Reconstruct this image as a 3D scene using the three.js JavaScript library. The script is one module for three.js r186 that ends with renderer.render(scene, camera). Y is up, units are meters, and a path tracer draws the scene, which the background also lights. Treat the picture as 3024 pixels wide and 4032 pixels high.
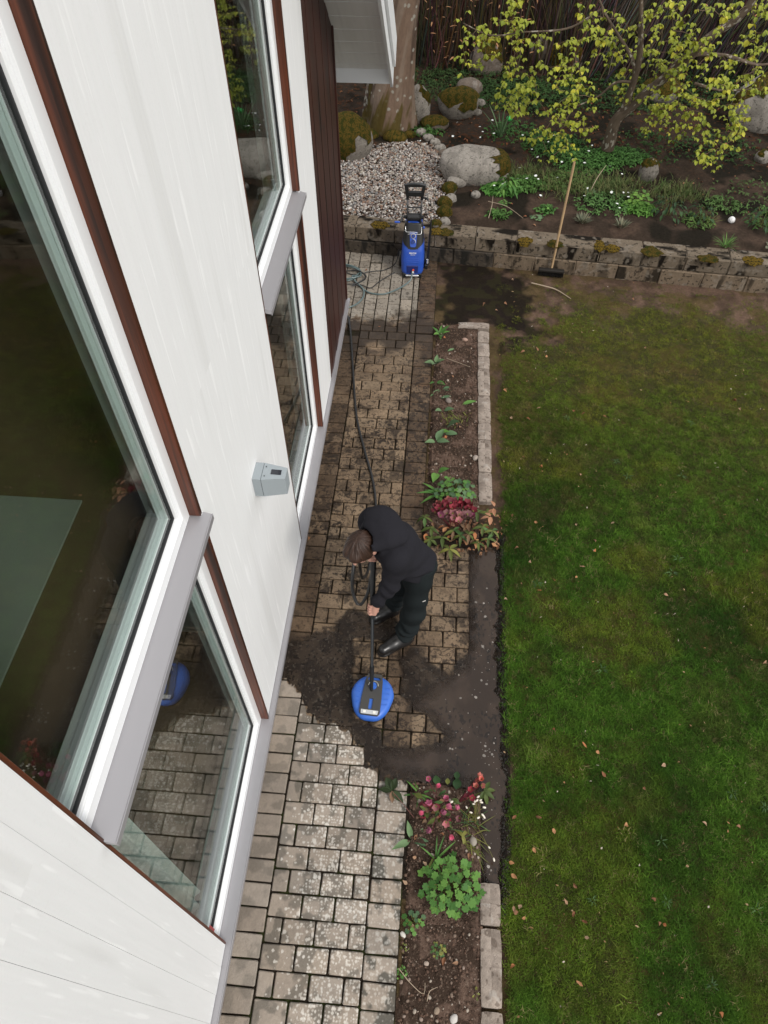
import * as THREE from 'three';
import { mergeGeometries, mergeVertices, toCreasedNormals } from 'three/addons/utils/BufferGeometryUtils.js';

// ---------------------------------------------------------------- camera, sky, sun, exposure
const scene = new THREE.Scene();
const camera = new THREE.PerspectiveCamera(71.395, 0.75, 0.05, 400);
camera.position.set(0, 5.08, 0);
camera.rotation.order = 'YXZ';
camera.rotation.set(-0.8992887, 0.0845358, -0.0073742);
const renderer = new THREE.WebGLRenderer({ antialias: true });
renderer.toneMapping = THREE.LinearToneMapping;
renderer.toneMappingExposure = 1.8;
renderer.shadowMap.enabled = true;

{ // overcast sky: a pale, almost even cloud layer, a little brighter towards the zenith
  const w = 256, h = 128, d = new Float32Array(w * h * 4);
  for (let j = 0; j < h; j++) for (let i = 0; i < w; i++) {
    const el = ((j + 0.5) / h - 0.5) * Math.PI, s = Math.max(0, Math.sin(el)), az = (i / w) * Math.PI * 2;
    const cl = 1 + 0.05 * Math.sin(az * 3 + el * 9) * Math.sin(el * 7 + 1.3) + 0.03 * Math.sin(az * 7 - el * 13);
    const L = 0.72 * (0.78 + 0.22 * s) * cl, k = (j * w + i) * 4;
    d[k] = L * 0.99; d[k + 1] = L * 1.0; d[k + 2] = L * 1.02; d[k + 3] = 1;
  }
  const sky = new THREE.DataTexture(d, w, h, THREE.RGBAFormat, THREE.FloatType);
  sky.mapping = THREE.EquirectangularReflectionMapping; sky.magFilter = THREE.LinearFilter; sky.needsUpdate = true;
  scene.background = sky; scene.environment = sky;
}
const sun = new THREE.DirectionalLight(0xfffaf2, 1.25);
sun.position.set(9, 11, 3.5); sun.target.position.set(0, 0, -5);
sun.castShadow = true; sun.shadow.radius = 32; sun.shadow.mapSize.set(2048, 2048);
Object.assign(sun.shadow.camera, { left: -14, right: 14, top: 14, bottom: -14, near: 0.5, far: 60 });
sun.name = 'sun'; scene.add(sun); sun.target.name = 'sun_target'; scene.add(sun.target);

// ---------------------------------------------------------------- helpers
let seed = 7;
const rnd = () => { seed = (seed + 0x6D2B79F5) | 0; let t = Math.imul(seed ^ (seed >>> 15), 1 | seed); t = (t + Math.imul(t ^ (t >>> 7), 61 | t)) ^ t; return ((t ^ (t >>> 14)) >>> 0) / 4294967296; };
const rr = (a, b) => a + (b - a) * rnd();
const pick = a => a[Math.floor(rnd() * a.length)];
const lerp = (a, b, t) => a + (b - a) * t, clamp = (v, a = 0, b = 1) => v < a ? a : v > b ? b : v;
const sstep = (a, b, v) => { const t = clamp((v - a) / (b - a)); return t * t * (3 - 2 * t); };
const LAT = new Float32Array(65536); for (let i = 0; i < 65536; i++) LAT[i] = rnd();
function vn(x, y) { // value noise 0..1
  const xi = Math.floor(x), yi = Math.floor(y); let fx = x - xi, fy = y - yi;
  fx = fx * fx * (3 - 2 * fx); fy = fy * fy * (3 - 2 * fy);
  const a = (yi & 255) << 8, b = ((yi + 1) & 255) << 8, c = xi & 255, d = (xi + 1) & 255;
  const t = LAT[a + c], u = LAT[b + c];
  return (t + (LAT[a + d] - t) * fx) * (1 - fy) + (u + (LAT[b + d] - u) * fx) * fy;
}
const fbm = (x, y, o = 4) => { let s = 0, a = 0.5, n = 0; for (let i = 0; i < o; i++) { s += a * vn(x, y); n += a; a *= 0.5; x = x * 2.03 + 17.1; y = y * 2.03 + 9.7; } return s / n; };
const hash2 = (i, j) => LAT[((j * 57 + 13) & 255) * 256 + ((i * 113 + 71) & 255)];

const used = {};
function numbered(n) { used[n] = (used[n] ?? -1) + 1; return used[n] ? n + '_' + String(used[n]).padStart(3, '0') : n; }
function tag(o, label, category, group, kind) { o.userData = { label, category }; if (group) o.userData.group = group; if (kind) o.userData.kind = kind; return o; }
function thing(name, label, category, [x, y, z] = [0, 0, 0], turn = 0, group) {
  const o = new THREE.Group(); o.name = numbered(name); o.position.set(x, y, z); o.rotation.y = turn; scene.add(o);
  return tag(o, label, category, group);
}
function part(name, g, m, parent, pos, rot, scl) {
  const o = new THREE.Mesh(g, m); o.name = name; o.castShadow = o.receiveShadow = true;
  if (pos) o.position.set(...pos); if (rot) o.rotation.set(...rot); if (scl) typeof scl === 'number' ? o.scale.setScalar(scl) : o.scale.set(...scl);
  parent.add(o); return o;
}
function solo(name, g, m, label, category, group, kind) { const o = part(numbered(name), g, m, scene); return tag(o, label, category, group, kind); }
function instanced(name, g, m, list, parent) { // list of [matrix, color?]
  const o = new THREE.InstancedMesh(g, m, list.length); o.name = name; o.castShadow = o.receiveShadow = true;
  list.forEach((e, i) => { o.setMatrixAt(i, e[0]); if (e[1]) o.setColorAt(i, e[1]); });
  (parent || scene).add(o); return o;
}
const M4 = (x, y, z, rx = 0, ry = 0, rz = 0, sx = 1, sy = sx, sz = sx, order = 'YXZ') => new THREE.Matrix4().compose(new THREE.Vector3(x, y, z), new THREE.Quaternion().setFromEuler(new THREE.Euler(rx, ry, rz, order)), new THREE.Vector3(sx, sy, sz));
const V = (x, y, z) => new THREE.Vector3(x, y, z);
const C = (r, g, b) => new THREE.Color().setRGB(r, g, b);

// geometry: uv in metres by the dominant normal (after the geometry is in place)
function metreUV(g) {
  if (g.index) g = g.toNonIndexed();
  g.computeVertexNormals();
  const p = g.attributes.position, uv = new Float32Array(p.count * 2);
  for (let i = 0; i < p.count; i += 3) {
    const a = V().fromBufferAttribute(p, i), b = V().fromBufferAttribute(p, i + 1), c = V().fromBufferAttribute(p, i + 2);
    const n = b.clone().sub(a).cross(c.clone().sub(a)); const ax = Math.abs(n.x), ay = Math.abs(n.y), az = Math.abs(n.z);
    [a, b, c].forEach((v, k) => {
      const q = ax >= ay && ax >= az ? [v.z, v.y] : az >= ay ? [v.x, v.y] : [v.z, v.x];
      uv[(i + k) * 2] = q[0]; uv[(i + k) * 2 + 1] = q[1];
    });
  }
  g.setAttribute('uv', new THREE.BufferAttribute(uv, 2)); return g;
}
function chamferBox(sx, sy, sz, c, jit = 0) { // 24 vertices, 44 triangles, bottom edges chamfered too
  const hx = sx / 2, hy = sy / 2, hz = sz / 2, P = [], id = {};
  for (const x of [-1, 1]) for (const y of [-1, 1]) for (const z of [-1, 1]) {
    const j = () => (rnd() - 0.5) * 2 * jit, jx = j(), jy = j() * 0.4, jz = j();
    [[0, c, c], [c, 0, c], [c, c, 0]].forEach((o, k) => { id[[x, y, z, k]] = P.length / 3; P.push(x * (hx - o[0]) + jx, y * (hy - o[1]) + jy, z * (hz - o[2]) + jz); });
  }
  const I = [], quad = (a, b, d, e) => I.push(a, b, d, a, d, e), g = (x, y, z, k) => id[[x, y, z, k]];
  for (const s of [-1, 1]) {
    const f = (a, b, d, e) => s > 0 ? quad(a, b, d, e) : quad(e, d, b, a);
    f(g(s, -1, 1, 0), g(s, -1, -1, 0), g(s, 1, -1, 0), g(s, 1, 1, 0));
    f(g(-1, s, 1, 1), g(1, s, 1, 1), g(1, s, -1, 1), g(-1, s, -1, 1));
    f(g(-1, -1, s, 2), g(1, -1, s, 2), g(1, 1, s, 2), g(-1, 1, s, 2));
    for (const t of [-1, 1]) {
      const w = s * t > 0, e = (a, b, d, k) => w ? quad(a, b, d, k) : quad(k, d, b, a);
      e(g(s, t, 1, 0), g(s, t, -1, 0), g(s, t, -1, 1), g(s, t, 1, 1));      // x-y edges
      e(g(-1, s, t, 1), g(-1, s, t, 2), g(1, s, t, 2), g(1, s, t, 1));      // y-z edges
      e(g(s, -1, t, 2), g(s, -1, t, 0), g(s, 1, t, 0), g(s, 1, t, 2));      // x-z edges
      for (const u of [-1, 1]) { const a = g(s, t, u, 0), b = g(s, t, u, 1), d = g(s, t, u, 2); s * t * u > 0 ? I.push(a, b, d) : I.push(a, d, b); }
    }
  }
  const geo = new THREE.BufferGeometry(); geo.setAttribute('position', new THREE.Float32BufferAttribute(P, 3)); geo.setIndex(I); return geo;
}
function box(x0, x1, y0, y1, z0, z1, c = 0.002) { const g = chamferBox(x1 - x0, y1 - y0, z1 - z0, Math.min(c, (x1 - x0) / 3, (y1 - y0) / 3, (z1 - z0) / 3)); g.translate((x0 + x1) / 2, (y0 + y1) / 2, (z0 + z1) / 2); return metreUV(g); }
function hexa(p) { // 8 corners: bottom 4 (ccw from above), top 4
  const g = new THREE.BufferGeometry(); g.setAttribute('position', new THREE.Float32BufferAttribute(p.flat(), 3));
  g.setIndex([0, 2, 1, 0, 3, 2, 4, 5, 6, 4, 6, 7, 0, 1, 5, 0, 5, 4, 1, 2, 6, 1, 6, 5, 2, 3, 7, 2, 7, 6, 3, 0, 4, 3, 4, 7]); return metreUV(g);
}
function tube(pts, r, seg = 40, rad = 8, closed = false) { return new THREE.TubeGeometry(new THREE.CatmullRomCurve3(pts.map(p => p.isVector3 ? p : V(...p)), closed), seg, r, rad, closed); }
function taper(pts, radii, seg = 24, rad = 8, bump) { // tube with radius along its length
  const cv = new THREE.CatmullRomCurve3(pts.map(p => V(...p))), fr = cv.computeFrenetFrames(seg), P = [], uv = [], I = []; let len = cv.getLength();
  for (let i = 0; i <= seg; i++) {
    const t = i / seg, q = cv.getPointAt(t), f = t * (radii.length - 1), k = Math.min(Math.floor(f), radii.length - 2), r = lerp(radii[k], radii[k + 1], f - k);
    for (let j = 0; j <= rad; j++) { const a = j / rad * Math.PI * 2, b = r * (bump ? bump(t, a) : 1), n = fr.normals[i], m = fr.binormals[i]; P.push(q.x + b * (Math.cos(a) * n.x + Math.sin(a) * m.x), q.y + b * (Math.cos(a) * n.y + Math.sin(a) * m.y), q.z + b * (Math.cos(a) * n.z + Math.sin(a) * m.z)); uv.push(j / rad * 6.283 * r, t * len); }
  }
  for (let i = 0; i < seg; i++) for (let j = 0; j < rad; j++) { const a = i * (rad + 1) + j, b = a + rad + 1; I.push(a, a + 1, b, b, a + 1, b + 1); }
  const g = new THREE.BufferGeometry(); g.setAttribute('position', new THREE.Float32BufferAttribute(P, 3)); g.setAttribute('uv', new THREE.Float32BufferAttribute(uv, 2)); g.setIndex(I); g.computeVertexNormals();
  return g;
}
const merge = l => mergeGeometries(l.map(g => { g = g.index ? g.toNonIndexed() : g; for (const k of Object.keys(g.attributes)) if (!['position', 'normal', 'uv'].includes(k)) g.deleteAttribute(k); if (!g.attributes.normal) g.computeVertexNormals(); if (!g.attributes.uv) g.setAttribute('uv', new THREE.BufferAttribute(new Float32Array(g.attributes.position.count * 2), 2)); return g; }));
function texture(w, h, fn, srgb = true, rep) { // fn(u,v,out) -> sRGB-encoded 0..255 from linear 0..1 when srgb
  const d = new Uint8Array(w * h * 4), o = [0, 0, 0], enc = new Uint8Array(4097);
  for (let i = 0; i <= 4096; i++) { const c = i / 4096; enc[i] = Math.round(255 * (c <= 0.0031308 ? 12.92 * c : 1.055 * Math.pow(c, 1 / 2.4) - 0.055)); }
  for (let j = 0; j < h; j++) for (let i = 0; i < w; i++) { fn((i + 0.5) / w, (j + 0.5) / h, o); const k = (j * w + i) * 4; for (let c = 0; c < 3; c++) { const v = clamp(o[c]); d[k + c] = srgb ? enc[Math.round(v * 4096)] : Math.round(v * 255); } d[k + 3] = 255; }
  const t = new THREE.DataTexture(d, w, h, THREE.RGBAFormat); t.magFilter = THREE.LinearFilter; t.minFilter = THREE.LinearMipmapLinearFilter; t.generateMipmaps = true;
  t.wrapS = t.wrapT = THREE.RepeatWrapping; if (srgb) t.colorSpace = THREE.SRGBColorSpace; if (rep) t.repeat.set(...rep); t.needsUpdate = true; return t;
}
// rough porous matter (soil, stone, cloth, moss) shines less than smooth paint or plastic
const std = (c, rough = 0.7, o = {}) => new THREE.MeshPhysicalMaterial({ color: Array.isArray(c) ? C(...c) : c, roughness: rough, specularIntensity: rough >= 0.8 ? 0.2 : rough >= 0.6 ? 0.5 : 1, ...o });
const mixc = (o, c, t) => { o[0] += (c[0] - o[0]) * t; o[1] += (c[1] - o[1]) * t; o[2] += (c[2] - o[2]) * t; };
const setc = (o, c, k = 1) => { o[0] = c[0] * k; o[1] = c[1] * k; o[2] = c[2] * k; };
function inPoly(x, z, p) { let c = false; for (let i = 0, j = p.length - 1; i < p.length; j = i++) { const a = p[i], b = p[j]; if ((a[1] > z) !== (b[1] > z) && x < (b[0] - a[0]) * (z - a[1]) / (b[1] - a[1]) + a[0]) c = !c; } return c; }
function polyDist(x, z, p) { let m = 1e9; for (let i = 0, j = p.length - 1; i < p.length; j = i++) { const ax = p[j][0], az = p[j][1], dx = p[i][0] - ax, dz = p[i][1] - az, t = clamp(((x - ax) * dx + (z - az) * dz) / (dx * dx + dz * dz || 1)); const ex = x - ax - dx * t, ez = z - az - dz * t; m = Math.min(m, ex * ex + ez * ez); } m = Math.sqrt(m); return inPoly(x, z, p) ? -m : m; }
const along = (pts, x) => { for (let i = 1; i < pts.length; i++) if (x <= pts[i][0]) return lerp(pts[i - 1][1], pts[i][1], clamp((x - pts[i - 1][0]) / (pts[i][0] - pts[i - 1][0]))); return pts[pts.length - 1][1]; };

// ---------------------------------------------------------------- the house
const MAT = {};
{
  MAT.white = std([1, 1, 1], 0.62, { map: texture(512, 1024, (u, v, o) => { // chalky white paint with faint vertical run marks; 1.5 m x 3 m
    const z = u * 1.5, y = v * 3;
    let k = 0.79 + 0.035 * (fbm(z * 26, y * 1.2, 4) - 0.5) + 0.03 * (fbm(z * 90, y * 4, 2) - 0.5);
    const streak = sstep(0.66, 0.8, fbm(z * 52 + 5, y * 3.1 + 3, 3)) * 0.075;
    const dirt = sstep(0.62, 0.82, fbm(z * 12 + 40, y * 0.7, 3)) * 0.05 + sstep(0.77, 0.8, vn(z * 160, y * 160)) * 0.015;
    o[0] = k + streak - dirt; o[1] = k * 1.003 + streak - dirt * 1.03; o[2] = k * 1.002 + streak - dirt * 1.12;
  }, true, [1 / 1.5, 1 / 3]) });
  const wood = (a, b, c, sc) => texture(256, 1024, (u, v, o) => {
    const z = u * 0.5, y = v * 2.5, g = fbm(z * 70 * sc + 2 * fbm(z * 5, y * 0.8, 2), y * 1.6, 4), f = fbm(z * 300, y * 9, 2);
    setc(o, a); mixc(o, b, sstep(0.3, 0.7, g)); mixc(o, c, sstep(0.52, 0.72, fbm(z * 22 + 8, y * 1.1 + 3, 3)) * 0.85); const k = 0.8 + 0.4 * f; o[0] *= k; o[1] *= k; o[2] *= k;
  }, true, [2, 0.4]);
  MAT.trim = std([1, 1, 1], 0.42, { map: wood([0.115, 0.03, 0.012], [0.055, 0.017, 0.008], [0.014, 0.007, 0.005], 1) });
  MAT.dark = std([1, 1, 1], 0.5, { map: wood([0.05, 0.012, 0.007], [0.027, 0.008, 0.0055], [0.009, 0.004, 0.0035], 1.2) });
  MAT.frame = std([0.84, 0.85, 0.86], 0.32);
  MAT.sill = std([0.36, 0.35, 0.365], 0.36, { metalness: 0.35 });
  MAT.soffit = std([1, 1, 1], 0.6, { map: texture(512, 256, (u, v, o) => { const x = u * 2, y = v; let k = 0.84 + 0.1 * (fbm(x * 2.2, y * 40, 3) - 0.5) + 0.05 * (fbm(x * 5, y * 8, 2) - 0.5); o[0] = k; o[1] = k * 0.99; o[2] = k * 0.97; }, true, [0.5, 1]) });
  MAT.rubber = std([0.03, 0.03, 0.032], 0.6);
  MAT.plinth = std([0.2, 0.19, 0.175], 0.9);
  MAT.glass = new THREE.MeshPhysicalMaterial({ color: C(0.83, 0.885, 0.865), roughness: 0, transmission: 1, thickness: 0, ior: 1.52 });
  MAT.room = std([0.5, 0.49, 0.46], 0.9);
  MAT.board = std([0.6, 0.6, 0.58], 0.6);
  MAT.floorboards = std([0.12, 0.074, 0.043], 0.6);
}
const roofY = z => 3.034 + 0.8214 * (z + 6.717);
const XP = -0.985, XF = -1.03;
const house = thing('house', 'white timber house with tall windows and dark red-brown cladding along the paved path', 'house', [0, 0, 0]);
// outer boards / sheets: a slab from z0 (far) to z1 (near), its top following the roof
function sheet(z0, z1, y0, x0, x1, cap = 7.4) { const t0 = Math.min(cap, roofY(z0) - 0.01), t1 = Math.min(cap, roofY(z1) - 0.01); return hexa([[x0, y0, z1], [x1, y0, z1], [x1, y0, z0], [x0, y0, z0], [x0, t1, z1], [x1, t1, z1], [x1, t0, z0], [x0, t0, z0]]); }
{
  // white cladding beside the camera: vertical boards with open joints
  const zs = [-0.53, -0.417, -0.286, -0.155, -0.024, 0.107, 0.238, 0.369, 0.5, 0.63, 0.76, 0.9, 1.03, 1.16, 1.3, 1.43, 1.56, 1.7];
  for (let i = 0; i + 1 < zs.length; i++) part('cladding_board', sheet(zs[i] + 0.0005, zs[i + 1] - 0.0005, 0.3, XP - 0.02, XP + (i % 3 === 1 ? 0.0015 : 0)), MAT.white, house);
  part('wall_panel', sheet(1.702, 3.2, 0.3, XP - 0.02, XP), MAT.white, house);
  part('wall_panel', sheet(-3.44, -1.912, 0.3, XP - 0.02, XP), MAT.white, house).userData = { label: 'wide white wall panel between the two windows' };
  part('wall_panel', sheet(-5.45, -4.797, 0.3, XP - 0.02, XP), MAT.white, house).userData = { label: 'narrow white wall panel beside the dark cladding' };
  // dark red-brown cladding: one board after another
  const n = 9, w = (6.79 - 5.453) / n;
  for (let i = 0; i < n; i++) { const z1 = -5.453 - i * w; part('dark_board', sheet(z1 - w + 0.004, z1, 0.3, XP - 0.02, XP + (i % 2 ? 0.003 : 0)), MAT.dark, house); }
  part('corner_board', sheet(-6.82, -6.792, 0.3, XP - 0.06, XP + 0.014), MAT.dark, house);
  // wall core behind the cladding, with its window openings left free
  const core = [[-6.78, -4.80], [-3.325, -1.912], [-0.415, 3.2]];
  for (const [a, b] of core) part('wall_core', sheet(a + 0.001, b - 0.001, 0.02, -1.24, XP - 0.022), MAT.room, house);
  for (const [a, b] of [[-4.8, -3.325], [-1.912, -0.415]]) {
    part('edge_strip', box(XP - 0.03, XP + 0.0025, 0.3, 6, b - 0.1285, b - 0.1163, 0.0015), MAT.trim, house);
    part('wall_core', box(-1.24, -1.12, 0.02, 0.27, a + 0.001, b - 0.001), MAT.room, house);
    part('wall_core', box(-1.24, -1.12, 2.44, 2.56, a + 0.001, b - 0.001), MAT.room, house);
  }
  part('plinth', box(-1.23, -1.03, -0.2, 0.27, -6.79, 3.2), MAT.plinth, house);
  const rail = part('base_rail', merge([box(-1.045, -0.95, 0.276, 0.288, -6.84, 3.2), box(-0.953, -0.947, 0.245, 0.291, -6.842, 3.2)]), MAT.sill, house);
  rail.userData = { label: 'silver metal drip rail along the foot of the wall' };
}
function windowUnit(z0, z1, y0, y1, name, label) { // z0 far, z1 near
  const w = new THREE.Group(); w.name = name; w.userData = { label }; house.add(w);
  const L = 0.02;
  part('jamb_lining', box(XF - 0.02, XP + 0.006, y0, y1, z0 - 0.002, z0 + L, 0.002), MAT.trim, w);
  part('jamb_lining', box(XF - 0.02, XP - 0.024, y0, y1, z1 - L, z1 - 0.001, 0.002), MAT.trim, w);
  const a = z0 + L + 0.001, b = z1 - L - 0.001, f = 0.062, e = 0.04;
  const member = (o, i, x0, x1) => [ // a rectangular ring from offset o to o+i
    box(x0, x1, y0 + o, y1 - o, a + o, a + o + i), box(x0, x1, y0 + o, y1 - o, b - o - i, b - o),
    box(x0, x1, y0 + o, y0 + o + i, a + o + i, b - o - i), box(x0, x1, y1 - o - i, y1 - o, a + o + i, b - o - i)];
  for (const g of member(0, f, XF - 0.07, XF)) part('frame_member', g, MAT.frame, w);
  for (const g of member(f, e * 0.55, XF - 0.068, XF - 0.014)) part('sash_bead', g, MAT.frame, w);
  part('gasket', merge(member(f + e * 0.55, 0.008, XF - 0.05, XF - 0.026)), MAT.rubber, w);
  part('inner_bead', merge(member(f + e * 0.55 + 0.0, 0.03, XF - 0.085, XF - 0.066)), MAT.frame, w);
  const q = f + e * 0.55;
  for (const x of [XF - 0.034, XF - 0.058]) {
    const g = new THREE.PlaneGeometry(b - a - 2 * q, y1 - y0 - 2 * q); g.rotateY(Math.PI / 2); g.translate(x, (y0 + y1) / 2, (a + b) / 2);
    part('pane', g, MAT.glass, w);
  }
  return w;
}
for (const [z0, z1, tag_] of [[-1.91, -0.417, 'nearest the camera'], [-4.798, -3.327, 'beside the dark cladding']]) {
  const zs = z1 - 0.117; // the sill stops where the wall panel laps over the window frame
  const hi = Math.min(6.2, roofY(z0) - 0.05);
  windowUnit(z0, z1, 2.585, hi, 'upper_window', 'tall upper window ' + tag_);
  windowUnit(z0, z1, 0.292, 2.50, 'lower_window', 'lower window ' + tag_);
  // metal sill between the two lights: sloping top with a folded lip, proud of the wall
  const g = hexa([[XF - 0.02, 2.545, zs - 0.002], [-0.945, 2.53, zs - 0.002], [-0.945, 2.53, z0 - 0.02], [XF - 0.02, 2.545, z0 - 0.02], [XF - 0.02, 2.583, zs - 0.002], [-0.945, 2.556, zs - 0.002], [-0.945, 2.556, z0 - 0.02], [XF - 0.02, 2.583, z0 - 0.02]]);
  part('window_sill', merge([g, box(-0.9455, -0.94, 2.522, 2.559, z0 - 0.021, zs - 0.001)]), MAT.sill, house).userData = { label: 'sloping silver metal sill between the lower and upper window' };
  part('transom', box(XF - 0.07, XF - 0.022, 2.5, 2.584, z0 + 0.001, z1 - 0.001), MAT.frame, house);
}
{ // red sticker in the near bottom corner of the lower window
  part('window_sticker', box(XF - 0.013, XF - 0.0115, 0.40, 0.54, -0.59, -0.574, 0.0003), std([0.55, 0.05, 0.05], 0.5), house);
}
{ // rooms behind the glass: two storeys, closed on all sides
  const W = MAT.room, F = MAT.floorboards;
  part('room_floor', box(-9.2, -1.242, 0.0, 0.05, -6.78, 3.1), MAT.floorboards, house);
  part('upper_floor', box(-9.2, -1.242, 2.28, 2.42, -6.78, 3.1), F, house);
  part('room_ceiling', box(-9.2, -1.242, 5.3, 5.4, -4.2, 3.1), W, house);
  part('room_back_wall', box(-9.4, -9.2, 0, 5.4, -6.78, 3.1), W, house);
  part('end_wall', sheet(-6.8, -6.6, 0.02, -9.4, -1.242), W, house);
  part('near_end_wall', box(-9.4, -1.242, 0, 5.4, 3.1, 3.2), W, house);
  part('partition_wall', box(-9.2, -1.3, 0.05, 2.28, -2.75, -2.65), W, house);
  // white window boards and reveals inside
  for (const [z0, z1] of [[-1.91, -0.417], [-4.798, -3.327]]) for (const y of [0.272, 2.565]) part('window_board', box(-1.19, -1.122, y, y + 0.03, z0, z1), MAT.board, house);
}
{ // pale rug on the upper floor, sheer curtain at the near side of the lower window
  const r = thing('rug', 'pale rug on the floor inside the large upper window', 'rug', [-2.42, 2.421, -0.78]); part('pile', box(-0.785, 0.785, 0, 0.012, -1.283, 1.283, 0.004), std([0.24, 0.235, 0.205], 0.95), r);
  const g = new THREE.PlaneGeometry(0.37, 1.95, 60, 4), p = g.attributes.position; for (let i = 0; i < p.count; i++) p.setZ(i, 0.018 * Math.sin(p.getX(i) * 75) + 0.008 * Math.sin(p.getX(i) * 31 + p.getY(i))); g.computeVertexNormals(); g.rotateY(Math.PI / 2);
  const c = thing('curtain', 'pale curtain hanging inside the near end of the lower window', 'curtain', [-1.20, 1.28, -0.605]); part('cloth', g, new THREE.MeshPhysicalMaterial({ color: C(0.72, 0.75, 0.73), roughness: 0.95, transmission: 0.2, thickness: 0, specularIntensity: 0.2, side: THREE.DoubleSide }), c); part('curtain_rod', new THREE.CylinderGeometry(0.008, 0.008, 0.3, 10).rotateX(Math.PI / 2).translate(0, 0.98, 0), MAT.frame, c);
}
{ // roof: boarded soffit, bargeboards in two steps, gutter side
  const roof = new THREE.Group(); roof.name = 'roof'; house.add(roof);
  const s = 0.8214, ang = Math.atan(s), cz = Math.cos(ang), sz = Math.sin(ang);
  const strip = (x0, x1, d0, d1, t0, t1) => { // d: metres up the slope from the eave (z=-7.5), t: metres off the soffit plane
    const q = (d, t) => { const z = -7.5 + d * cz - t * sz, y = roofY(-7.5) + d * sz + t * cz; return [y, z]; };
    const A = q(d0, t0), B = q(d1, t0), Cc = q(d1, t1), Dd = q(d0, t1);
    return hexa([[x0, B[0], B[1]], [x1, B[0], B[1]], [x1, A[0], A[1]], [x0, A[0], A[1]], [x0, Cc[0], Cc[1]], [x1, Cc[0], Cc[1]], [x1, Dd[0], Dd[1]], [x0, Dd[0], Dd[1]]]);
  };
  for (let i = 0; i < 16; i++) part('soffit_board', strip(-2.6, -0.548, i * 0.118 + 0.0015, (i + 1) * 0.118 - 0.0015, 0.002 * (i % 2), 0.02), MAT.soffit, roof);
  part('soffit', strip(-2.6, -0.548, 16 * 0.118, 11.4, 0.002, 0.02), MAT.soffit, roof);
  part('roof_deck', strip(-9.6, -0.548, -0.06, 11.4, 0.03, 0.2), std([0.08, 0.075, 0.07], 0.9), roof);
  part('bargeboard', strip(-0.547, -0.522, -0.16, 11.4, -0.10, 0.2), MAT.frame, roof);
  part('bargeboard', strip(-0.521, -0.496, -0.02, 11.4, 0.03, 0.28), MAT.frame, roof);
  part('fascia', box(-2.6, -0.548, roofY(-7.5) - 0.13, roofY(-7.5) + 0.09, -7.53, -7.505), MAT.frame, roof);
}
{ // wall lamp: a back box and a hood tapering outwards, sensor window on top
  const t = thing('wall_lamp', 'grey boxy outdoor lamp with a dark sensor window on the white wall panel', 'lamp', [XP, 1.92, -2.692]);
  const m = std([0.3, 0.335, 0.355], 0.6), hy = 0.075;
  part('back_box', hexa([[0.001, -hy, 0.066], [0.05, -hy, 0.066], [0.05, -hy, -0.066], [0.001, -hy, -0.066], [0.001, hy, 0.066], [0.05, hy, 0.066], [0.05, hy, -0.066], [0.001, hy, -0.066]]), m, t);
  part('hood', hexa([[0.053, -hy, 0.066], [0.19, -0.068, 0.042], [0.19, -0.068, -0.042], [0.053, -hy, -0.066], [0.053, hy, 0.066], [0.19, 0.068, 0.042], [0.19, 0.068, -0.042], [0.053, hy, -0.066]]), m, t);
  part('seam', box(0.0495, 0.0535, -hy + 0.002, hy - 0.003, -0.064, 0.064, 0.0003), std([0.06, 0.07, 0.075], 0.6), t);
  const nose = part('sensor_window', box(0.098, 0.158, 0.0715, 0.0745, -0.019, 0.019, 0.001), new THREE.MeshPhysicalMaterial({ color: C(0.02, 0.022, 0.03), roughness: 0.15, clearcoat: 0.5 }), t);
  nose.rotation.z = -0.051; nose.position.y = 0.0065;
  for (const z of [-0.036, 0.036]) part('screw', new THREE.CylinderGeometry(0.004, 0.004, 0.004, 10).translate(0.068, hy - 0.0, z), std([0.12, 0.13, 0.13], 0.4, { metalness: 0.8 }), t);
}

// ---------------------------------------------------------------- paving, soil, lawn
const MUDEDGE = [[-1.2, -2.36], [-0.96, -2.325], [-0.832, -2.235], [-0.763, -2.085], [-0.661, -2.007], [-0.542, -2.007], [-0.417, -1.943], [-0.4, -1.87], [-0.32, -1.859], [-0.299, -1.737], [-0.208, -1.692], [-0.183, -1.63], [0.05, -1.62], [0.75, -1.6]];
const ISLAND = [[-0.137, -2.288], [-0.061, -2.255], [0, -2.162], [0.11, -2.142], [0.214, -2.028], [0.269, -1.977], [0.235, -1.929], [0.156, -1.905], [0.025, -1.868], [-0.063, -1.861], [-0.188, -1.878], [-0.194, -2.006], [-0.148, -2.056], [-0.125, -2.115]];
const CLEANED = [[-0.475, -2.74], [-0.44, -2.30], [-0.10, -2.30], [-0.075, -2.42], [-0.13, -2.60], [-0.171, -2.70], [-0.316, -2.73]];
const MUDLEFT = [[-1.1, -2.62], [-0.90, -2.66], [-0.66, -2.78], [-0.47, -2.72], [-0.44, -2.30], [-0.42, -2.06], [-0.18, -1.97], [-0.19, -1.85], [-0.25, -1.60], [-1.1, -1.60]];
const BOOTMUD = [[-0.53, -2.95], [-0.307, -2.92], [-0.12, -2.90], [-0.11, -2.70], [-0.20, -2.66], [-0.292, -2.70], [-0.47, -2.68], [-0.66, -2.80]];
const MUDRIGHT = [[-0.11, -2.55], [0.02, -2.62], [0.16, -2.46], [0.30, -2.42], [0.42, -2.62], [0.5, -1.6], [-0.2, -1.62], [-0.10, -1.84], [0.16, -1.9], [0.27, -1.97], [0.11, -2.14], [0, -2.17], [-0.05, -2.27]];
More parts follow.
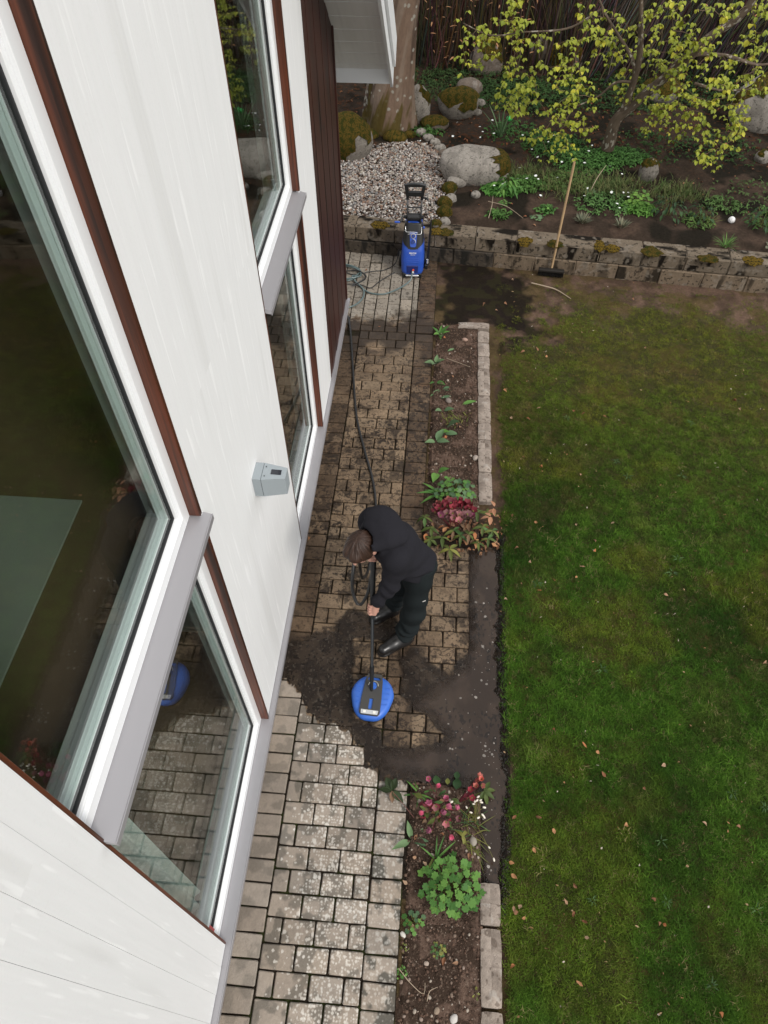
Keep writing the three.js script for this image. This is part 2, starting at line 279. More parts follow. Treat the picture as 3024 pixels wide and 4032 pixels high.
const WATER = [[0.445, -3.62], [0.52, -3.72], [0.62, -3.70], [0.675, -3.5], [0.655, -3.07], [0.648, -2.65], [0.655, -2.39], [0.67, -2.0], [0.68, -1.6], [0.668, -1.3], [0.65, -1.03], [0.60, -1.0], [0.53, -1.045], [0.52, -1.3], [0.515, -1.55], [0.48, -1.645], [0.27, -1.67], [0.02, -1.66], [-0.10, -1.68], [-0.19, -1.74], [-0.24, -1.81], [-0.16, -1.845], [-0.06, -1.846], [0.03, -1.85], [0.16, -1.885], [0.25, -1.915], [0.285, -1.975], [0.23, -2.04], [0.13, -2.155], [0.06, -2.20], [0.118, -2.277], [0.23, -2.398], [0.392, -2.564], [0.436, -2.7], [0.443, -3.05], [0.442, -3.349]];
const LAWNEDGE = [[-8.5, 0.68], [-6.869, 0.70], [-6.379, 0.787], [-5.696, 0.746], [-5.017, 0.715], [-4.413, 0.718], [-3.82, 0.725], [-3.15, 0.709], [-2.335, 0.700], [-1.649, 0.705], [-1.344, 0.70], [-0.927, 0.67], [-0.553, 0.66], [2, 0.655]];
const wallZ = x => -8.13 + 0.1 * x;

function dirtAt(x, z) { // cover of wet mud on the paving, 0..1
  const n1 = (fbm(x * 9, z * 9, 3) - 0.5) * 0.13, n2 = (fbm(x * 34 + 7, z * 34, 2) - 0.5) * 0.05, n = n1 + n2;
  let m = 0;
  const put = (p, soft, amt = 1) => { const d = polyDist(x, z, p) + n; m = Math.max(m, amt * sstep(soft, -soft * 0.4, d)); };
  if (z > -3.3 && z < -1.4) {
    put(MUDLEFT, 0.06); put(BOOTMUD, 0.07, 0.92); put(MUDRIGHT, 0.09, 0.95);
    const cl = Math.max(sstep(0.012, -0.02, polyDist(x, z, ISLAND) + n2 * 0.6), sstep(0.02, -0.03, polyDist(x, z, CLEANED) + n2));
    m *= 1 - cl;
    m *= sstep(0.0, -0.02, z - along(MUDEDGE, x) + n2 * 1.4 + (vn(x * 24, z * 24) - 0.5) * 0.05);
  }
  return m;
}
const pathTint = { dry: [0.295, 0.25, 0.208], tan: [0.218, 0.156, 0.101], brown: [0.062, 0.039, 0.024], mud: [0.021, 0.0145, 0.0105], lichen: [0.62, 0.585, 0.53], patio: [0.25, 0.222, 0.185] };
const PX0 = -2.2, PZ0 = -8.45, PW = 2.95, PL = 9.4;
const roughBuf = new Uint8Array(1024 * 2048);
const pathMap = texture(1024, 2048, (u, v, o) => {
  const x = PX0 + u * PW, z = PZ0 + v * PL;
  const fine = fbm(x * 140, z * 140, 2), med = fbm(x * 28, z * 28, 3), big = fbm(x * 4.2 + 3, z * 4.2, 3);
  const ze = along(MUDEDGE, x), dry = sstep(-0.015, 0.015, z - ze + (vn(x * 30, z * 30) - 0.5) * 0.06);
  const col = x < -0.822 ? 0 : x < -0.193 ? 1 : 2;
  let rough = 0.9;
  if (dry > 0.001) {
    setc(o, pathTint.dry, 0.86 + 0.28 * med); mixc(o, [0.30, 0.25, 0.2], sstep(0.5, 0.75, big) * 0.5);
    const blotch = (col === 2 ? 0.9 : col === 1 ? 0.6 : 0.35) * sstep(0.46, 0.64, fbm(x * 15 + 31, z * 15, 3)); mixc(o, [0.085, 0.08, 0.068], blotch);  // grey-black blotches on the stone, strongest along the right border
    // lichen discs
    const dens = (col === 1 ? 0.62 : col === 2 ? 0.5 : 0.12) * sstep(-0.85, -0.45, x) * (0.45 + 0.9 * sstep(0.3, 0.62, fbm(x * 3.1 + 9, z * 3.1, 2)));
    for (const [cs, rm, q] of [[0.019, 0.0095, 1], [0.036, 0.0145, 0.55]]) {
      const ci = Math.floor(x / cs), cj = Math.floor(z / cs); let hit = 0;
      for (let i = -1; i <= 1; i++) for (let j = -1; j <= 1; j++) {
        const h = hash2(ci + i, cj + j), h2 = hash2(ci + i + 91, cj + j + 37), h3 = hash2(ci + i + 17, cj + j + 151);
        if (h > dens * q) continue;
        const dx = x - (ci + i + 0.2 + 0.6 * h2) * cs, dz = z - (cj + j + 0.2 + 0.6 * h3) * cs, r = rm * (0.35 + 0.65 * h2 * h3 + 0.3 * h3);
        hit = Math.max(hit, sstep(r, r * 0.72, Math.hypot(dx, dz) + (vn(x * 210, z * 210) - 0.5) * 0.005) * (0.45 + 0.55 * h3));
      }
      mixc(o, pathTint.lichen, hit * (col === 2 ? 0.42 : 0.72));
    }
  }
  if (dry < 0.999) {
    const w = [0, 0, 0]; const patio = sstep(-6.75, -6.95, z + (med - 0.5) * 0.3) * (x < -0.19 ? 1 : 0);
    setc(w, pathTint.tan, 0.78 + 0.44 * med);
    mixc(w, pathTint.patio, patio * (0.75 + 0.25 * big));
    let b = (col === 1 ? 0.3 : 0.9) * (1 - patio); if (x > 0.02) b = 0.38;
    b = clamp(b + (big - 0.5) * 1.5 * (1 - patio)); if (col === 2 && x < 0.02) { mixc(w, [0.16, 0.088, 0.045], sstep(0.5, 0.7, fbm(x * 3 + 50, z * 5, 2)) * 0.7); }
    mixc(w, pathTint.brown, clamp(b) * 0.85);
    // smears of dark silt left in curls and specks
    const warp = fbm(x * 10 + 3, z * 10, 2) * 2.2, curl = Math.abs(fbm(x * 24 + warp, z * 30 - warp, 3) - 0.5);
    const band = clamp(0.45 + 1.5 * (fbm(x * 2.2 + 20, z * 3.4 + 8, 3) - 0.36)) * (1 - patio * 0.75);
    mixc(w, pathTint.mud, sstep(0.06, 0.012, curl) * sstep(0.15, 0.75, band) * 0.85); mixc(w, pathTint.mud, sstep(0.52, 0.66, fbm(x * 13 + 60, z * 13, 3)) * sstep(0.35, 0.8, band) * 0.72);
    mixc(w, pathTint.mud, sstep(0.58, 0.74, fbm(x * 46, z * 46, 2)) * (0.45 + 0.5 * band));
    // wet smear across the path at the house corner
    const sm = sstep(0.42, 0.1, Math.abs(z + 6.62 + 0.12 * (x + 0.5)) + (fbm(x * 5, z * 5, 3) - 0.5) * 0.75) * (x < 0.03 ? 1 : 0);
    mixc(w, [0.035, 0.024, 0.016], sm * 0.9);
    const m = dirtAt(x, z); mixc(w, pathTint.mud, m * 0.97); if (m > 0.4) mixc(w, [0.12, 0.1, 0.08], sstep(0.74, 0.8, vn(x * 95, z * 95)) * 0.6);
    const k = 0.86 + 0.28 * fine; w[0] *= k; w[1] *= k; w[2] *= k;
    rough = lerp(0.55 - 0.15 * sm, 0.34, m); rough = lerp(rough, 0.8, patio * 0.8); rough = Math.max(rough, 0.42);
    if (dry < 0.5) setc(o, w); else mixc(o, w, 1 - dry);
  }
  { const k = 0.9 + 0.2 * fine; o[0] *= k; o[1] *= k; o[2] *= k; }
  roughBuf[Math.min(2047, Math.floor(v * 2048)) * 1024 + Math.min(1023, Math.floor(u * 1024))] = 255 * lerp(rough, 0.92, dry);
});
const pathRough = texture(1024, 2048, (u, v, o) => { const r = roughBuf[Math.floor(v * 2048) * 1024 + Math.floor(u * 1024)] / 255; o[0] = o[1] = o[2] = r; }, false);
const grainMap = texture(256, 256, (u, v, o) => { const q = 0.5 * fbm(u * 40, v * 40, 3) + 0.5 * vn(u * 90, v * 90); o[0] = o[1] = o[2] = q; }, false);
const grain = (rx, ry) => { const t = grainMap.clone(); t.repeat.set(rx, ry); t.needsUpdate = true; return t; };
MAT.paver = std([1, 1, 1], 1, { map: pathMap, roughnessMap: pathRough, bumpMap: grain(9, 28), bumpScale: 0.0022, vertexColors: true, specularIntensity: 0.4 });
function paver(x0, x1, z0, z1, parent) { // z0 far, z1 near; a tumbled concrete block with worn edges
  const gap = rr(0.0044, 0.0062), g = chamferBox(x1 - x0 - gap * 2, 0.05, z1 - z0 - gap * 2, 0.006, 0.0028), q = g.toNonIndexed();
  q.rotateX(rr(-0.006, 0.006)); q.rotateZ(rr(-0.006, 0.006)); q.translate((x0 + x1) / 2, -0.025 - rr(0, 0.0025), (z0 + z1) / 2); q.computeVertexNormals();
  const p = q.attributes.position, uv = new Float32Array(p.count * 2), col = new Float32Array(p.count * 3), t = rr(0.8, 1.14), wm = rr(-0.015, 0.02);
  for (let i = 0; i < p.count; i++) { uv[i * 2] = (p.getX(i) - PX0) / PW; uv[i * 2 + 1] = (p.getZ(i) - PZ0) / PL; col[i * 3] = t * (1 + wm); col[i * 3 + 1] = t; col[i * 3 + 2] = t * (1 - wm); }
  q.setAttribute('uv', new THREE.BufferAttribute(uv, 2)); q.setAttribute('color', new THREE.BufferAttribute(col, 3));
  return part('paver', q, MAT.paver, parent);
}
const RP = 0.1407, R0 = -1.157, cols = [-0.822, -0.612, -0.403, -0.193];
const path = tag(new THREE.Group(), 'long path of grey concrete pavers beside the house, half of it washed', 'path', null, 'structure'); path.name = 'paved_path'; scene.add(path);
const passage = tag(new THREE.Group(), 'short paved passage from the path to the lawn between the two beds', 'path', null, 'structure'); passage.name = 'paved_passage'; scene.add(passage);
const patio = tag(new THREE.Group(), 'light paved corner behind the house end with coiled hoses on it', 'paving', null, 'structure'); patio.name = 'paved_corner'; scene.add(patio);
for (let i = -7; i <= 39; i++) { // rows away from the camera
  const zf = R0 - RP * i, zn = zf + RP;
  paver(-1.033, -0.823, zf + RP * 0.66, zn + RP * 0.66, path);
  if (i % 2 === 0) for (let c = 0; c < 3; c++) paver(cols[c], cols[c + 1], zf, zn, path);
  else { const h = 0.1048; paver(-0.822, -0.822 + h, zf, zn, path); paver(-0.822 + h, -0.612 + h, zf, zn, path); paver(-0.612 + h, -0.403 + h, zf, zn, path); paver(-0.403 + h, -0.193, zf, zn, path); }
  if (zf > -3.78 && zn < -1.62) { // passage rows run on over the border
    if (i % 2 === 0) for (let c = 0; c < 3; c++) paver(-0.192 + c * 0.21, 0.018 + c * 0.21, zf + 0.004, zn + 0.004, passage);
    else { paver(-0.192, -0.087, zf + 0.004, zn + 0.004, passage); paver(-0.087, 0.123, zf + 0.004, zn + 0.004, passage); paver(0.123, 0.333, zf + 0.004, zn + 0.004, passage); paver(0.333, 0.438, zf + 0.004, zn + 0.004, passage); }
  } else paver(-0.192, 0.018, zf + 0.012, zn + 0.012, path);
}
{
  const z1 = R0 - RP * 39 - 0.004; // patio starts where the rows end
  for (let z = z1; z > -8.16; z -= RP) paver(-0.192, 0.018, Math.max(z - RP, wallZ(0) + 0.01), z, patio);
  paver(-0.262, -0.193, z1 - 0.21, z1, patio); for (let z = z1 - 0.21; z > -8.1; z -= 0.21) paver(-0.262, -0.193, Math.max(z - 0.21, -8.13), z, patio);
  for (let c = 0; c < 12; c++) {
    const x1 = -0.263 - c * RP, x0 = x1 - RP, end = wallZ(x1) + 0.16; let z = z1;
    if (c % 2) { paver(x0, x1, z - 0.105, z, patio); z -= 0.105; }
    while (z > end + 0.03) { const zz = Math.max(z - 0.21, end); paver(x0, x1, zz, z, patio); z = zz; }
    paver(x0, x1, wallZ(x0) - 0.02, end, patio);
  }
}

function lawnMask(x, z) { // 0 bare .. 1 grass
  const e = along(LAWNEDGE, z), n = (fbm(x * 5, z * 5, 3) - 0.5);
  let m = sstep(-0.02, 0.06, x - e + n * 0.12);
  m *= sstep(wallZ(x) + 0.28, wallZ(x) + 1.15, z + n * 1.0);
  const wet = polyDist(x, z, [[0, -8.3], [1.15, -8.0], [1.35, -7.4], [1.25, -6.75], [0.95, -6.55], [0.62, -6.75], [0, -6.95]]);
  m *= Math.max(sstep(-0.05, 0.25, wet + n * 0.9), 0.55 * sstep(0.55, 0.68, fbm(x * 5 + 21, z * 5, 3)));
  return m;
}
const wetMask = (x, z) => sstep(0.12, -0.12, polyDist(x, z, [[0, -8.3], [0.9, -8.0], [1.15, -7.6], [1.3, -7.2], [1.28, -6.75], [0.98, -6.45], [0.62, -6.7], [0, -6.9]]) + (fbm(x * 4.3 + 3, z * 4.3, 4) - 0.5) * 0.95);
function groundY(x, z) {
  if (x < 0.02) return -0.02;
  const lm = lawnMask(x, z), b = fbm(x * 3, z * 3, 3) - 0.5;
  return -0.022 + 0.024 * sstep(0.0, 0.25, lm) + b * 0.02 + (fbm(x * 22, z * 22, 2) - 0.5) * 0.012;
}
{
  const X0 = -2.4, X1 = 6.2, Z0 = -8.5, Z1 = 1.6;
  const map = texture(1024, 1280, (u, v, o) => {
    const x = X0 + u * (X1 - X0), z = Z0 + v * (Z1 - Z0), n = fbm(x * 7, z * 7, 4), f = fbm(x * 70, z * 70, 2);
    if (x < 0.02) { setc(o, [0.03, 0.023, 0.016]); mixc(o, [0.035, 0.042, 0.012], sstep(0.5, 0.62, fbm(x * 12, z * 12, 3)) * (z > -2 ? 0.9 : 0.2)); }
    else {
      setc(o, [0.145, 0.092, 0.066]); mixc(o, [0.085, 0.055, 0.039], sstep(0.35, 0.65, n));
      const lm = lawnMask(x, z); mixc(o, [0.034, 0.036, 0.01], lm * 0.85); mixc(o, [0.085, 0.062, 0.02], sstep(0.5, 0.62, fbm(x * 4 + 60, z * 4, 3)) * 0.6);
      mixc(o, [0.009, 0.007, 0.0055], wetMask(x, z) * (0.8 + 0.2 * f)); mixc(o, [0.03, 0.027, 0.011], wetMask(x, z) * sstep(0.55, 0.65, fbm(x * 9 + 4, z * 9, 2)) * 0.6);
      const ch = x < along(LAWNEDGE, z) + 0.03 && z > -3.9 && z < -0.9 ? 1 : 0; mixc(o, [0.022, 0.017, 0.014], ch * 0.9);
    }
    const k = 0.72 + 0.56 * f; o[0] *= k; o[1] *= k; o[2] *= k;
  });
  const nx = 230, nz = 280, g = new THREE.PlaneGeometry(X1 - X0, Z1 - Z0, nx, nz); g.rotateX(-Math.PI / 2);
  const p = g.attributes.position, uv = g.attributes.uv;
  for (let i = 0; i < p.count; i++) { const x = p.getX(i) + (X0 + X1) / 2, z = p.getZ(i) + (Z0 + Z1) / 2; p.setXYZ(i, x, groundY(x, z), z); uv.setXY(i, (x - X0) / (X1 - X0), (z - Z0) / (Z1 - Z0)); }
  g.computeVertexNormals();
  solo('garden_ground', g, std([1, 1, 1], 0.95, { map, bumpMap: grain(40, 46), bumpScale: 0.012 }), 'brown soil of the garden floor under the lawn and along the wall', 'ground', null, 'structure');
  const far = new THREE.PlaneGeometry(240, 240); far.rotateX(-Math.PI / 2); far.translate(0, -0.3, 0);
  solo('ground', far, std([0.07, 0.062, 0.035], 1), 'flat ground stretching away beyond the garden', 'ground', null, 'structure');
}
{ // dark silt film left on the pavers by the wash, and the muddy water standing deeper on the passage and along the lawn edge
  const sheetAt = (x0, x1, z0, z1, y, w, h, cover, mat, name, label, cat) => { // cover: how much muddy water hides what is under it, 0..1
    const g = new THREE.PlaneGeometry(x1 - x0, z1 - z0, 1, 1); g.rotateX(-Math.PI / 2); g.translate((x0 + x1) / 2, y, (z0 + z1) / 2); const p = g.attributes.position; for (let i = 0; i < p.count; i++) g.attributes.uv.setXY(i, (p.getX(i) - x0) / (x1 - x0), (p.getZ(i) - z0) / (z1 - z0));
    mat.alphaMap = texture(w, h, (u, v, o) => { o[0] = o[1] = o[2] = cover(x0 + u * (x1 - x0), z0 + v * (z1 - z0)); }, false); mat.transparent = true; return solo(name, g, mat, label, cat, null, 'structure');
  };
  const siltMap = texture(512, 512, (u, v, o) => { const n = fbm(u * 14, v * 14, 3), f = fbm(u * 90, v * 90, 2); setc(o, [0.02, 0.0135, 0.0095]); mixc(o, [0.045, 0.031, 0.021], sstep(0.4, 0.7, n) * 0.8); mixc(o, [0.006, 0.0045, 0.0035], sstep(0.6, 0.75, f) * 0.7); mixc(o, [0.14, 0.12, 0.095], sstep(0.79, 0.82, vn(u * 110 + 3, v * 110)) * 0.3); });
  sheetAt(-0.99, 0.45, -3.1, -1.55, 0.0035, 512, 512, (x, z) => { const m = dirtAt(x, z); return sstep(0.1, 0.95, m - 0.22 * sstep(0.5, 0.8, fbm(x * 13 + 4, z * 13, 3))) * 0.9; }, std([1, 1, 1], 0.4, { map: siltMap, specularIntensity: 0.5, bumpMap: grain(6, 6), bumpScale: 0.0015 }), 'mud_film', 'thin film of dark wet silt on the pavers around the cleaner', 'mud');
  const waterMap = texture(512, 1024, (u, v, o) => { const x = u, z = v * 2, n = fbm(x * 9, z * 9, 4), s = sstep(0.6, 0.75, fbm(x * 60, z * 60, 2)); setc(o, [0.03, 0.0195, 0.0135]); mixc(o, [0.044, 0.029, 0.0205], sstep(0.35, 0.7, n)); mixc(o, [0.012, 0.009, 0.007], s * sstep(0.45, 0.6, fbm(x * 5 + 9, z * 5, 2)) * 0.8); });
  sheetAt(-0.30, 0.74, -3.8, -0.95, 0.005, 512, 1024, (x, z) => { const n = (fbm(x * 11, z * 11, 3) - 0.5) * 0.09 + (fbm(x * 36, z * 36, 2) - 0.5) * 0.03, d = polyDist(x, z, WATER) + n, right = sstep(0.5, 0.62, x); return sstep(lerp(0.05, 0.01, right), lerp(-0.09, -0.01, right), d) * 0.985; }, std([1, 1, 1], 0.16, { map: waterMap, specularIntensity: 0.5 }), 'puddle', 'wide puddle of muddy brown wash water between path and lawn', 'puddle');
  // sodden clods pushed up against the lawn edge
  const cl = []; for (let i = 0; i < 2600; i++) { const z = rr(-3.85, -0.85), e = along(LAWNEDGE, z), x = e - 0.02 + (rnd() + rnd() - 1) * 0.05, s = rr(0.002, 0.0065); cl.push([M4(x, groundY(x, z) + 0.008, z, rr(0, 3), rr(0, 6), 0, s, s * 0.7, s * 1.2), C(...pick([[0.016, 0.013, 0.011], [0.03, 0.024, 0.02], [0.05, 0.045, 0.04], [0.012, 0.012, 0.008]]))]); }
  tag(instanced('wet_clods', new THREE.IcosahedronGeometry(1, 0), std([1, 1, 1], 0.6), cl), 'dark sodden clods of earth along the lawn edge of the puddle', 'mud', null, 'stuff');
  // foam flecks drifting on it
  const foam = new THREE.CircleGeometry(1, 9); foam.rotateX(-Math.PI / 2); const q = foam.attributes.position; for (let i = 1; i < q.count; i++) { const k = rr(0.7, 1.15); q.setXYZ(i, q.getX(i) * k, 0, q.getZ(i) * k); } q.setY(0, 0.25); foam.computeVertexNormals();
  const list = []; for (let i = 0; i < 900 && list.length < 110; i++) { const x = rr(0.02, 0.68), z = rr(-3.3, -1.02); if (polyDist(x, z, WATER) > -0.02 || rnd() > sstep(0.1, 0.62, x) + 0.12) continue; const s = rnd() < 0.2 ? rr(0.007, 0.012) : rr(0.0015, 0.005); list.push([M4(x, 0.0052, z, 0, rr(0, 6), 0, s, s * 0.5, s * rr(0.7, 1.3)), C(1, 1, 1).multiplyScalar(rr(0.5, 1))]); }
  const f = instanced('foam_flecks', foam, std([0.3, 0.27, 0.24], 0.6), list); tag(f, 'pale foam flecks floating on the muddy puddle', 'foam', null, 'stuff');
}
// ---- lawn: tufts of bent blades
function bladeTuft(n, h, w, spread, curl) {
  const P = [], I = [];
  for (let b = 0; b < n; b++) {
    const a = rr(0, 6.283), lean = rr(0.25, 1.0) * curl, L = h * rr(0.6, 1.15), ox = rr(-spread, spread), oz = rr(-spread, spread), ca = Math.cos(a), sa = Math.sin(a), k = P.length / 3;
    const at = (t) => { const y = L * Math.sin(Math.min(1.5, t * (1.55 - lean * 0.6))) / 1.1, d = L * lean * t * t; return [ox + ca * d, y * (1 - 0.35 * lean * t), oz + sa * d]; };
    [0, 0.5].forEach(t => { const p = at(t), ww = w * (1 - t * 0.35); P.push(p[0] - sa * ww, p[1], p[2] + ca * ww, p[0] + sa * ww, p[1], p[2] - ca * ww); }); const e = at(1); P.push(...e);
    I.push(k, k + 1, k + 2, k + 1, k + 3, k + 2, k + 2, k + 3, k + 4);
  }
  const g = new THREE.BufferGeometry(); g.setAttribute('position', new THREE.Float32BufferAttribute(P, 3)); g.setIndex(I); g.computeVertexNormals(); return g;
}
{
  const kinds = [bladeTuft(9, 0.034, 0.0013, 0.014, 1), bladeTuft(9, 0.042, 0.0012, 0.016, 0.9), bladeTuft(8, 0.026, 0.0016, 0.016, 1.3)];
  const lists = [[], [], []];
  const N = 320000;
  for (let i = 0; i < N; i++) {
    const z = -8.0 + 9.0 * rnd(), xm = 3.9 + 0.42 * -z, x = 0.6 + (xm - 0.6) * rnd();
    const lm = lawnMask(x, z); if (rnd() > lm * (0.35 + 0.9 * fbm(x * 2.2 + 11, z * 2.2, 3)) + (x > 0.66 && z < -4 ? 0.03 * (1 - wetMask(x, z)) : 0)) continue;
    const moss = sstep(0.45, 0.68, fbm(x * 1.7 + 40, z * 1.7, 4)), dead = sstep(0.56, 0.74, fbm(x * 3.1 + 80, z * 3.1, 3)), farther = sstep(-3.5, -6.8, z);
    const c = [0.022, 0.06, 0.005]; mixc(c, [0.07, 0.15, 0.014], rnd() * sstep(0.25, 0.6, fbm(x * 1.3 + 70, z * 1.3, 3)) * 1.2); mixc(c, [0.16, 0.165, 0.018], clamp(moss * (0.42 + 0.25 * sstep(-1.5, -4, z)) + farther * 0.62) * rr(0.3, 1)); mixc(c, [0.16, 0.105, 0.042], clamp(dead * (0.25 + farther * 0.6) + farther * 0.26) * rr(0, 1)); if (rnd() < 0.035) mixc(c, [0.22, 0.17, 0.085], 0.8);
    const q = fbm(x * 13 + 5, z * 13, 3), k = 0.42 + 1.04 * q, s = rr(0.7, 1.25) * (1 - 0.35 * farther) * (0.7 + 0.7 * q) * (rnd() < 0.03 ? 1.6 : 1);
    lists[moss > 0.5 && rnd() < 0.7 ? 2 : rnd() < 0.5 ? 0 : 1].push([M4(x, groundY(x, z) - 0.004, z, rr(-0.25, 0.25), rr(0, 6.28), rr(-0.25, 0.25), s, s * rr(0.7, 1.1), s), C(c[0] * k, c[1] * k, c[2] * k)]);
  }
  const gm = new THREE.MeshPhysicalMaterial({ color: 0xffffff, roughness: 0.75, specularIntensity: 0.3, side: THREE.DoubleSide });
  const lawn = tag(new THREE.Group(), 'mossy green lawn with bare and yellowed patches', 'lawn', null, 'stuff'); lawn.name = 'lawn'; scene.add(lawn);
  lists.forEach((l, i) => { const o = instanced('grass_blades', kinds[i], gm, l, lawn); o.userData = { kind: 'stuff' }; });
}

// ---------------------------------------------------------------- retaining wall, beds, terrace
const stoneTex = (base, dark, light, amt, seedk) => texture(512, 512, (u, v, o) => {
  const n = fbm(u * 6 + seedk, v * 6, 4), f = fbm(u * 60, v * 60 + seedk, 2), st = sstep(0.5, 0.7, fbm(u * 9 + seedk * 3, v * 3.2, 4));
  setc(o, base, 0.8 + 0.4 * n); mixc(o, dark, st * amt); mixc(o, dark, sstep(0.66, 0.74, fbm(u * 34 + seedk, v * 34, 2)) * 0.7); mixc(o, light, sstep(0.62, 0.78, fbm(u * 14 + 9, v * 14 + seedk, 3)) * 0.5); const k = 0.8 + 0.4 * f; o[0] *= k; o[1] *= k; o[2] *= k;
});
const wallMats = [1, 2, 3].map(k => std([1, 1, 1], 0.92, { map: stoneTex([0.185, 0.14, 0.098], [0.026, 0.02, 0.014], [0.27, 0.23, 0.185], 0.5 + 0.15 * k, k * 7.3), bumpMap: grain(4, 4), bumpScale: 0.008 }));
const capMats = [1, 2].map(k => std([1, 1, 1], 0.95, { map: stoneTex([0.18, 0.143, 0.105], [0.014, 0.011, 0.008], [0.28, 0.24, 0.195], 1.0, k * 5.1 + 2), bumpMap: grain(5, 5), bumpScale: 0.01 }));
const wetWall = std([1, 1, 1], 0.7, { map: stoneTex([0.06, 0.047, 0.035], [0.01, 0.009, 0.007], [0.12, 0.1, 0.08], 0.9, 3.3), bumpMap: grain(4, 4), bumpScale: 0.008 });
MAT.moss = std([1, 1, 1], 1, { map: texture(128, 128, (u, v, o) => { setc(o, [0.13, 0.085, 0.016], 0.6 + 0.9 * fbm(u * 20, v * 20, 3)); mixc(o, [0.05, 0.055, 0.01], sstep(0.45, 0.65, fbm(u * 6, v * 6 + 9, 2))); }, true, [6, 6]), bumpMap: grain(12, 12), bumpScale: 0.02 });
MAT.yellowMoss = std([1, 1, 1], 1, { map: texture(128, 128, (u, v, o) => { setc(o, [0.22, 0.14, 0.02], 0.5 + 1.0 * fbm(u * 20, v * 20, 3)); mixc(o, [0.05, 0.04, 0.012], sstep(0.5, 0.62, fbm(u * 9 + 4, v * 9, 2))); }, true, [6, 6]), bumpMap: grain(12, 12), bumpScale: 0.02 });
const n3 = (x, y, z) => (fbm(x, y + z * 0.37 + 5, 3) + fbm(y + 31, z, 3) + fbm(z + 67, x, 3)) / 3;
function rockGeo(detail, sx, sy, sz, rough, k, freq = 1.5, flat = 0) {
  let g = mergeVertices(new THREE.IcosahedronGeometry(1, detail).deleteAttribute('normal').deleteAttribute('uv')); const p = g.attributes.position, v = V();
  for (let i = 0; i < p.count; i++) { v.fromBufferAttribute(p, i).normalize(); let d = 1 + rough * 2 * (n3(v.x * freq + k, v.y * freq + k * 2, v.z * freq + k * 3) - 0.5) + 0.05 * (n3(v.x * 9 + k, v.y * 9, v.z * 9) - 0.5); let y = v.y * d * sy; if (flat && y > flat * sy) y = flat * sy + (y - flat * sy) * 0.25; p.setXYZ(i, v.x * d * sx, y, v.z * d * sz); }
  g.computeVertexNormals(); const uv = new Float32Array(p.count * 2); for (let i = 0; i < p.count; i++) { uv[i * 2] = p.getX(i) + p.getZ(i) * 0.3; uv[i * 2 + 1] = p.getZ(i) + p.getY(i); } g.setAttribute('uv', new THREE.BufferAttribute(uv, 2)); return g;
}
function mossCap(g, thick, cut, k, freq, bias = () => 0) { // an own skin of moss lying on the rock where it has taken hold
  const p = g.attributes.position, n = g.attributes.normal, I = g.index.array, w = new Float32Array(p.count), q = p.clone(), out = [];
  const s = (g.computeBoundingSphere(), g.boundingSphere.radius);
  for (let i = 0; i < p.count; i++) { const x = p.getX(i) / s, y = p.getY(i) / s, z = p.getZ(i) / s; w[i] = n3(x * freq + k, y * freq, z * freq + k) + 0.16 * n.getY(i) + bias(x, y, z) - cut; const t = clamp(w[i] * 14, -0.3, 1) * thick * (0.75 + 0.5 * n3(x * 14 + k, y * 14, z * 14)); q.setXYZ(i, p.getX(i) + n.getX(i) * t, p.getY(i) + n.getY(i) * t, p.getZ(i) + n.getZ(i) * t); }
  for (let f = 0; f < I.length; f += 3) if (w[I[f]] > -0.02 && w[I[f + 1]] > -0.02 && w[I[f + 2]] > -0.02) out.push(I[f], I[f + 1], I[f + 2]);
  if (!out.length) return null; const m = new THREE.BufferGeometry(); m.setAttribute('position', q); m.setAttribute('uv', g.attributes.uv.clone()); m.setIndex(out); m.computeVertexNormals(); return m;
}
{
  const wall = thing('retaining_wall', 'low retaining wall of two courses of weathered concrete blocks with moss on top', 'wall', [0, 0, -8.13], -0.0997);
  for (const [y0, y1, off, dz, mats] of [[-0.06, 0.163, 0.1, 0, wallMats], [0.168, 0.345, 0.35, -0.018, capMats]]) {
    for (let x = -2.4 + off; x < 6.4; x += 0.502) {
      const w = 0.499, h = y1 - y0, g = metreUV(chamferBox(w, h, 0.27 + rr(-0.006, 0.006), 0.009, 0.005).translate(0, 0, 0)); const q = g.attributes.uv; const ou = rnd() * 3, ov = rnd() * 3; for (let i = 0; i < q.count; i++) q.setXY(i, q.getX(i) + ou, q.getY(i) + ov);
      part('block', g, y0 < 0 && x < 0.5 ? wetWall : pick(mats), wall, [x + w / 2, (y0 + y1) / 2, -0.135 + dz + rr(-0.004, 0.004)], [0, rr(-0.008, 0.008), 0]);
    }
  }
  for (const x of [-1.35, -0.75, -0.02, 0.09, 1.06, 1.42, 1.95, 2.55, 3.2, 3.72, 4.3, 4.9, 2.1]) {
    const g = triUV(rockGeo(4, rr(0.06, 0.13), 0.012, rr(0.08, 0.13), 0.9, x * 3 + 8, 3.4));
    part('moss_cushion', g, rnd() < 0.6 ? MAT.yellowMoss : MAT.moss, wall, [x, 0.346, -0.06 + rr(-0.05, 0.04)]);
  }
}
const terrY = (x, z) => 0.375 + 0.035 * (fbm(x * 1.4, z * 1.4, 3) - 0.5) + 0.02 * (fbm(x * 9, z * 9, 2) - 0.5) + 0.02 * Math.max(0, -11.5 - z) - 0.05 * sstep(-8.62, -8.36, z - 0.1 * x);
const GRAVEL = [[-2.6, -10.3], [-1.447, -10.205], [-1.023, -10.3], [-0.584, -10.551], [-0.25, -10.501], [0.0, -10.2], [-0.05, -9.9], [0.03, -9.4], [0.05, -9.0], [0.04, -8.45], [0.017, -8.36], [-2.6, -8.6]];
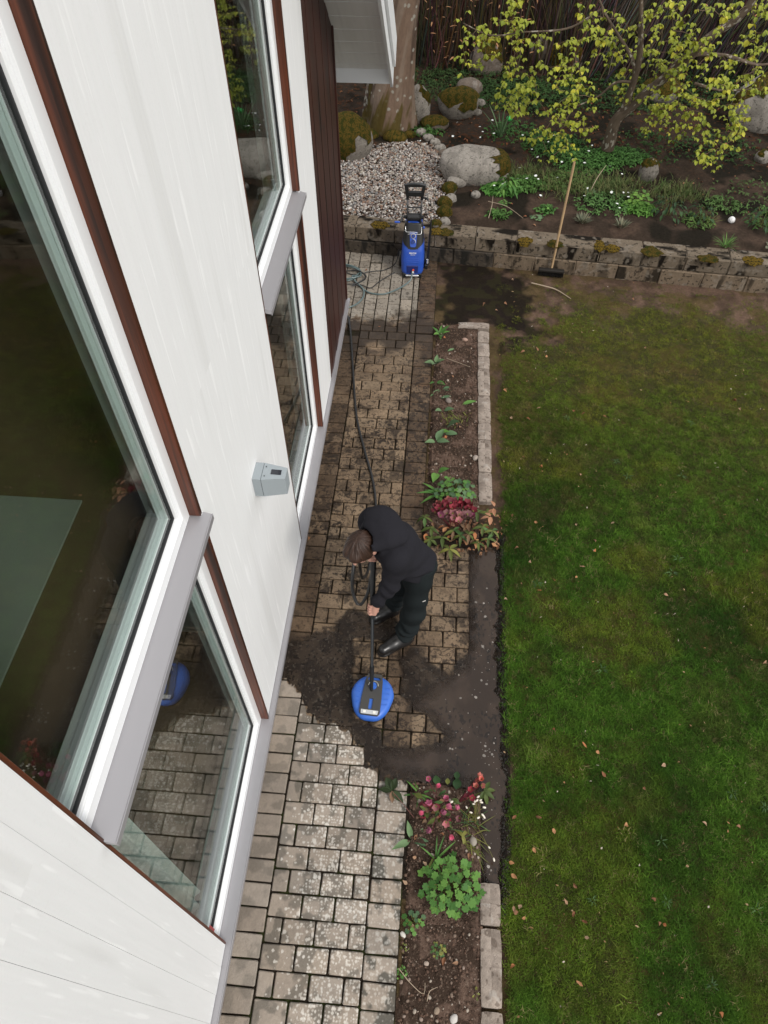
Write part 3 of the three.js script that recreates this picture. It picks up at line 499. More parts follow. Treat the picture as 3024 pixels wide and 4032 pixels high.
{
  const X0 = -5, X1 = 8.2, Z0 = -17.5, Z1 = -7.2, map = texture(1024, 768, (u, v, o) => {
    const x = X0 + u * (X1 - X0), z = Z0 + v * (Z1 - Z0), n = fbm(x * 5, z * 5, 4), f = fbm(x * 60, z * 60, 2);
    setc(o, [0.052, 0.036, 0.026]); mixc(o, [0.088, 0.058, 0.042], sstep(0.4, 0.7, n) * sstep(-10.4, -9.4, z)); mixc(o, [0.02, 0.016, 0.011], sstep(0.5, 0.7, fbm(x * 3 + 8, z * 3, 3)));
    mixc(o, [0.1, 0.04, 0.018], sstep(0.64, 0.7, fbm(x * 22, z * 22, 2)) * sstep(-9.6, -10.6, z) * 0.7); const k = 0.65 + 0.7 * f; o[0] *= k; o[1] *= k; o[2] *= k;
  });
  const g = new THREE.PlaneGeometry(X1 - X0, Z1 - Z0, 200, 150); g.rotateX(-Math.PI / 2); const p = g.attributes.position, uv = g.attributes.uv;
  for (let i = 0; i < p.count; i++) { const x = p.getX(i) + (X0 + X1) / 2; let z = p.getZ(i) + (Z0 + Z1) / 2; z = Math.min(z, wallZ(x) - 0.2); p.setXYZ(i, x, terrY(x, z), z); uv.setXY(i, (x - X0) / (X1 - X0), (z - Z0) / (Z1 - Z0)); }
  g.computeVertexNormals(); solo('planting_terrace', g, std([1, 1, 1], 1, { map, bumpMap: grain(60, 44), bumpScale: 0.02 }), 'dark soil of the raised planting bed behind the low wall', 'ground', null, 'structure');
  const road = new THREE.PlaneGeometry(50, 16); road.rotateX(-Math.PI / 2); road.translate(14, 0.52, -24.6); solo('road', road, std([0.19, 0.185, 0.185], 0.9), 'pale grey road surface beyond the hedge', 'road', null, 'structure');
}
{ // gravel: loose pebbles
  const geos = [1, 2, 3, 4].map(k => rockGeo(1, 1, 0.6, 0.78, 0.35, k * 9.1, 1.2));
  const L = [[], [], [], []], pal = [[0.27, 0.24, 0.2], [0.34, 0.3, 0.27], [0.2, 0.165, 0.145], [0.12, 0.095, 0.085], [0.43, 0.4, 0.37], [0.22, 0.14, 0.1], [0.16, 0.155, 0.15]];
  for (let i = 0; i < 15000; i++) { const x = rr(-2.5, 0.1), z = rr(-10.6, -8.3); const d = polyDist(x, z, GRAVEL); if (d > 0.04 || z > wallZ(x) - 0.24 || (d > -0.03 && rnd() < 0.6)) continue; const s = rr(0.009, 0.02) * (rnd() < 0.06 ? 1.5 : 1), c = pick(pal), k = rr(0.75, 1.2); L[i % 4].push([M4(x, terrY(x, z) + rr(-0.002, 0.012), z, rr(-0.6, 0.6), rr(0, 6.3), rr(-0.6, 0.6), s), C(c[0] * k, c[1] * k, c[2] * k)]); }
  const grp = tag(new THREE.Group(), 'bed of light grey and brown rounded gravel beside the house corner', 'gravel', null, 'stuff'); grp.name = 'gravel'; scene.add(grp);
  L.forEach((l, i) => { instanced('pebbles', geos[i], std([1, 1, 1], 0.8), l, grp).userData = { kind: 'stuff' }; });
}
MAT.rock = [1, 2, 3].map(k => std([1, 1, 1], 0.9, { map: stoneTex([[0.235, 0.21, 0.18], [0.2, 0.16, 0.13], [0.36, 0.325, 0.285]][k - 1], [0.1, 0.09, 0.075], [0.32, 0.29, 0.26], 0.35, k * 4.7), bumpMap: grain(7, 7), bumpScale: 0.01 }));
function triUV(h0) { // uv in metres by the side that each face looks to, normals kept smooth
  const g = h0.toNonIndexed(), p = g.attributes.position, n = g.attributes.normal, uv = new Float32Array(p.count * 2);
  for (let i = 0; i < p.count; i += 3) { let a = 0, b = 0, c = 0; for (let k = 0; k < 3; k++) { a += Math.abs(n.getX(i + k)); b += Math.abs(n.getY(i + k)); c += Math.abs(n.getZ(i + k)); } for (let k = i; k < i + 3; k++) { const q = b >= a && b >= c ? [p.getX(k), p.getZ(k)] : a >= c ? [p.getZ(k), p.getY(k)] : [p.getX(k), p.getY(k)]; uv[k * 2] = q[0] * 1.4; uv[k * 2 + 1] = q[1] * 1.4; } }
  g.setAttribute('uv', new THREE.BufferAttribute(uv, 2)); return g;
}
function rock(name, label, [x, z], sx, sy, sz, o = {}) {
  const k = o.k ?? rnd() * 50, det = sx > 0.3 ? 5 : sx > 0.12 ? 4 : 3, g = rockGeo(det, sx, sy, sz, o.rough ?? 0.3, k, o.freq ?? 1.3, o.flat ?? 0), t = thing(name, label, 'stone', [x, terrY(x, z) + sy * (o.sink ?? 0.45), z], o.turn ?? 0, o.group);
  if (o.y !== undefined) t.position.y = o.y;
  const gs = triUV(g); part('stone', gs, MAT.rock[o.mat ?? 0], t); if (o.moss) { const m = mossCap(g, Math.min(0.02, sx * 0.12), 0.68 - o.moss * 0.3, k + 3, o.mf ?? 2.2, o.bias); if (m) part('moss', triUV(m), o.mossMat ?? MAT.moss, t).userData = { kind: 'stuff' }; }
  return t;
}
rock('boulder', 'large smooth pale grey boulder with moss on its right end', [0.43, -9.6], 0.45, 0.29, 0.31, { k: 4.4, mat: 2, rough: 0.3, moss: 0.22, mf: 2.4, flat: 0.45, sink: 0.5, bias: (x, y, z) => 0.34 * sstep(0.3, 0.75, x) - 0.12 });
rock('boulder', 'moss-covered boulder at the foot of the tree beside the house', [-1.32, -10.15], 0.36, 0.36, 0.3, { k: 8.2, moss: 0.78, mf: 1.8, sink: 0.4 });
rock('boulder', 'angular boulder with a mossy top between the tree and the shrub', [0.2, -11.55], 0.29, 0.23, 0.21, { k: 12.3, rough: 0.55, moss: 0.5, mat: 0, bias: (x, y) => y * 0.25 });
rock('boulder', 'upright pale boulder leaning on the right side of the tree', [-0.4, -11.25], 0.19, 0.34, 0.18, { k: 15.1, mat: 2, rough: 0.4, moss: 0.2, sink: 0.5 });
rock('boulder', 'wide pale boulder under the shrub at the right edge', [4.72, -11.5], 0.55, 0.45, 0.4, { k: 21.7, mat: 2, moss: 0.3 });
rock('boulder', 'low brown rock right of the tree foot', [-0.14, -11.0], 0.21, 0.11, 0.14, { mat: 1, moss: 0.55 });
rock('boulder', 'rounded rock half hidden under the hedge', [0.62, -13.1], 0.28, 0.32, 0.22, { mat: 1, moss: 0.4 });
rock('boulder', 'brown rock behind the mossy boulder', [0.36, -12.25], 0.2, 0.15, 0.16, { mat: 1, moss: 0.15 });
rock('boulder', 'pinkish rock deep under the shrub', [1.54, -13.5], 0.22, 0.25, 0.2, { mat: 1, moss: 0.1 });
rock('boulder', 'mossy rock in the shade behind the shrub trunk', [1.9, -13.3], 0.3, 0.25, 0.25, { mat: 0, moss: 0.8, mossMat: MAT.yellowMoss });
rock('boulder', 'grey rock in the shade under the middle of the shrub', [3.3, -12.2], 0.3, 0.2, 0.25, { mat: 0, moss: 0.6 });
rock('stone', 'egg-shaped mossy stone alone in the soil right of the broom', [2.74, -9.66], 0.125, 0.17, 0.12, { k: 31, mat: 0, moss: 0.5, sink: 0.6 });
rock('stone', 'small pale stone at the right edge under the shrub', [4.4, -10.3], 0.12, 0.1, 0.1, { mat: 2, moss: 0.2 });
rock('stone', 'oval pale stone touching the large boulder', [0.21, -9.33], 0.135, 0.08, 0.095, { k: 2.2, mat: 2, rough: 0.12 });
rock('stone', 'round pale pebble alone in the soil below the boulder', [0.46, -9.06], 0.065, 0.05, 0.06, { mat: 2, rough: 0.15 });
rock('stone', 'small grey stone beside the mossy boulder', [0.53, -11.82], 0.085, 0.06, 0.07, { mat: 0 });
rock('stone', 'flat grey stone just below the small grey stone', [0.47, -11.5], 0.09, 0.05, 0.07, { mat: 0 });
{
  const G = 'border stones between gravel and soil';
  [[0.12, -9.15, 0.1, 0.85, 'border stone with a moss crown just below the oval pale stone'], [0.14, -8.92, 0.075, 0, 'bare pinkish border stone between two mossy ones'], [0.06, -8.77, 0.085, 1, 'round border stone fully wrapped in brown moss'], [0.07, -8.58, 0.09, 0.9, 'border stone with a brown moss cap above the pale one'], [0.08, -8.42, 0.07, 0, 'pale border stone next to the wall'], [-0.03, -8.36, 0.07, 0.8, 'mossy border stone lying against the wall by the gravel corner']]
    .forEach(([x, z, r, m, l], i) => rock('border_stone', l, [x, z], r, r * 0.9, r * 0.9, { mat: m ? 0 : 2, moss: m, sink: 0.35, group: G, k: 40 + i * 3, bias: () => 0.02 }));
  [[-0.33, -10.78, 'pale border stone closest to the tree'], [-0.22, -10.62, 'second pale border stone from the tree'], [-0.12, -10.48, 'third pale border stone from the tree'], [-0.04, -10.32, 'white border stone near the boulder'], [0.02, -10.16, 'reddish border stone touching the large boulder']].forEach(([x, z, l], i) => rock('border_stone', l, [x, z], 0.08, 0.055, 0.065, { mat: i === 4 ? 1 : 2, group: G, k: 70 + i * 2 }));
}
// ---- planting beds beside the path
const clodGeo = [1, 2, 3].map(k => rockGeo(1, 1, 0.75, 0.9, 0.5, k * 6.3, 1.6));
const bedY = (x, z) => 0.008 + 0.03 * (fbm(x * 6, z * 6, 3) - 0.5) + 0.016 * (fbm(x * 26, z * 26, 2) - 0.5);
MAT.soil = std([1, 1, 1], 1, { map: texture(512, 512, (u, v, o) => { const n = fbm(u * 7, v * 7, 4), f = fbm(u * 70, v * 70, 3); setc(o, [0.15, 0.098, 0.074]); mixc(o, [0.062, 0.041, 0.03], sstep(0.42, 0.62, n)); mixc(o, [0.2, 0.15, 0.115], sstep(0.68, 0.76, f) * 0.6); const k = 0.7 + 0.6 * f; o[0] *= k; o[1] *= k; o[2] *= k; }, true, [1, 1]), bumpMap: grain(5, 5), bumpScale: 0.012 });
function bed(x0, x1, z0, z1, label, pebbles, darkLeft) {
  const g = new THREE.PlaneGeometry(x1 - x0, z1 - z0, 36, Math.round((z1 - z0) * 60)); g.rotateX(-Math.PI / 2); const p = g.attributes.position, uv = g.attributes.uv;
  for (let i = 0; i < p.count; i++) { const x = p.getX(i) + (x0 + x1) / 2, z = p.getZ(i) + (z0 + z1) / 2, e = Math.min(x - x0, z - z0, z1 - z); p.setXYZ(i, x, bedY(x, z) - 0.05 * sstep(0.045, 0, e), z); uv.setXY(i, x * 1.3, z * 1.3); }
  g.computeVertexNormals(); solo('planting_bed', g, MAT.soil, label, 'soil bed', null, 'structure');
  const L = [[], [], []]; for (let i = 0; i < (z1 - z0) * 1500; i++) { const x = rr(x0 + 0.01, x1), z = rr(z0 + 0.02, z1), s = 0.0025 + 0.009 * Math.pow(rnd(), 3), st = rnd() < pebbles, c = st ? pick([[0.26, 0.2, 0.165], [0.34, 0.29, 0.24], [0.19, 0.14, 0.11]]) : pick([[0.1, 0.062, 0.045], [0.06, 0.04, 0.029], [0.13, 0.085, 0.062]]); L[i % 3].push([M4(x, bedY(x, z) + s * 0.3, z, rr(0, 3), rr(0, 6), 0, s * (st ? 1.25 : 1)), C(...c)]); }
  const grp = tag(new THREE.Group(), 'crumbs of soil and small pebbles on the ' + (z1 > 0 ? 'near' : 'far') + ' bed', 'soil', null, 'stuff'); grp.name = numbered('soil_crumbs'); scene.add(grp);
  L.forEach((l, i) => { instanced('crumbs', clodGeo[i], std([1, 1, 1], 1), l, grp).userData = { kind: 'stuff' }; });
}
bed(0.022, 0.52, -6.86, -3.78, 'long soil bed between the far path and the edging stones', 0.05);
bed(0.022, 0.52, -1.655, 1.4, 'soil bed in the foreground between the path and the edging stones', 0.12);
const edgeMats = [1, 2, 3].map(k => std([1, 1, 1], 0.92, { map: stoneTex([0.33, 0.275, 0.232], [0.13, 0.1, 0.08], [0.46, 0.42, 0.375], 0.4, k * 8.9), bumpMap: grain(6, 6), bumpScale: 0.006 }));
function edging(list, label) {
  const t = thing('stone_edging', label, 'edging', [0.578, 0, 0]);
  list.forEach(([z0, z1, x0 = -0.066, x1 = 0.066], i) => { const g = mergeVertices(new THREE.BoxGeometry(x1 - x0 - 0.006, 0.12, z1 - z0 - 0.008, 5, 2, 7).deleteAttribute('normal').deleteAttribute('uv')); const p = g.attributes.position; const hx = (x1 - x0) / 2, hz = (z1 - z0) / 2; for (let k = 0; k < p.count; k++) { let x = p.getX(k), y = p.getY(k), z = p.getZ(k); const ex = sstep(0.8, 1, Math.abs(x) / hx), ez = sstep(0.88, 1, Math.abs(z) / hz); y -= (y > 0 ? 1 : 0) * (0.012 * Math.max(ex, ez) + 0.008 * ex * ez); x *= 1 - 0.1 * ez * ez + 0.09 * (fbm(z * 14 + i * 5, y * 9 + x * 5, 2) - 0.5); z *= 1 - 0.03 * ex * ex; p.setXYZ(k, x, y + (fbm(x * 20 + i, z * 20, 2) - 0.5) * 0.008, z); } part('edging_stone', toCreasedNormals(metreUV(g), 0.9), edgeMats[i % 3], t, [(x0 + x1) / 2, -0.024, (z0 + z1) / 2], [0, rr(-0.02, 0.02), rr(-0.03, 0.03)]); });
  return t;
}
edging([[-6.845, -6.74, -0.29, 0.07], [-6.70, -6.49], [-6.49, -6.25], [-6.25, -6.045], [-6.045, -5.624], [-5.624, -5.217], [-5.217, -4.981], [-4.981, -4.556], [-4.556, -4.19]], 'row of pale edging stones on the lawn side of the far bed');
edging([[-1.03, -0.785], [-0.775, -0.362], [-0.352, 0.02], [0.03, 0.4], [0.41, 0.8]], 'row of pale edging stones on the lawn side of the foreground bed');

// ---------------------------------------------------------------- leaves and plants
function leafGeo(len, wid, { seg = 5, fold = 0.25, droop = 0.2, shape = t => Math.sin(Math.PI * Math.pow(t, 0.8)), wave = 0 } = {}) { // along +z, face up
  const P = [], uv = [], I = [];
  for (let i = 0; i <= seg; i++) { const t = i / seg, w = wid / 2 * Math.max(0.02, shape(t)), z = len * t * (1 - 0.12 * droop * t), y = -len * droop * t * t; for (const s of [-1, 0, 1]) { P.push(s * w, y + Math.abs(s) * w * fold * 2 + wave * len * Math.sin(t * 9 + s * 2) * Math.abs(s), z); uv.push(0.5 + s / 2, t); } }
  for (let i = 0; i < seg; i++) for (let k = 0; k < 2; k++) { const a = i * 3 + k; I.push(a, a + 3, a + 1, a + 1, a + 3, a + 4); }
  const g = new THREE.BufferGeometry(); g.setAttribute('position', new THREE.Float32BufferAttribute(P, 3)); g.setAttribute('uv', new THREE.Float32BufferAttribute(uv, 2)); g.setIndex(I); g.computeVertexNormals(); return g;
}
function lobedGeo(r, lobes, depth, cup) { // a rounded scalloped leaf, its stalk at the origin
  const n = lobes * 4, P = [0, 0, 0], I = [], uv = [0.5, 0]; for (let i = 0; i <= n; i++) { const a = -Math.PI * 0.88 + i / n * Math.PI * 1.76, rad = r * (1 - depth * (0.5 + 0.5 * Math.cos(i / 4 * Math.PI * 2))) * (0.85 + 0.15 * Math.cos(a)), x = Math.sin(a) * rad, z = Math.cos(a) * rad; P.push(x, cup * rad * (0.4 + 0.5 * Math.cos(i / 4 * Math.PI * 2 + Math.PI)) * 0.6, z + r * 0.25); uv.push(0.5 + x, z); if (i) I.push(0, i, i + 1); }
  const g = new THREE.BufferGeometry(); g.setAttribute('position', new THREE.Float32BufferAttribute(P, 3)); g.setAttribute('uv', new THREE.Float32BufferAttribute(uv, 2)); g.setIndex(I); g.computeVertexNormals(); return g;
}
const leafMat = (c, rough = 0.55, tr = 0.15) => new THREE.MeshPhysicalMaterial({ color: C(...c), roughness: rough, specularIntensity: 0.5, transmission: tr, thickness: 0, side: THREE.DoubleSide });
const tones = (c, n = 3, tr) => Array.from({ length: n }, (_, i) => { const k = 0.72 + 0.6 * i / Math.max(1, n - 1); return leafMat([c[0] * k * (1 + 0.1 * i), c[1] * k, c[2] * k], 0.6, tr); });
const GREEN = tones([0.07, 0.19, 0.036], 4), MID = tones([0.05, 0.115, 0.032], 3), OLIVE = tones([0.13, 0.155, 0.035], 3), GREY = tones([0.13, 0.15, 0.095], 3), DEEP = tones([0.022, 0.06, 0.018], 3), TAN = tones([0.25, 0.15, 0.085], 3), LIME = tones([0.3, 0.37, 0.034], 4, 0.3), DRY = [[0.4, 0.16, 0.065], [0.42, 0.21, 0.1], [0.34, 0.2, 0.12], [0.2, 0.085, 0.04], [0.38, 0.25, 0.16], [0.26, 0.13, 0.07]].map(c => leafMat(c, 0.7, 0.1)), BLUEG = tones([0.085, 0.165, 0.075], 3), HELLE = tones([0.075, 0.115, 0.026], 4);
const PINK = tones([0.5, 0.15, 0.25], 3, 0.3), RED = tones([0.185, 0.028, 0.042], 4, 0.2), ROSE = tones([0.31, 0.14, 0.15], 3, 0.2), SALMON = tones([0.46, 0.15, 0.12], 3, 0.2), WHITE = tones([0.62, 0.63, 0.55], 2, 0.2);
const LEAF = { lance: [leafGeo(0.1, 0.034, { fold: 0.3, droop: 0.3 }), leafGeo(0.1, 0.03, { fold: 0.2, droop: 0.6, wave: 0.02 })], broad: [leafGeo(0.1, 0.055, { fold: 0.2, droop: 0.25 }), leafGeo(0.1, 0.05, { fold: 0.35, droop: 0.1 })], strap: [leafGeo(0.2, 0.01, { seg: 6, droop: 0.5, shape: t => t < 0.1 ? 0.8 : 1 - Math.pow(t, 4) }), leafGeo(0.2, 0.008, { seg: 6, droop: 0.2, shape: t => 1 - Math.pow(t, 4) })], lobed: [lobedGeo(0.03, 5, 0.28, 0.25), lobedGeo(0.03, 7, 0.22, 0.15), lobedGeo(0.028, 5, 0.35, 0.35)], fern: [leafGeo(0.1, 0.03, { seg: 8, shape: t => Math.sin(Math.PI * t) * (0.55 + 0.45 * Math.cos(t * 40)), droop: 0.4 })] };
const petalGeo = leafGeo(0.026, 0.024, { seg: 3, fold: 0.25, droop: -0.35, shape: t => Math.sin(Math.PI * (0.12 + 0.8 * t)) });
const stalk = (a, b, r, m, parent, name = 'stem', mid) => part(name, tube([a, mid ?? [(a[0] + b[0]) / 2, (a[1] + b[1]) / 2 + 0.01, (a[2] + b[2]) / 2], b], r, 6, 5), m, parent);
function clump(name, label, category, [x, y, z], o) { // leaves on stalks spreading from a centre
  const t = thing(name, label, category, [x, y, z], 0, o.group), n = o.n, stems = [];
  for (let i = 0; i < n; i++) {
    const a = i * 2.39996 + rr(-0.3, 0.3), q = Math.sqrt((i + 0.6) / n), r = o.spread * q * rr(0.8, 1.1), h = o.height * (1 - (o.dome ?? 0.6) * q * q) * rr(0.75, 1.15), px = Math.cos(a) * r * (o.ex ?? 1), pz = Math.sin(a) * r * (o.ez ?? 1);
    const g = pick(o.geo), m = pick(o.mats), s = (o.size ?? 1) * rr(0.75, 1.2);
    if (o.upright) part('leaf', g, m, t, [px * 0.3, 0.0, pz * 0.3], [-(o.upright + rr(-0.3, 0.25)), Math.PI / 2 - a + rr(-0.4, 0.4), 0].map((v, k) => k === 0 ? v : v), s).rotation.order = 'YXZ';
    else { const l = part('leaf', g, m, t, [px, h, pz], [rr(-0.1, 0.55) - (o.flat ?? 0), Math.PI / 2 - a + rr(-0.5, 0.5), rr(-0.3, 0.3)], s); l.rotation.order = 'YXZ'; if (i % (o.stalks ?? 3) === 0) stems.push(tube([[px * 0.15, -0.01, pz * 0.15], [px * 0.6, h * 0.75, pz * 0.6], [px, h, pz]], o.sr ?? 0.0016, 5, 4)); }
  }
  if (stems.length) { const s = part('stalks', merge(stems), o.stemMat ?? OLIVE[1], t); s.userData = { kind: 'stuff' }; }
  return t;
}
function flower(parent, [x, y, z], mats, s = 1, tilt = rr(0.2, 1.0), turn = rr(0, 6.28), open = 0.5) {
  const f = new THREE.Group(); f.name = 'flower'; f.position.set(x, y, z); f.rotation.set(tilt, turn, 0, 'YXZ'); f.scale.setScalar(s); parent.add(f); const m = pick(mats);
  for (let i = 0; i < 5; i++) part('petal', petalGeo, m, f, [0, 0, 0], [-open, i * 1.2566, 0]).rotation.order = 'YXZ';
  part('flower_centre', new THREE.SphereGeometry(0.005, 7, 5), OLIVE[2], f, [0, 0.004, 0]); return f;
}
const heart = (x, z) => bedY(x, z);
// foreground bed: the lobed clump, pink hellebores, snowdrops
clump('columbine', 'dense green clump of scalloped leaves in the foreground bed', 'plant', [0.33, heart(0.33, -0.97), -0.98], { n: 95, spread: 0.19, height: 0.13, geo: LEAF.lobed, mats: GREEN, size: 1.05, ez: 0.92, stalks: 2 });
{
  const t = thing('hellebore', 'hellebore with drooping pink cup flowers beside the muddy puddle', 'plant', [0.22, heart(0.22, -1.45), -1.46]);
  [[0.15, -1.62], [0.21, -1.57], [0.10, -1.39], [0.21, -1.44], [0.28, -1.48], [0.27, -1.43], [0.28, -1.39], [0.28, -1.34], [0.19, -1.28], [0.31, -1.26], [0.36, -1.42], [0.37, -1.38], [0.17, -1.43]].forEach(([x, z], i) => { const p = [x - 0.22, 0.12 + rr(0, 0.05), z + 1.46]; flower(t, p, i % 4 === 3 ? ROSE : PINK, rr(1.2, 1.6), rr(0.3, 1.4), rr(0, 6.28), rr(0.5, 0.85)); stalk([rr(-0.03, 0.05), 0, rr(-0.02, 0.03)], [p[0], p[1] - 0.002, p[2]], 0.002, RED[0], t); });
  for (const [x, z, a, s, m] of [[-0.02, -0.02, 0.4, 0.9, 2], [0.05, 0.05, 2, 0.7, 0], [-0.06, 0.08, 3.3, 0.7, 1], [0.1, -0.06, 1.2, 0.8, 0], [-0.1, -0.05, 4.2, 0.8, 3]]) part('leaf', pick(LEAF.broad), HELLE[m], t, [x, 0.05, z], [rr(0, 0.4), a, 0], s * 0.9).rotation.order = 'YXZ';
  for (let i = 0; i < 14; i++) part('leaf', pick(LEAF.lance), pick(HELLE.concat(MID)), t, [rr(-0.12, 0.14), rr(0.03, 0.08), rr(-0.12, 0.1)], [rr(-0.2, 0.4), rr(0, 6.3), rr(-0.4, 0.4)], rr(0.5, 0.8)).rotation.order = 'YXZ';
  for (let i = 0; i < 24; i++) part('leaf', pick(LEAF.broad), pick(TAN.concat(RED)), t, [rr(-0.1, 0.12), rr(0.01, 0.05), rr(-0.05, 0.1)], [rr(-0.2, 0.5), rr(0, 6.3), rr(-0.5, 0.5)], rr(0.3, 0.55)).rotation.order = 'YXZ';
}
{
  const t = thing('hellebore', 'hellebore with a leaning salmon-red flower spike at the puddle edge', 'plant', [0.40, heart(0.4, -1.55), -1.55]);
  [[0.50, -1.67], [0.50, -1.63], [0.48, -1.59], [0.51, -1.60], [0.44, -1.56], [0.45, -1.52], [0.42, -1.51], [0.49, -1.655], [0.515, -1.635]].forEach(([x, z], i) => { const p = [x - 0.4, 0.11 + 0.012 * i % 0.05, z + 1.55]; flower(t, p, i > 3 && i < 7 ? RED.slice(1) : SALMON, rr(1, 1.25), rr(0.2, 1.2), rr(0, 6.3), rr(0.35, 0.7)); stalk([-0.04, 0.01, 0.04], [p[0], p[1], p[2]], 0.0028, RED[0], t); });
  for (let i = 0; i < 5; i++) part('leaf', pick(LEAF.lance), HELLE[i % 2], t, [0.14, 0.06, -0.04], [rr(-0.2, 0.2), i * 0.75 - 0.4, 0], rr(0.85, 1.05)).rotation.order = 'YXZ';
  stalk([0, 0, 0.02], [0.14, 0.058, -0.04], 0.003, OLIVE[0], t);
}
{
  const t = thing('hellebore_leaf', 'dark green hellebore leaf hanging over the lichen-spotted pavers', 'leaf', [-0.09, 0.02, -1.55]);
  for (const [a, s, m] of [[2.9, 1.05, 0], [3.6, 1.15, 1], [4.6, 0.95, 0], [0.9, 1.1, 1], [0.1, 0.8, 2]]) part('leaflet', LEAF.broad[1], [leafMat([0.028, 0.045, 0.016], 0.35), leafMat([0.035, 0.055, 0.02], 0.35), leafMat([0.2, 0.12, 0.07])][m], t, [0, 0.012, 0], [0.12, a, 0], s).rotation.order = 'YXZ';
  stalk([0, 0.012, 0], [0.16, 0.0, 0.16], 0.0026, leafMat([0.2, 0.09, 0.075]), t);
}
{ // three big leaves lying in the mud behind the flowers
  const t = thing('hellebore_leaf', 'dark round leaves lying on the mud behind the pink flowers', 'leaf', [0.29, 0.01, -1.64]);
  for (const [x, z, a, s, m] of [[-0.07, 0.03, 3.3, 0.85, 1], [0.06, 0.05, 3.0, 1.0, 0], [0.06, -0.02, 3.0, 0.7, 0], [0.0, 0.02, 3.1, 0.55, 2]]) part('leaflet', LEAF.broad[0], [DEEP[1], DEEP[2], OLIVE[1]][m], t, [x, 0.03, z], [0.1, a, 0], [s * 1.15, s, s]).rotation.order = 'YXZ';
}
{
  const t = thing('snowdrops', 'tuft of fading white snowdrops with thin leaves at the lawn side', 'plant', [0.45, heart(0.45, -1.42), -1.43]);
  const drop = new THREE.SphereGeometry(0.008, 8, 6).scale(0.8, 0.8, 1.5);
  [[0.32, -1.50], [0.50, -1.55], [0.47, -1.50], [0.49, -1.52], [0.52, -1.51], [0.42, -1.47], [0.54, -1.48], [0.45, -1.44], [0.53, -1.43], [0.54, -1.42], [0.50, -1.41], [0.515, -1.525], [0.475, -1.515], [0.60, -1.16], [0.57, -1.23]].forEach(([x, z]) => { const p = [x - 0.45, 0.05 + rr(0, 0.02), z + 1.43]; part('flower', drop, WHITE[1], t, p, [rr(-0.5, 0.5), rr(0, 6), 0], rr(0.85, 1.15)); stalk([rr(-0.02, 0.04), 0, rr(0, 0.06)], p, 0.0012, OLIVE[2], t); });
  for (let i = 0; i < 34; i++) part('leaf', LEAF.strap[i % 2], pick(MID.concat(OLIVE)), t, [rr(-0.04, 0.06), 0.005, rr(-0.04, 0.16)], [-rr(0.05, 0.7), rr(-0.6, 2.6) + (i % 3 ? 0 : 3), 0], [0.5, 1, rr(0.4, 0.75)]).rotation.order = 'YXZ';
}
{ // limp yellowish snowdrop leaves nearer the camera
  const t = thing('limp_leaves', 'limp pale green strap leaves fallen towards the puddle', 'plant', [0.44, heart(0.44, -1.26), -1.27]);
  for (let i = 0; i < 16; i++) part('leaf', LEAF.strap[i % 2], pick(OLIVE), t, [rr(-0.02, 0.05), 0.012, rr(-0.03, 0.05)], [-rr(0.02, 0.25), rr(0.1, 1.2) + (i % 4 === 0 ? 3.4 : 0), 0], [0.6, 1, rr(0.6, 0.95)]).rotation.order = 'YXZ';
  for (const a of [0.3, 3.9, 2.5]) part('leaf', LEAF.strap[0], OLIVE[2], t, [-0.04, 0.015, -0.03], [-0.05, a, 0], [2.2, 1, 0.5]).rotation.order = 'YXZ';
}
clump('tulip_leaves', 'blue-green wavy tulip leaves beside the lichen-spotted pavers', 'plant', [0.06, 0.005, -1.25], { n: 3, spread: 0.03, height: 0.03, geo: [leafGeo(0.13, 0.045, { droop: 0.15, wave: 0.05, fold: 0.3 })], mats: BLUEG, upright: 0.35, size: 1 });
clump('tulip_leaves', 'small pair of tulip leaves just right of the wavy ones', 'plant', [0.11, 0.005, -1.31], { n: 2, spread: 0.02, height: 0.02, geo: LEAF.broad, mats: BLUEG, upright: 0.2, size: 0.55 });
clump('grape_hyacinth', 'tuft of curling green leaves behind the pink flowers', 'plant', [0.10, 0.005, -1.55], { n: 9, spread: 0.05, height: 0.03, geo: [leafGeo(0.11, 0.014, { droop: 0.5 })], mats: GREEN, upright: 0.45, size: 0.95 });
clump('daffodil_leaves', 'pale flat daffodil leaves lying across the pavers', 'plant', [0.17, 0.02, -1.06], { n: 2, spread: 0.01, height: 0.02, geo: [leafGeo(0.16, 0.016, { droop: 0.1, shape: t => 1 - Math.pow(t, 4) })], mats: OLIVE, upright: 0.05, size: 1 }).rotation.y = Math.PI * 0.52;
clump('daffodil_leaves', 'upright strap leaves rising behind the scalloped clump', 'plant', [0.23, 0.01, -1.14], { n: 9, spread: 0.05, height: 0.03, geo: [leafGeo(0.15, 0.012, { droop: 0.3, shape: t => 1 - Math.pow(t, 4) })], mats: GREEN.concat(OLIVE), upright: 0.7, size: 1.1 });
clump('uprooted_weed', 'uprooted weed with pale stalks and reddish roots on the bare soil', 'plant', [0.10, 0.012, -0.77], { n: 15, spread: 0.06, height: 0.035, geo: LEAF.lobed, mats: BLUEG.concat(GREEN), size: 0.7, stalks: 1, sr: 0.002, stemMat: OLIVE[2] });
clump('weed', 'low weed rosette in the middle of the bare foreground soil', 'plant', [0.26, 0.008, -0.63], { n: 22, spread: 0.045, height: 0.03, geo: LEAF.lobed, mats: MID.concat(OLIVE), size: 0.42 });
clump('weed', 'tiny bright weed at the foreground paver edge', 'plant', [0.045, 0.006, -0.5], { n: 16, spread: 0.035, height: 0.015, geo: LEAF.lobed, mats: GREEN, size: 0.3 });
clump('weed', 'tiny weed between the paver edge and the uprooted plant', 'plant', [0.05, 0.006, -0.63], { n: 9, spread: 0.025, height: 0.015, geo: LEAF.lobed, mats: OLIVE, size: 0.28 });
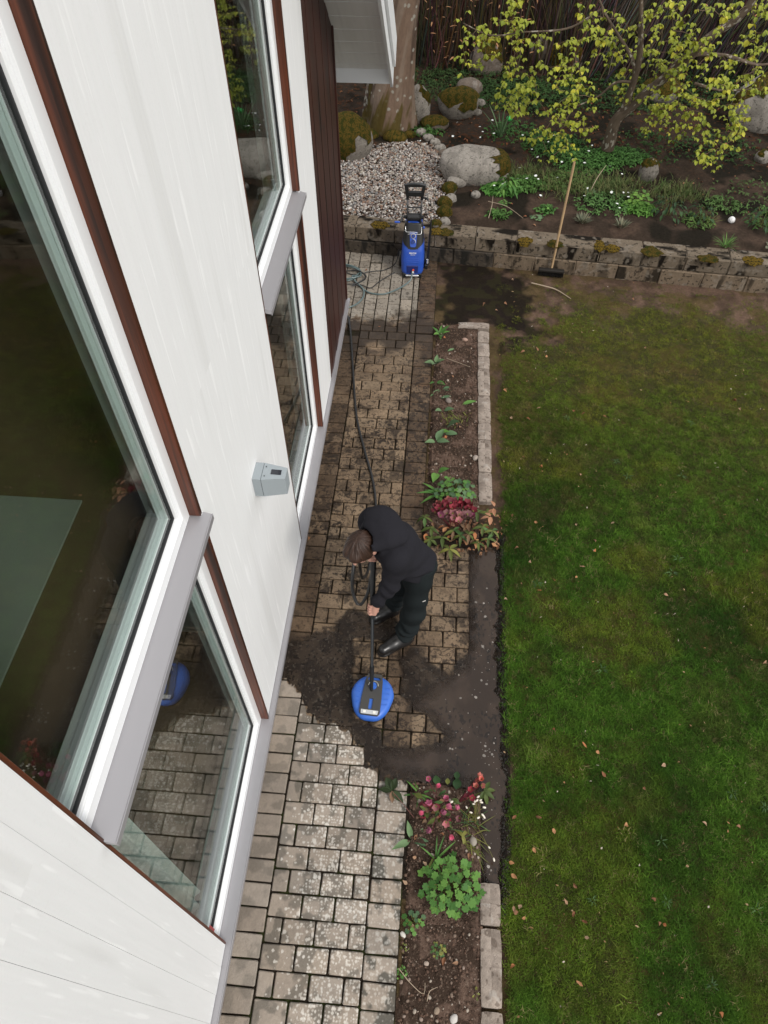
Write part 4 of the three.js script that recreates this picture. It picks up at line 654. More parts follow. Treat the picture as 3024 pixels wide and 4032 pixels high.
clump('weed', 'three-leaved seedling against the foreground edging stone', 'plant', [0.485, 0.02, -0.43], { n: 4, spread: 0.02, height: 0.02, geo: LEAF.broad, mats: OLIVE, size: 0.25 });
// far bed: tulip leaves along the path, sprouts, big clumps next to the person
{
  const T = 'tulip leaves along the far path', lab = ['bunch of folded tulip leaves at the far end of the bed', 'single flat tulip leaf lying on the soil near the far end', 'upright group of broad tulip leaves overhanging the pavers', 'pair of narrow tulip leaves below the broad group', 'tulip leaf pointing to the lawn, halfway along the bed', 'broad tulip leaf beside the small grey stone', 'lone tulip leaf standing in the middle of the soil', 'thin curled tulip leaf above the sprouting clump', 'long tulip leaf standing beside the yellow fallen leaf', 'short tulip leaf next to the paver edge by the sprouting clump', 'tulip leaf with a yellow dead leaf under it', 'two low rounded tulip leaves below the sprouting clump', 'slender tulip leaf just above the scalloped green clump'];
  [[0.09, -6.62, 7, 0.9, 0.6], [0.17, -6.33, 1, 1.1, 0.05], [0.06, -6.11, 5, 1.1, 0.7], [0.07, -5.82, 2, 1.0, 0.5], [0.14, -5.7, 2, 1.1, 0.15], [0.12, -5.57, 1, 1.3, 0.3], [0.34, -5.47, 1, 1.1, 0.3], [0.16, -5.39, 2, 1.0, 0.6], [0.2, -5.14, 1, 1.4, 0.7], [0.11, -5.05, 1, 1.0, 0.4], [0.18, -5.04, 1, 1.0, 0.3], [0.1, -4.93, 3, 1.1, 0.3], [0.13, -4.54, 2, 1.2, 0.6]].forEach(([x, z, n, s, u], i) => clump('tulip_leaves', lab[i], 'plant', [x, heart(x, z), z], { n, spread: 0.05, height: 0.03, geo: LEAF.broad.concat([leafGeo(0.12, 0.035, { droop: 0.2, fold: 0.3 })]), mats: i % 3 ? BLUEG : GREEN, upright: u, size: s * 1.15, group: T }));
  const t = thing('sprouting_perennial', 'clump of yellow-green sprouting shoots in the far bed', 'plant', [0.28, heart(0.28, -5.24), -5.24]);
  for (let i = 0; i < 60; i++) part('shoot', leafGeoShoot(), pick(OLIVE), t, [rr(-0.14, 0.14), 0.0, rr(-0.12, 0.08)], [-rr(0.6, 1.4), rr(0, 6.3), 0], rr(0.5, 1)).rotation.order = 'YXZ';
}
function leafGeoShoot() { return leafGeoShoot.g ??= leafGeo(0.075, 0.014, { seg: 4, droop: 0.3, fold: 0.4 }); }
clump('columbine', 'green clump of scalloped leaves behind the dark red flowers', 'plant', [0.30, heart(0.3, -4.25), -4.25], { n: 80, spread: 0.19, height: 0.15, geo: LEAF.lobed, mats: BLUEG.concat(GREEN), size: 1.0, ez: 0.85, stalks: 2 });
clump('tulip_leaves', 'long pale strap leaves left of the scalloped clump near the person', 'plant', [0.15, heart(0.15, -4.26), -4.27], { n: 9, spread: 0.06, height: 0.03, geo: [leafGeo(0.2, 0.03, { droop: 0.3 })], mats: GREEN, upright: 0.6, size: 0.9 });
{
  const t = thing('hellebore', 'hellebore with a mass of dark red and dusky pink flowers beside the person', 'plant', [0.29, heart(0.29, -3.9), -3.9]);
  for (let i = 0; i < 34; i++) { const a = i * 2.4, q = Math.sqrt((i + 0.5) / 34), x = 0.19 * q * Math.cos(a), z = 0.12 * q * Math.sin(a), y = 0.2 + 0.06 * (1 - q * q) + rr(-0.015, 0.015); flower(t, [x, y, z], z > 0.03 ? ROSE.concat(PINK.slice(0, 1)) : z < -0.05 ? RED.concat(SALMON.slice(0, 1)) : RED, rr(1.45, 2.0), rr(-0.2, 0.9), rr(0, 6.3), rr(0.2, 0.8)); if (i % 2 === 0) stalk([x * 0.2, 0, z * 0.2], [x, y - 0.003, z], 0.003, RED[1], t); }
  const fan = (x, y, z, k, s, mats) => { for (let i = 0; i < k; i++) part('leaf', pick(LEAF.lance), pick(mats), t, [x, y, z], [rr(-0.15, 0.35), i * 6.283 / k + rr(-0.2, 0.2), 0], s * rr(0.85, 1.2)).rotation.order = 'YXZ'; };
  const mix = HELLE.concat(HELLE, MID, TAN.slice(0, 1));
  for (const [x, z, k, s] of [[-0.26, -0.02, 5, 0.9], [-0.2, 0.22, 5, 0.9], [-0.1, 0.21, 4, 0.9], [0.06, 0.17, 5, 0.95], [0.13, 0.16, 5, 0.9], [0.25, 0.06, 5, 1.0], [0.34, 0.09, 5, 0.9], [0.21, 0.23, 4, 0.8], [0.3, -0.1, 4, 0.9], [0.2, -0.12, 4, 1], [-0.2, 0.1, 5, 0.9], [0.0, 0.12, 5, 0.9], [0.3, 0.17, 5, 0.8]]) fan(x, 0.06 + rr(0, 0.05), z, k, s, mix);
  fan(-0.03, 0.07, 0.31, 5, 1.05, OLIVE);
  for (let i = 0; i < 34; i++) part('withered_leaf', pick(LEAF.broad), pick(TAN.concat(DRY.slice(0, 2))), t, [rr(-0.24, 0.38), rr(0.015, 0.06), rr(-0.02, 0.24)], [rr(-0.3, 0.6), rr(0, 6.3), rr(-0.6, 0.6)], rr(0.45, 0.8)).rotation.order = 'YXZ';
  for (let i = 0; i < 7; i++) part('withered_leaf', pick(LEAF.broad), TAN[2], t, [0.34 + rr(-0.04, 0.04), 0.07 + rr(0, 0.04), -0.12 + rr(-0.08, 0.09)], [rr(-0.3, 0.6), rr(0, 6.3), rr(-0.6, 0.6)], rr(0.6, 0.9)).rotation.order = 'YXZ';
}
// ---- weeds in the lawn
[[2.15, -3.54, 1.3], [1.92, -4.61, 1], [1.41, -5.36, 0.9], [1.84, -4.8, 0.8], [2.42, -4.65, 1], [2.22, -3.68, 1], [1.0, -3.34, 1.1], [2.65, -5.38, 0.9], [1.71, -1.37, 1], [1.46, -2.59, 1.1], [1.22, -0.98, 0.8], [1.69, -1.01, 0.8], [2.24, -1.01, 0.9], [1.88, -0.58, 0.9], [2.25, -1.72, 0.9], [2.45, -1.64, 0.9]].forEach(([x, z, s], i) => { const rag = leafGeo(0.1, 0.026, { seg: 8, shape: t => Math.sin(Math.PI * Math.pow(t, 0.7)) * (0.6 + 0.4 * Math.cos(t * 26)), droop: 0.25 }); clump('dandelion', 'small pale green dandelion rosette growing in the lawn', 'weed', [x, groundY(x, z) + 0.018, z], { n: 5 + i % 4, spread: 0.03, height: 0.015, geo: [rag], mats: tones([0.05, 0.105, 0.03], 2), upright: 0.25, size: 0.5 * s, group: 'rosettes in the lawn' }); });
{ // dry leaves
  const lg = [leafGeo(0.055, 0.032, { fold: 0.5, droop: 0.4 }), leafGeo(0.05, 0.03, { fold: 0.2, droop: -0.4, wave: 0.1 }), leafGeo(0.045, 0.034, { fold: 0.8, droop: 0.1 })];
  const drop = (x, z, y, label, group) => { const o = solo('dry_leaf', pick(lg), pick(DRY), label, 'leaf', group); o.position.set(x, y, z); o.rotation.set(rr(-0.3, 0.3), rr(0, 6.3), rr(-0.5, 0.5), 'YXZ'); o.scale.set(rr(0.5, 0.9), rr(0.5, 1.1), rr(0.5, 0.95)); };
  [[0.61, -7.26], [0.83, -7.28], [0.72, -7.12], [0.93, -7.75], [1.03, -6.37], [1.18, -6.38], [1.25, -6.3], [0.78, -5.73], [1.55, -6], [1.48, -5.43], [1.56, -5.41], [0.86, -5.3], [1, -5.32], [0.96, -4.78], [1.12, -4.65], [1.48, -4.6], [0.82, -4.06], [1.38, -3.97], [1.69, -4.02], [1.53, -3.8], [0.94, -3.55], [0.86, -3.69], [1.15, -3.37], [1.34, -3.43], [1, -3.27], [0.72, -3.16], [1.37, -3.54], [1.11, -5.46], [2.35, -7.47], [3.24, -6.9], [3.16, -5.72], [3.17, -5.62], [2.83, -6.69], [1.77, -5.4], [2.36, -6.51], [1.5, -3.7], [1.01, -3.99], [3.11, -4.25], [2.04, -3.31], [0.73, -1.43], [0.93, -1.45], [1, -1.39], [1.5, -1.45], [0.86, -1.26], [0.7, -1.16], [1.06, -0.94], [1.1, -0.91], [1.15, -0.77], [0.72, -0.91], [0.77, -0.92], [0.74, -0.86], [1.86, -1.23], [1.61, -1], [1.13, -1.04], [1.06, -2.07], [1.25, -2], [1.34, -1.94], [2, -1.51], [2.22, -1.5], [1.08, -0.54], [0.72, -0.59], [1.61, -0.89], [1.66, -0.87], [1.64, -1.71], [1.79, -1.87], [1.39, -1.76], [2.72, -2.73], [1.89, -0.45], [0.71, -1.09], [0.77, -0.84], [1.14, -0.86]].forEach(([x, z]) => drop(x, z, groundY(x, z) + 0.03, 'dry orange-brown leaf lying on the lawn', 'dry leaves scattered on the lawn'));
  [[0.1, -1.14], [0.17, -1.1], [0.05, -0.98], [0.08, -1.25], [0.28, -1.3], [0.45, -1.19], [0.1, -0.74], [0.3, -0.6], [0.38, -0.58], [0.34, -0.83], [0.19, -5.0], [0.3, -5.2], [0.24, -5.24], [0.33, -5.13], [0.2, -5.02], [0.26, -5.9], [0.13, -6.55]].forEach(([x, z]) => drop(x, z, bedY(x, z) + 0.012, 'dry orange leaf lying on the soil of a planting bed', 'dry leaves on the beds'));
  [[-0.62, -6.72, 'orange leaf alone on the dark wet pavers at the house corner'], [-0.85, -7.85, 'brown leaf on the light pavers under the retaining wall'], [-0.98, -3.65, 'orange leaf lying against the wall rail on the path']].forEach(([x, z, l]) => drop(x, z, 0.008, l));
  // pale bits of litter too small to tell apart
  const bits = []; for (let i = 0; i < 420; i++) { const z = rr(-8, 0.4), x = rr(0.68, 2.6 - 0.35 * z); bits.push([M4(x, groundY(x, z) + rr(0.006, 0.03), z, rr(-0.4, 0.4), rr(0, 6.3), rr(-0.4, 0.4), rr(0.12, 0.4), 0.4, rr(0.15, 0.5)), C(...pick([[0.42, 0.36, 0.3], [0.3, 0.16, 0.08], [0.35, 0.24, 0.14], [0.22, 0.13, 0.07]]))]); }
  tag(instanced('lawn_litter', lg[1], std([1, 1, 1], 0.8), bits), 'tiny pale bits of dead leaves and petals on the lawn', 'litter', null, 'stuff');
  const bb = []; for (let i = 0; i < 260; i++) { const z = rnd() < 0.5 ? rr(-4.1, -3.6) : rr(-10.8, -8.4), up = z < -8, x = up ? rr(0.3, 4.5) : rr(0.25, 0.72); bb.push([M4(x, (up ? terrY(x, z) : 0.02) + 0.01, z, rr(-0.4, 0.4), rr(0, 6.3), rr(-0.4, 0.4), rr(0.3, 0.8)), C(...pick([[0.2, 0.085, 0.045], [0.14, 0.07, 0.04], [0.26, 0.14, 0.08]]))]); }
  for (let i = 0; i < 700; i++) { const z = rr(-14, -10.4), x = rr(-2.5, 5.6); bb.push([M4(x, terrY(x, z) + 0.01, z, rr(-0.4, 0.4), rr(0, 6.3), rr(-0.4, 0.4), rr(0.5, 1.1)), C(...pick([[0.15, 0.06, 0.03], [0.1, 0.05, 0.03], [0.22, 0.1, 0.05]]))]); }
  tag(instanced('leaf_litter', lg[0], std([1, 1, 1], 0.85), bb), 'old brown leaf litter on the soil of the beds and under the shrub', 'litter', null, 'stuff');
}
// ---- raised bed: ground cover, herbs, daffodil leaves
{
  const tri = mergeVertices(merge([0, 1, 2].map(i => leafGeo(0.034, 0.02, { seg: 3, droop: 0.3 }).rotateY(i * 2.09))));
  const L = [], fl = [], W = [];
  for (const [cx, cz, r, n, c] of [[2.0, -10.1, 0.5, 700, [0.055, 0.13, 0.03]], [2.45, -10.25, 0.4, 500, [0.05, 0.12, 0.028]], [1.6, -10.55, 0.5, 700, [0.035, 0.085, 0.02]], [0.8, -9.25, 0.26, 600, [0.06, 0.16, 0.03]], [1.1, -9.4, 0.3, 400, [0.07, 0.15, 0.035]], [2.1, -8.95, 0.4, 260, [0.07, 0.14, 0.04]], [2.5, -8.85, 0.22, 380, [0.075, 0.17, 0.03]], [1.7, -9.5, 0.4, 300, [0.08, 0.13, 0.035]], [2.9, -10.6, 0.7, 200, [0.03, 0.07, 0.018]], [3.9, -10.6, 0.7, 180, [0.03, 0.065, 0.018]], [0.5, -12.6, 1.1, 900, [0.025, 0.05, 0.014]], [1.2, -12.2, 0.9, 900, [0.025, 0.055, 0.014]], [2.6, -12.4, 1.2, 1200, [0.022, 0.048, 0.014]], [4.4, -12.6, 1.2, 1200, [0.022, 0.048, 0.014]], [-0.4, -12.6, 0.9, 500, [0.03, 0.05, 0.015]], [3.6, -9.0, 0.3, 130, [0.06, 0.11, 0.03]], [4.1, -8.7, 0.35, 110, [0.06, 0.12, 0.03]], [1.0, -10.9, 0.5, 200, [0.04, 0.1, 0.025]], [3.2, -8.6, 0.25, 90, [0.07, 0.12, 0.03]], [0.25, -11.9, 0.4, 150, [0.03, 0.08, 0.02]], [-0.25, -10.85, 0.25, 150, [0.04, 0.09, 0.02]], [0.75, -8.6, 0.15, 90, [0.06, 0.13, 0.03]], [1.35, -8.75, 0.12, 80, [0.055, 0.13, 0.03]], [4.2, -9.4, 0.6, 120, [0.05, 0.08, 0.025]]]) for (let i = 0; i < n; i++) { const a = rr(0, 6.3), q = r * Math.sqrt(rnd()) * rr(0.6, 1.1), x = cx + Math.cos(a) * q, z = cz + Math.sin(a) * q * 0.8, k = rr(0.6, 1.35); if (z > wallZ(x) - 0.3) continue; L.push([M4(x, terrY(x, z) + rr(0.005, 0.09) * (1 - q / r * 0.6), z, rr(-0.5, 0.5), rr(0, 6.3), rr(-0.5, 0.5), rr(0.7, 1.4)), C(c[0] * k, c[1] * k, c[2] * k)]); }
  tag(instanced('ground_cover', tri, new THREE.MeshPhysicalMaterial({ color: 0xffffff, roughness: 0.75, specularIntensity: 0.3, side: THREE.DoubleSide }), L), 'low green ground cover spreading over the raised bed and under the hedge', 'ground cover', null, 'stuff');
  const ane = mergeVertices(merge([0, 1, 2, 3, 4, 5].map(i => leafGeo(0.017, 0.011, { seg: 2, droop: -0.1 }).rotateY(i * 1.047))));
  for (let i = 0; i < 44; i++) { const a = pick([[2.1, -10.0, 0.6], [1.7, -10.4, 0.6], [0.95, -9.3, 0.4], [2.1, -9.0, 0.5], [0.3, -10.9, 0.7], [1.5, -9.4, 0.5]]), x = a[0] + rr(-1, 1) * a[2], z = a[1] + rr(-0.8, 0.8) * a[2]; fl.push([M4(x, terrY(x, z) + rr(0.06, 0.12), z, rr(-0.5, 0.7), rr(0, 6.3), 0, rr(0.9, 1.4)), C(1, 1, 1)]); }
  tag(instanced('anemone_flowers', ane, std([0.75, 0.76, 0.74], 0.6, { side: THREE.DoubleSide }), fl), 'small white wood anemone flowers dotted over the ground cover', 'flowers', null, 'stuff');
  for (let i = 0; i < 620; i++) { const b = pick([[1.4, -9.6, 0.5], [1.75, -9.35, 0.45], [2.2, -9.4, 0.4], [1.0, -9.65, 0.3], [3.1, -9.3, 0.3], [2.6, -9.2, 0.4]]), x = b[0] + (rnd() + rnd() - 1) * b[2] * 1.3, z = b[1] + (rnd() + rnd() - 1) * b[2]; W.push([M4(x, terrY(x, z), z, rr(-0.2, 0.2), rr(0, 6.3), rr(-0.2, 0.2), rr(1.6, 3.4)), C(...pick([[0.09, 0.12, 0.035], [0.06, 0.1, 0.025], [0.13, 0.135, 0.05]]))]); }
  tag(instanced('wild_grass', bladeTuft(5, 0.05, 0.0012, 0.01, 0.8), std([1, 1, 1], 0.7, { side: THREE.DoubleSide }), W), 'thin wild grass growing through the raised bed', 'grass', null, 'stuff');
  const at = (x, z) => [x, terrY(x, z) - 0.01, z];
  clump('daffodil', 'tall blue-green daffodil leaves behind the large boulder', 'plant', at(0.82, -10.75), { n: 16, spread: 0.08, height: 0.05, geo: [leafGeo(0.42, 0.016, { seg: 6, droop: 0.2, shape: t => 1 - Math.pow(t, 5) })], mats: BLUEG, upright: 1.2, size: 1 });
  clump('columbine', 'fresh green leafy plant at the right foot of the large boulder', 'plant', at(0.86, -9.2), { n: 40, spread: 0.16, height: 0.2, geo: LEAF.lance, mats: GREEN, size: 1.05 });
  clump('lupin', 'bright green rounded plant near the mossy egg-shaped stone', 'plant', at(2.52, -8.95), { n: 46, spread: 0.15, height: 0.18, geo: LEAF.lobed, mats: tones([0.085, 0.19, 0.03], 3), size: 1.1 });
  const fern = { n: 46, spread: 0.17, height: 0.24, geo: LEAF.fern, mats: DEEP, size: 1.3 };
  clump('fennel', 'feathery dark green plant in the bare soil right of the lupin', 'plant', at(2.85, -8.75), fern); clump('fennel', 'smaller feathery dark green plant nearer the white ball', 'plant', at(3.25, -8.72), { ...fern, n: 30, spread: 0.12, height: 0.17 }); clump('fennel', 'feathery dark green plant at the right edge beside the white ball', 'plant', at(3.95, -8.55), { ...fern, n: 34 });
  const lav = { n: 60, spread: 0.17, height: 0.16, geo: [leafGeo(0.07, 0.008, { seg: 3 })], mats: GREY, upright: 1.0, size: 1.6 };
  clump('lavender', 'straggly grey lavender just right of the broom handle', 'plant', at(1.78, -8.5), lav); clump('lavender', 'grey lavender clump above the mossy wall joint', 'plant', at(2.25, -8.42), { ...lav, n: 50 }); clump('lavender', 'silvery grey-green plant left of the bright green lupin', 'plant', at(1.95, -9.15), { ...lav, mats: BLUEG, size: 1.3 });
  clump('grass_tuft', 'bright green grass tuft just behind the wall', 'plant', at(3.45, -8.12), { n: 40, spread: 0.08, height: 0.05, geo: LEAF.strap, mats: GREEN, upright: 1.0, size: 0.8 });
  clump('grass_tuft', 'thin grass tuft left of the white ball', 'plant', at(3.35, -8.6), { n: 12, spread: 0.05, height: 0.05, geo: LEAF.strap, mats: OLIVE, upright: 0.9, size: 0.9 });
  clump('weed', 'green weed in the bare soil left of the broom', 'plant', at(1.32, -8.72), { n: 20, spread: 0.1, height: 0.09, geo: LEAF.lobed, mats: GREEN, size: 0.9 });
  clump('weed', 'round-leaved weed close to the wall left of the broom', 'plant', at(1.22, -8.55), { n: 14, spread: 0.07, height: 0.05, geo: LEAF.lobed, mats: BLUEG, size: 0.9 });
  clump('weed', 'grey-green weed against the wall near the right edge', 'plant', at(4.0, -8.08), { n: 22, spread: 0.1, height: 0.12, geo: LEAF.lobed, mats: GREY, size: 0.9 });
  clump('weed', 'ferny bright weed on the bare soil below the boulder', 'plant', at(0.82, -8.85), { n: 16, spread: 0.07, height: 0.06, geo: LEAF.lobed, mats: GREEN, size: 0.8 });
}
// ---- the beech trunk beside the house
{
  const t = thing('beech_tree', 'thick smooth beech trunk with pale lichen spots and a mossy foot', 'tree', [-0.82, 0.3, -11.05]);
  const bark = texture(512, 1024, (u, v, o) => { // u round the trunk, v up 5 m
    const a = u * 6.283, y = v * 5, cx = Math.cos(a) * 1.2, cy = Math.sin(a) * 1.2, n = fbm(cx * 3 + 5, y * 2 + cy * 3, 4), f = fbm(u * 90, y * 22, 2);
    setc(o, [0.17, 0.115, 0.083]); mixc(o, [0.075, 0.05, 0.037], sstep(0.45, 0.72, fbm(cx * 2 + 3, y * 0.7 + cy * 2, 3))); mixc(o, [0.23, 0.175, 0.135], sstep(0.55, 0.75, n) * 0.7);
    const side = sstep(0.1, 0.9, Math.sin(a + 0.3)), ci = Math.floor(u * 46), cj = Math.floor(y * 22); let h = 0; for (let i = -1; i <= 1; i++) for (let j = -1; j <= 1; j++) { const q = hash2(ci + i, cj + j); if (q > 0.3 * (0.25 + side)) continue; const dx = u * 46 - ci - i - hash2(ci + i + 5, cj + j), dy = y * 22 - cj - j - hash2(ci + i, cj + j + 9); h = Math.max(h, sstep(0.55, 0.3, Math.hypot(dx, dy) + (f - 0.5) * 0.6)); } mixc(o, [0.36, 0.35, 0.3], h * 0.75);
    const ms = sstep(0.4, 0.55, fbm(cx * 3, cy * 3 + y * 3, 3) + 0.6 * (-0.02 - y) + 0.2 * sstep(0.4, 1, -Math.cos(a + 0.2)) * sstep(1.5, 0.5, y)); mixc(o, [0.075, 0.055, 0.012], ms * 0.9); const k = 0.85 + 0.3 * f; o[0] *= k; o[1] *= k; o[2] *= k;
  });
  const g = taper([[0, 0, 0], [0.0, 0.25, 0], [0.02, 0.7, 0], [0.06, 1.3, 0.0], [0.13, 2.0, 0], [0.22, 2.8, 0.02], [0.3, 3.6, 0], [0.36, 5, 0]], [0.37, 0.325, 0.305, 0.3, 0.3, 0.3, 0.3, 0.28], 60, 48, (q, a) => 1 + 0.05 * Math.sin(a * 3 + q * 5) + 0.03 * Math.sin(a * 7 + 2) + (q < 0.12 ? 0.2 * (1 - q / 0.12) * Math.max(0, Math.sin(a * 4 + 1)) : 0) + 0.03 * (fbm(a * 2, q * 20, 2) - 0.5));
  const uv = g.attributes.uv, rad = 48; for (let i = 0; i < uv.count; i++) uv.setXY(i, (i % (rad + 1)) / rad, Math.floor(i / (rad + 1)) / 60);
  part('trunk', g, std([1, 1, 1], 0.85, { map: bark, bumpMap: grain(6, 20), bumpScale: 0.01 }), t);
  for (const [a, h, l] of [[0.4, 4.2, 2.2], [2.4, 4.6, 2.6], [4.2, 4.4, 2.4]]) part('limb', taper([[0.3, h - 0.4, 0], [0.3 + Math.cos(a) * l * 0.4, h + 0.7, Math.sin(a) * l * 0.4], [0.3 + Math.cos(a) * l, h + 2.4, Math.sin(a) * l]], [0.16, 0.1, 0.03], 16, 10), std([0.13, 0.09, 0.07], 0.9), t);
  for (const [x, z, s] of [[0.12, 0.46, 0.17], [-0.28, 0.42, 0.16], [-0.46, 0.2, 0.15], [0.32, 0.36, 0.1]]) part('moss_cushion', rockGeo(3, s, s * 0.55, s * 0.7, 0.4, x * 9 + 3, 2), MAT.moss, t, [x, 0.1, z]);
}
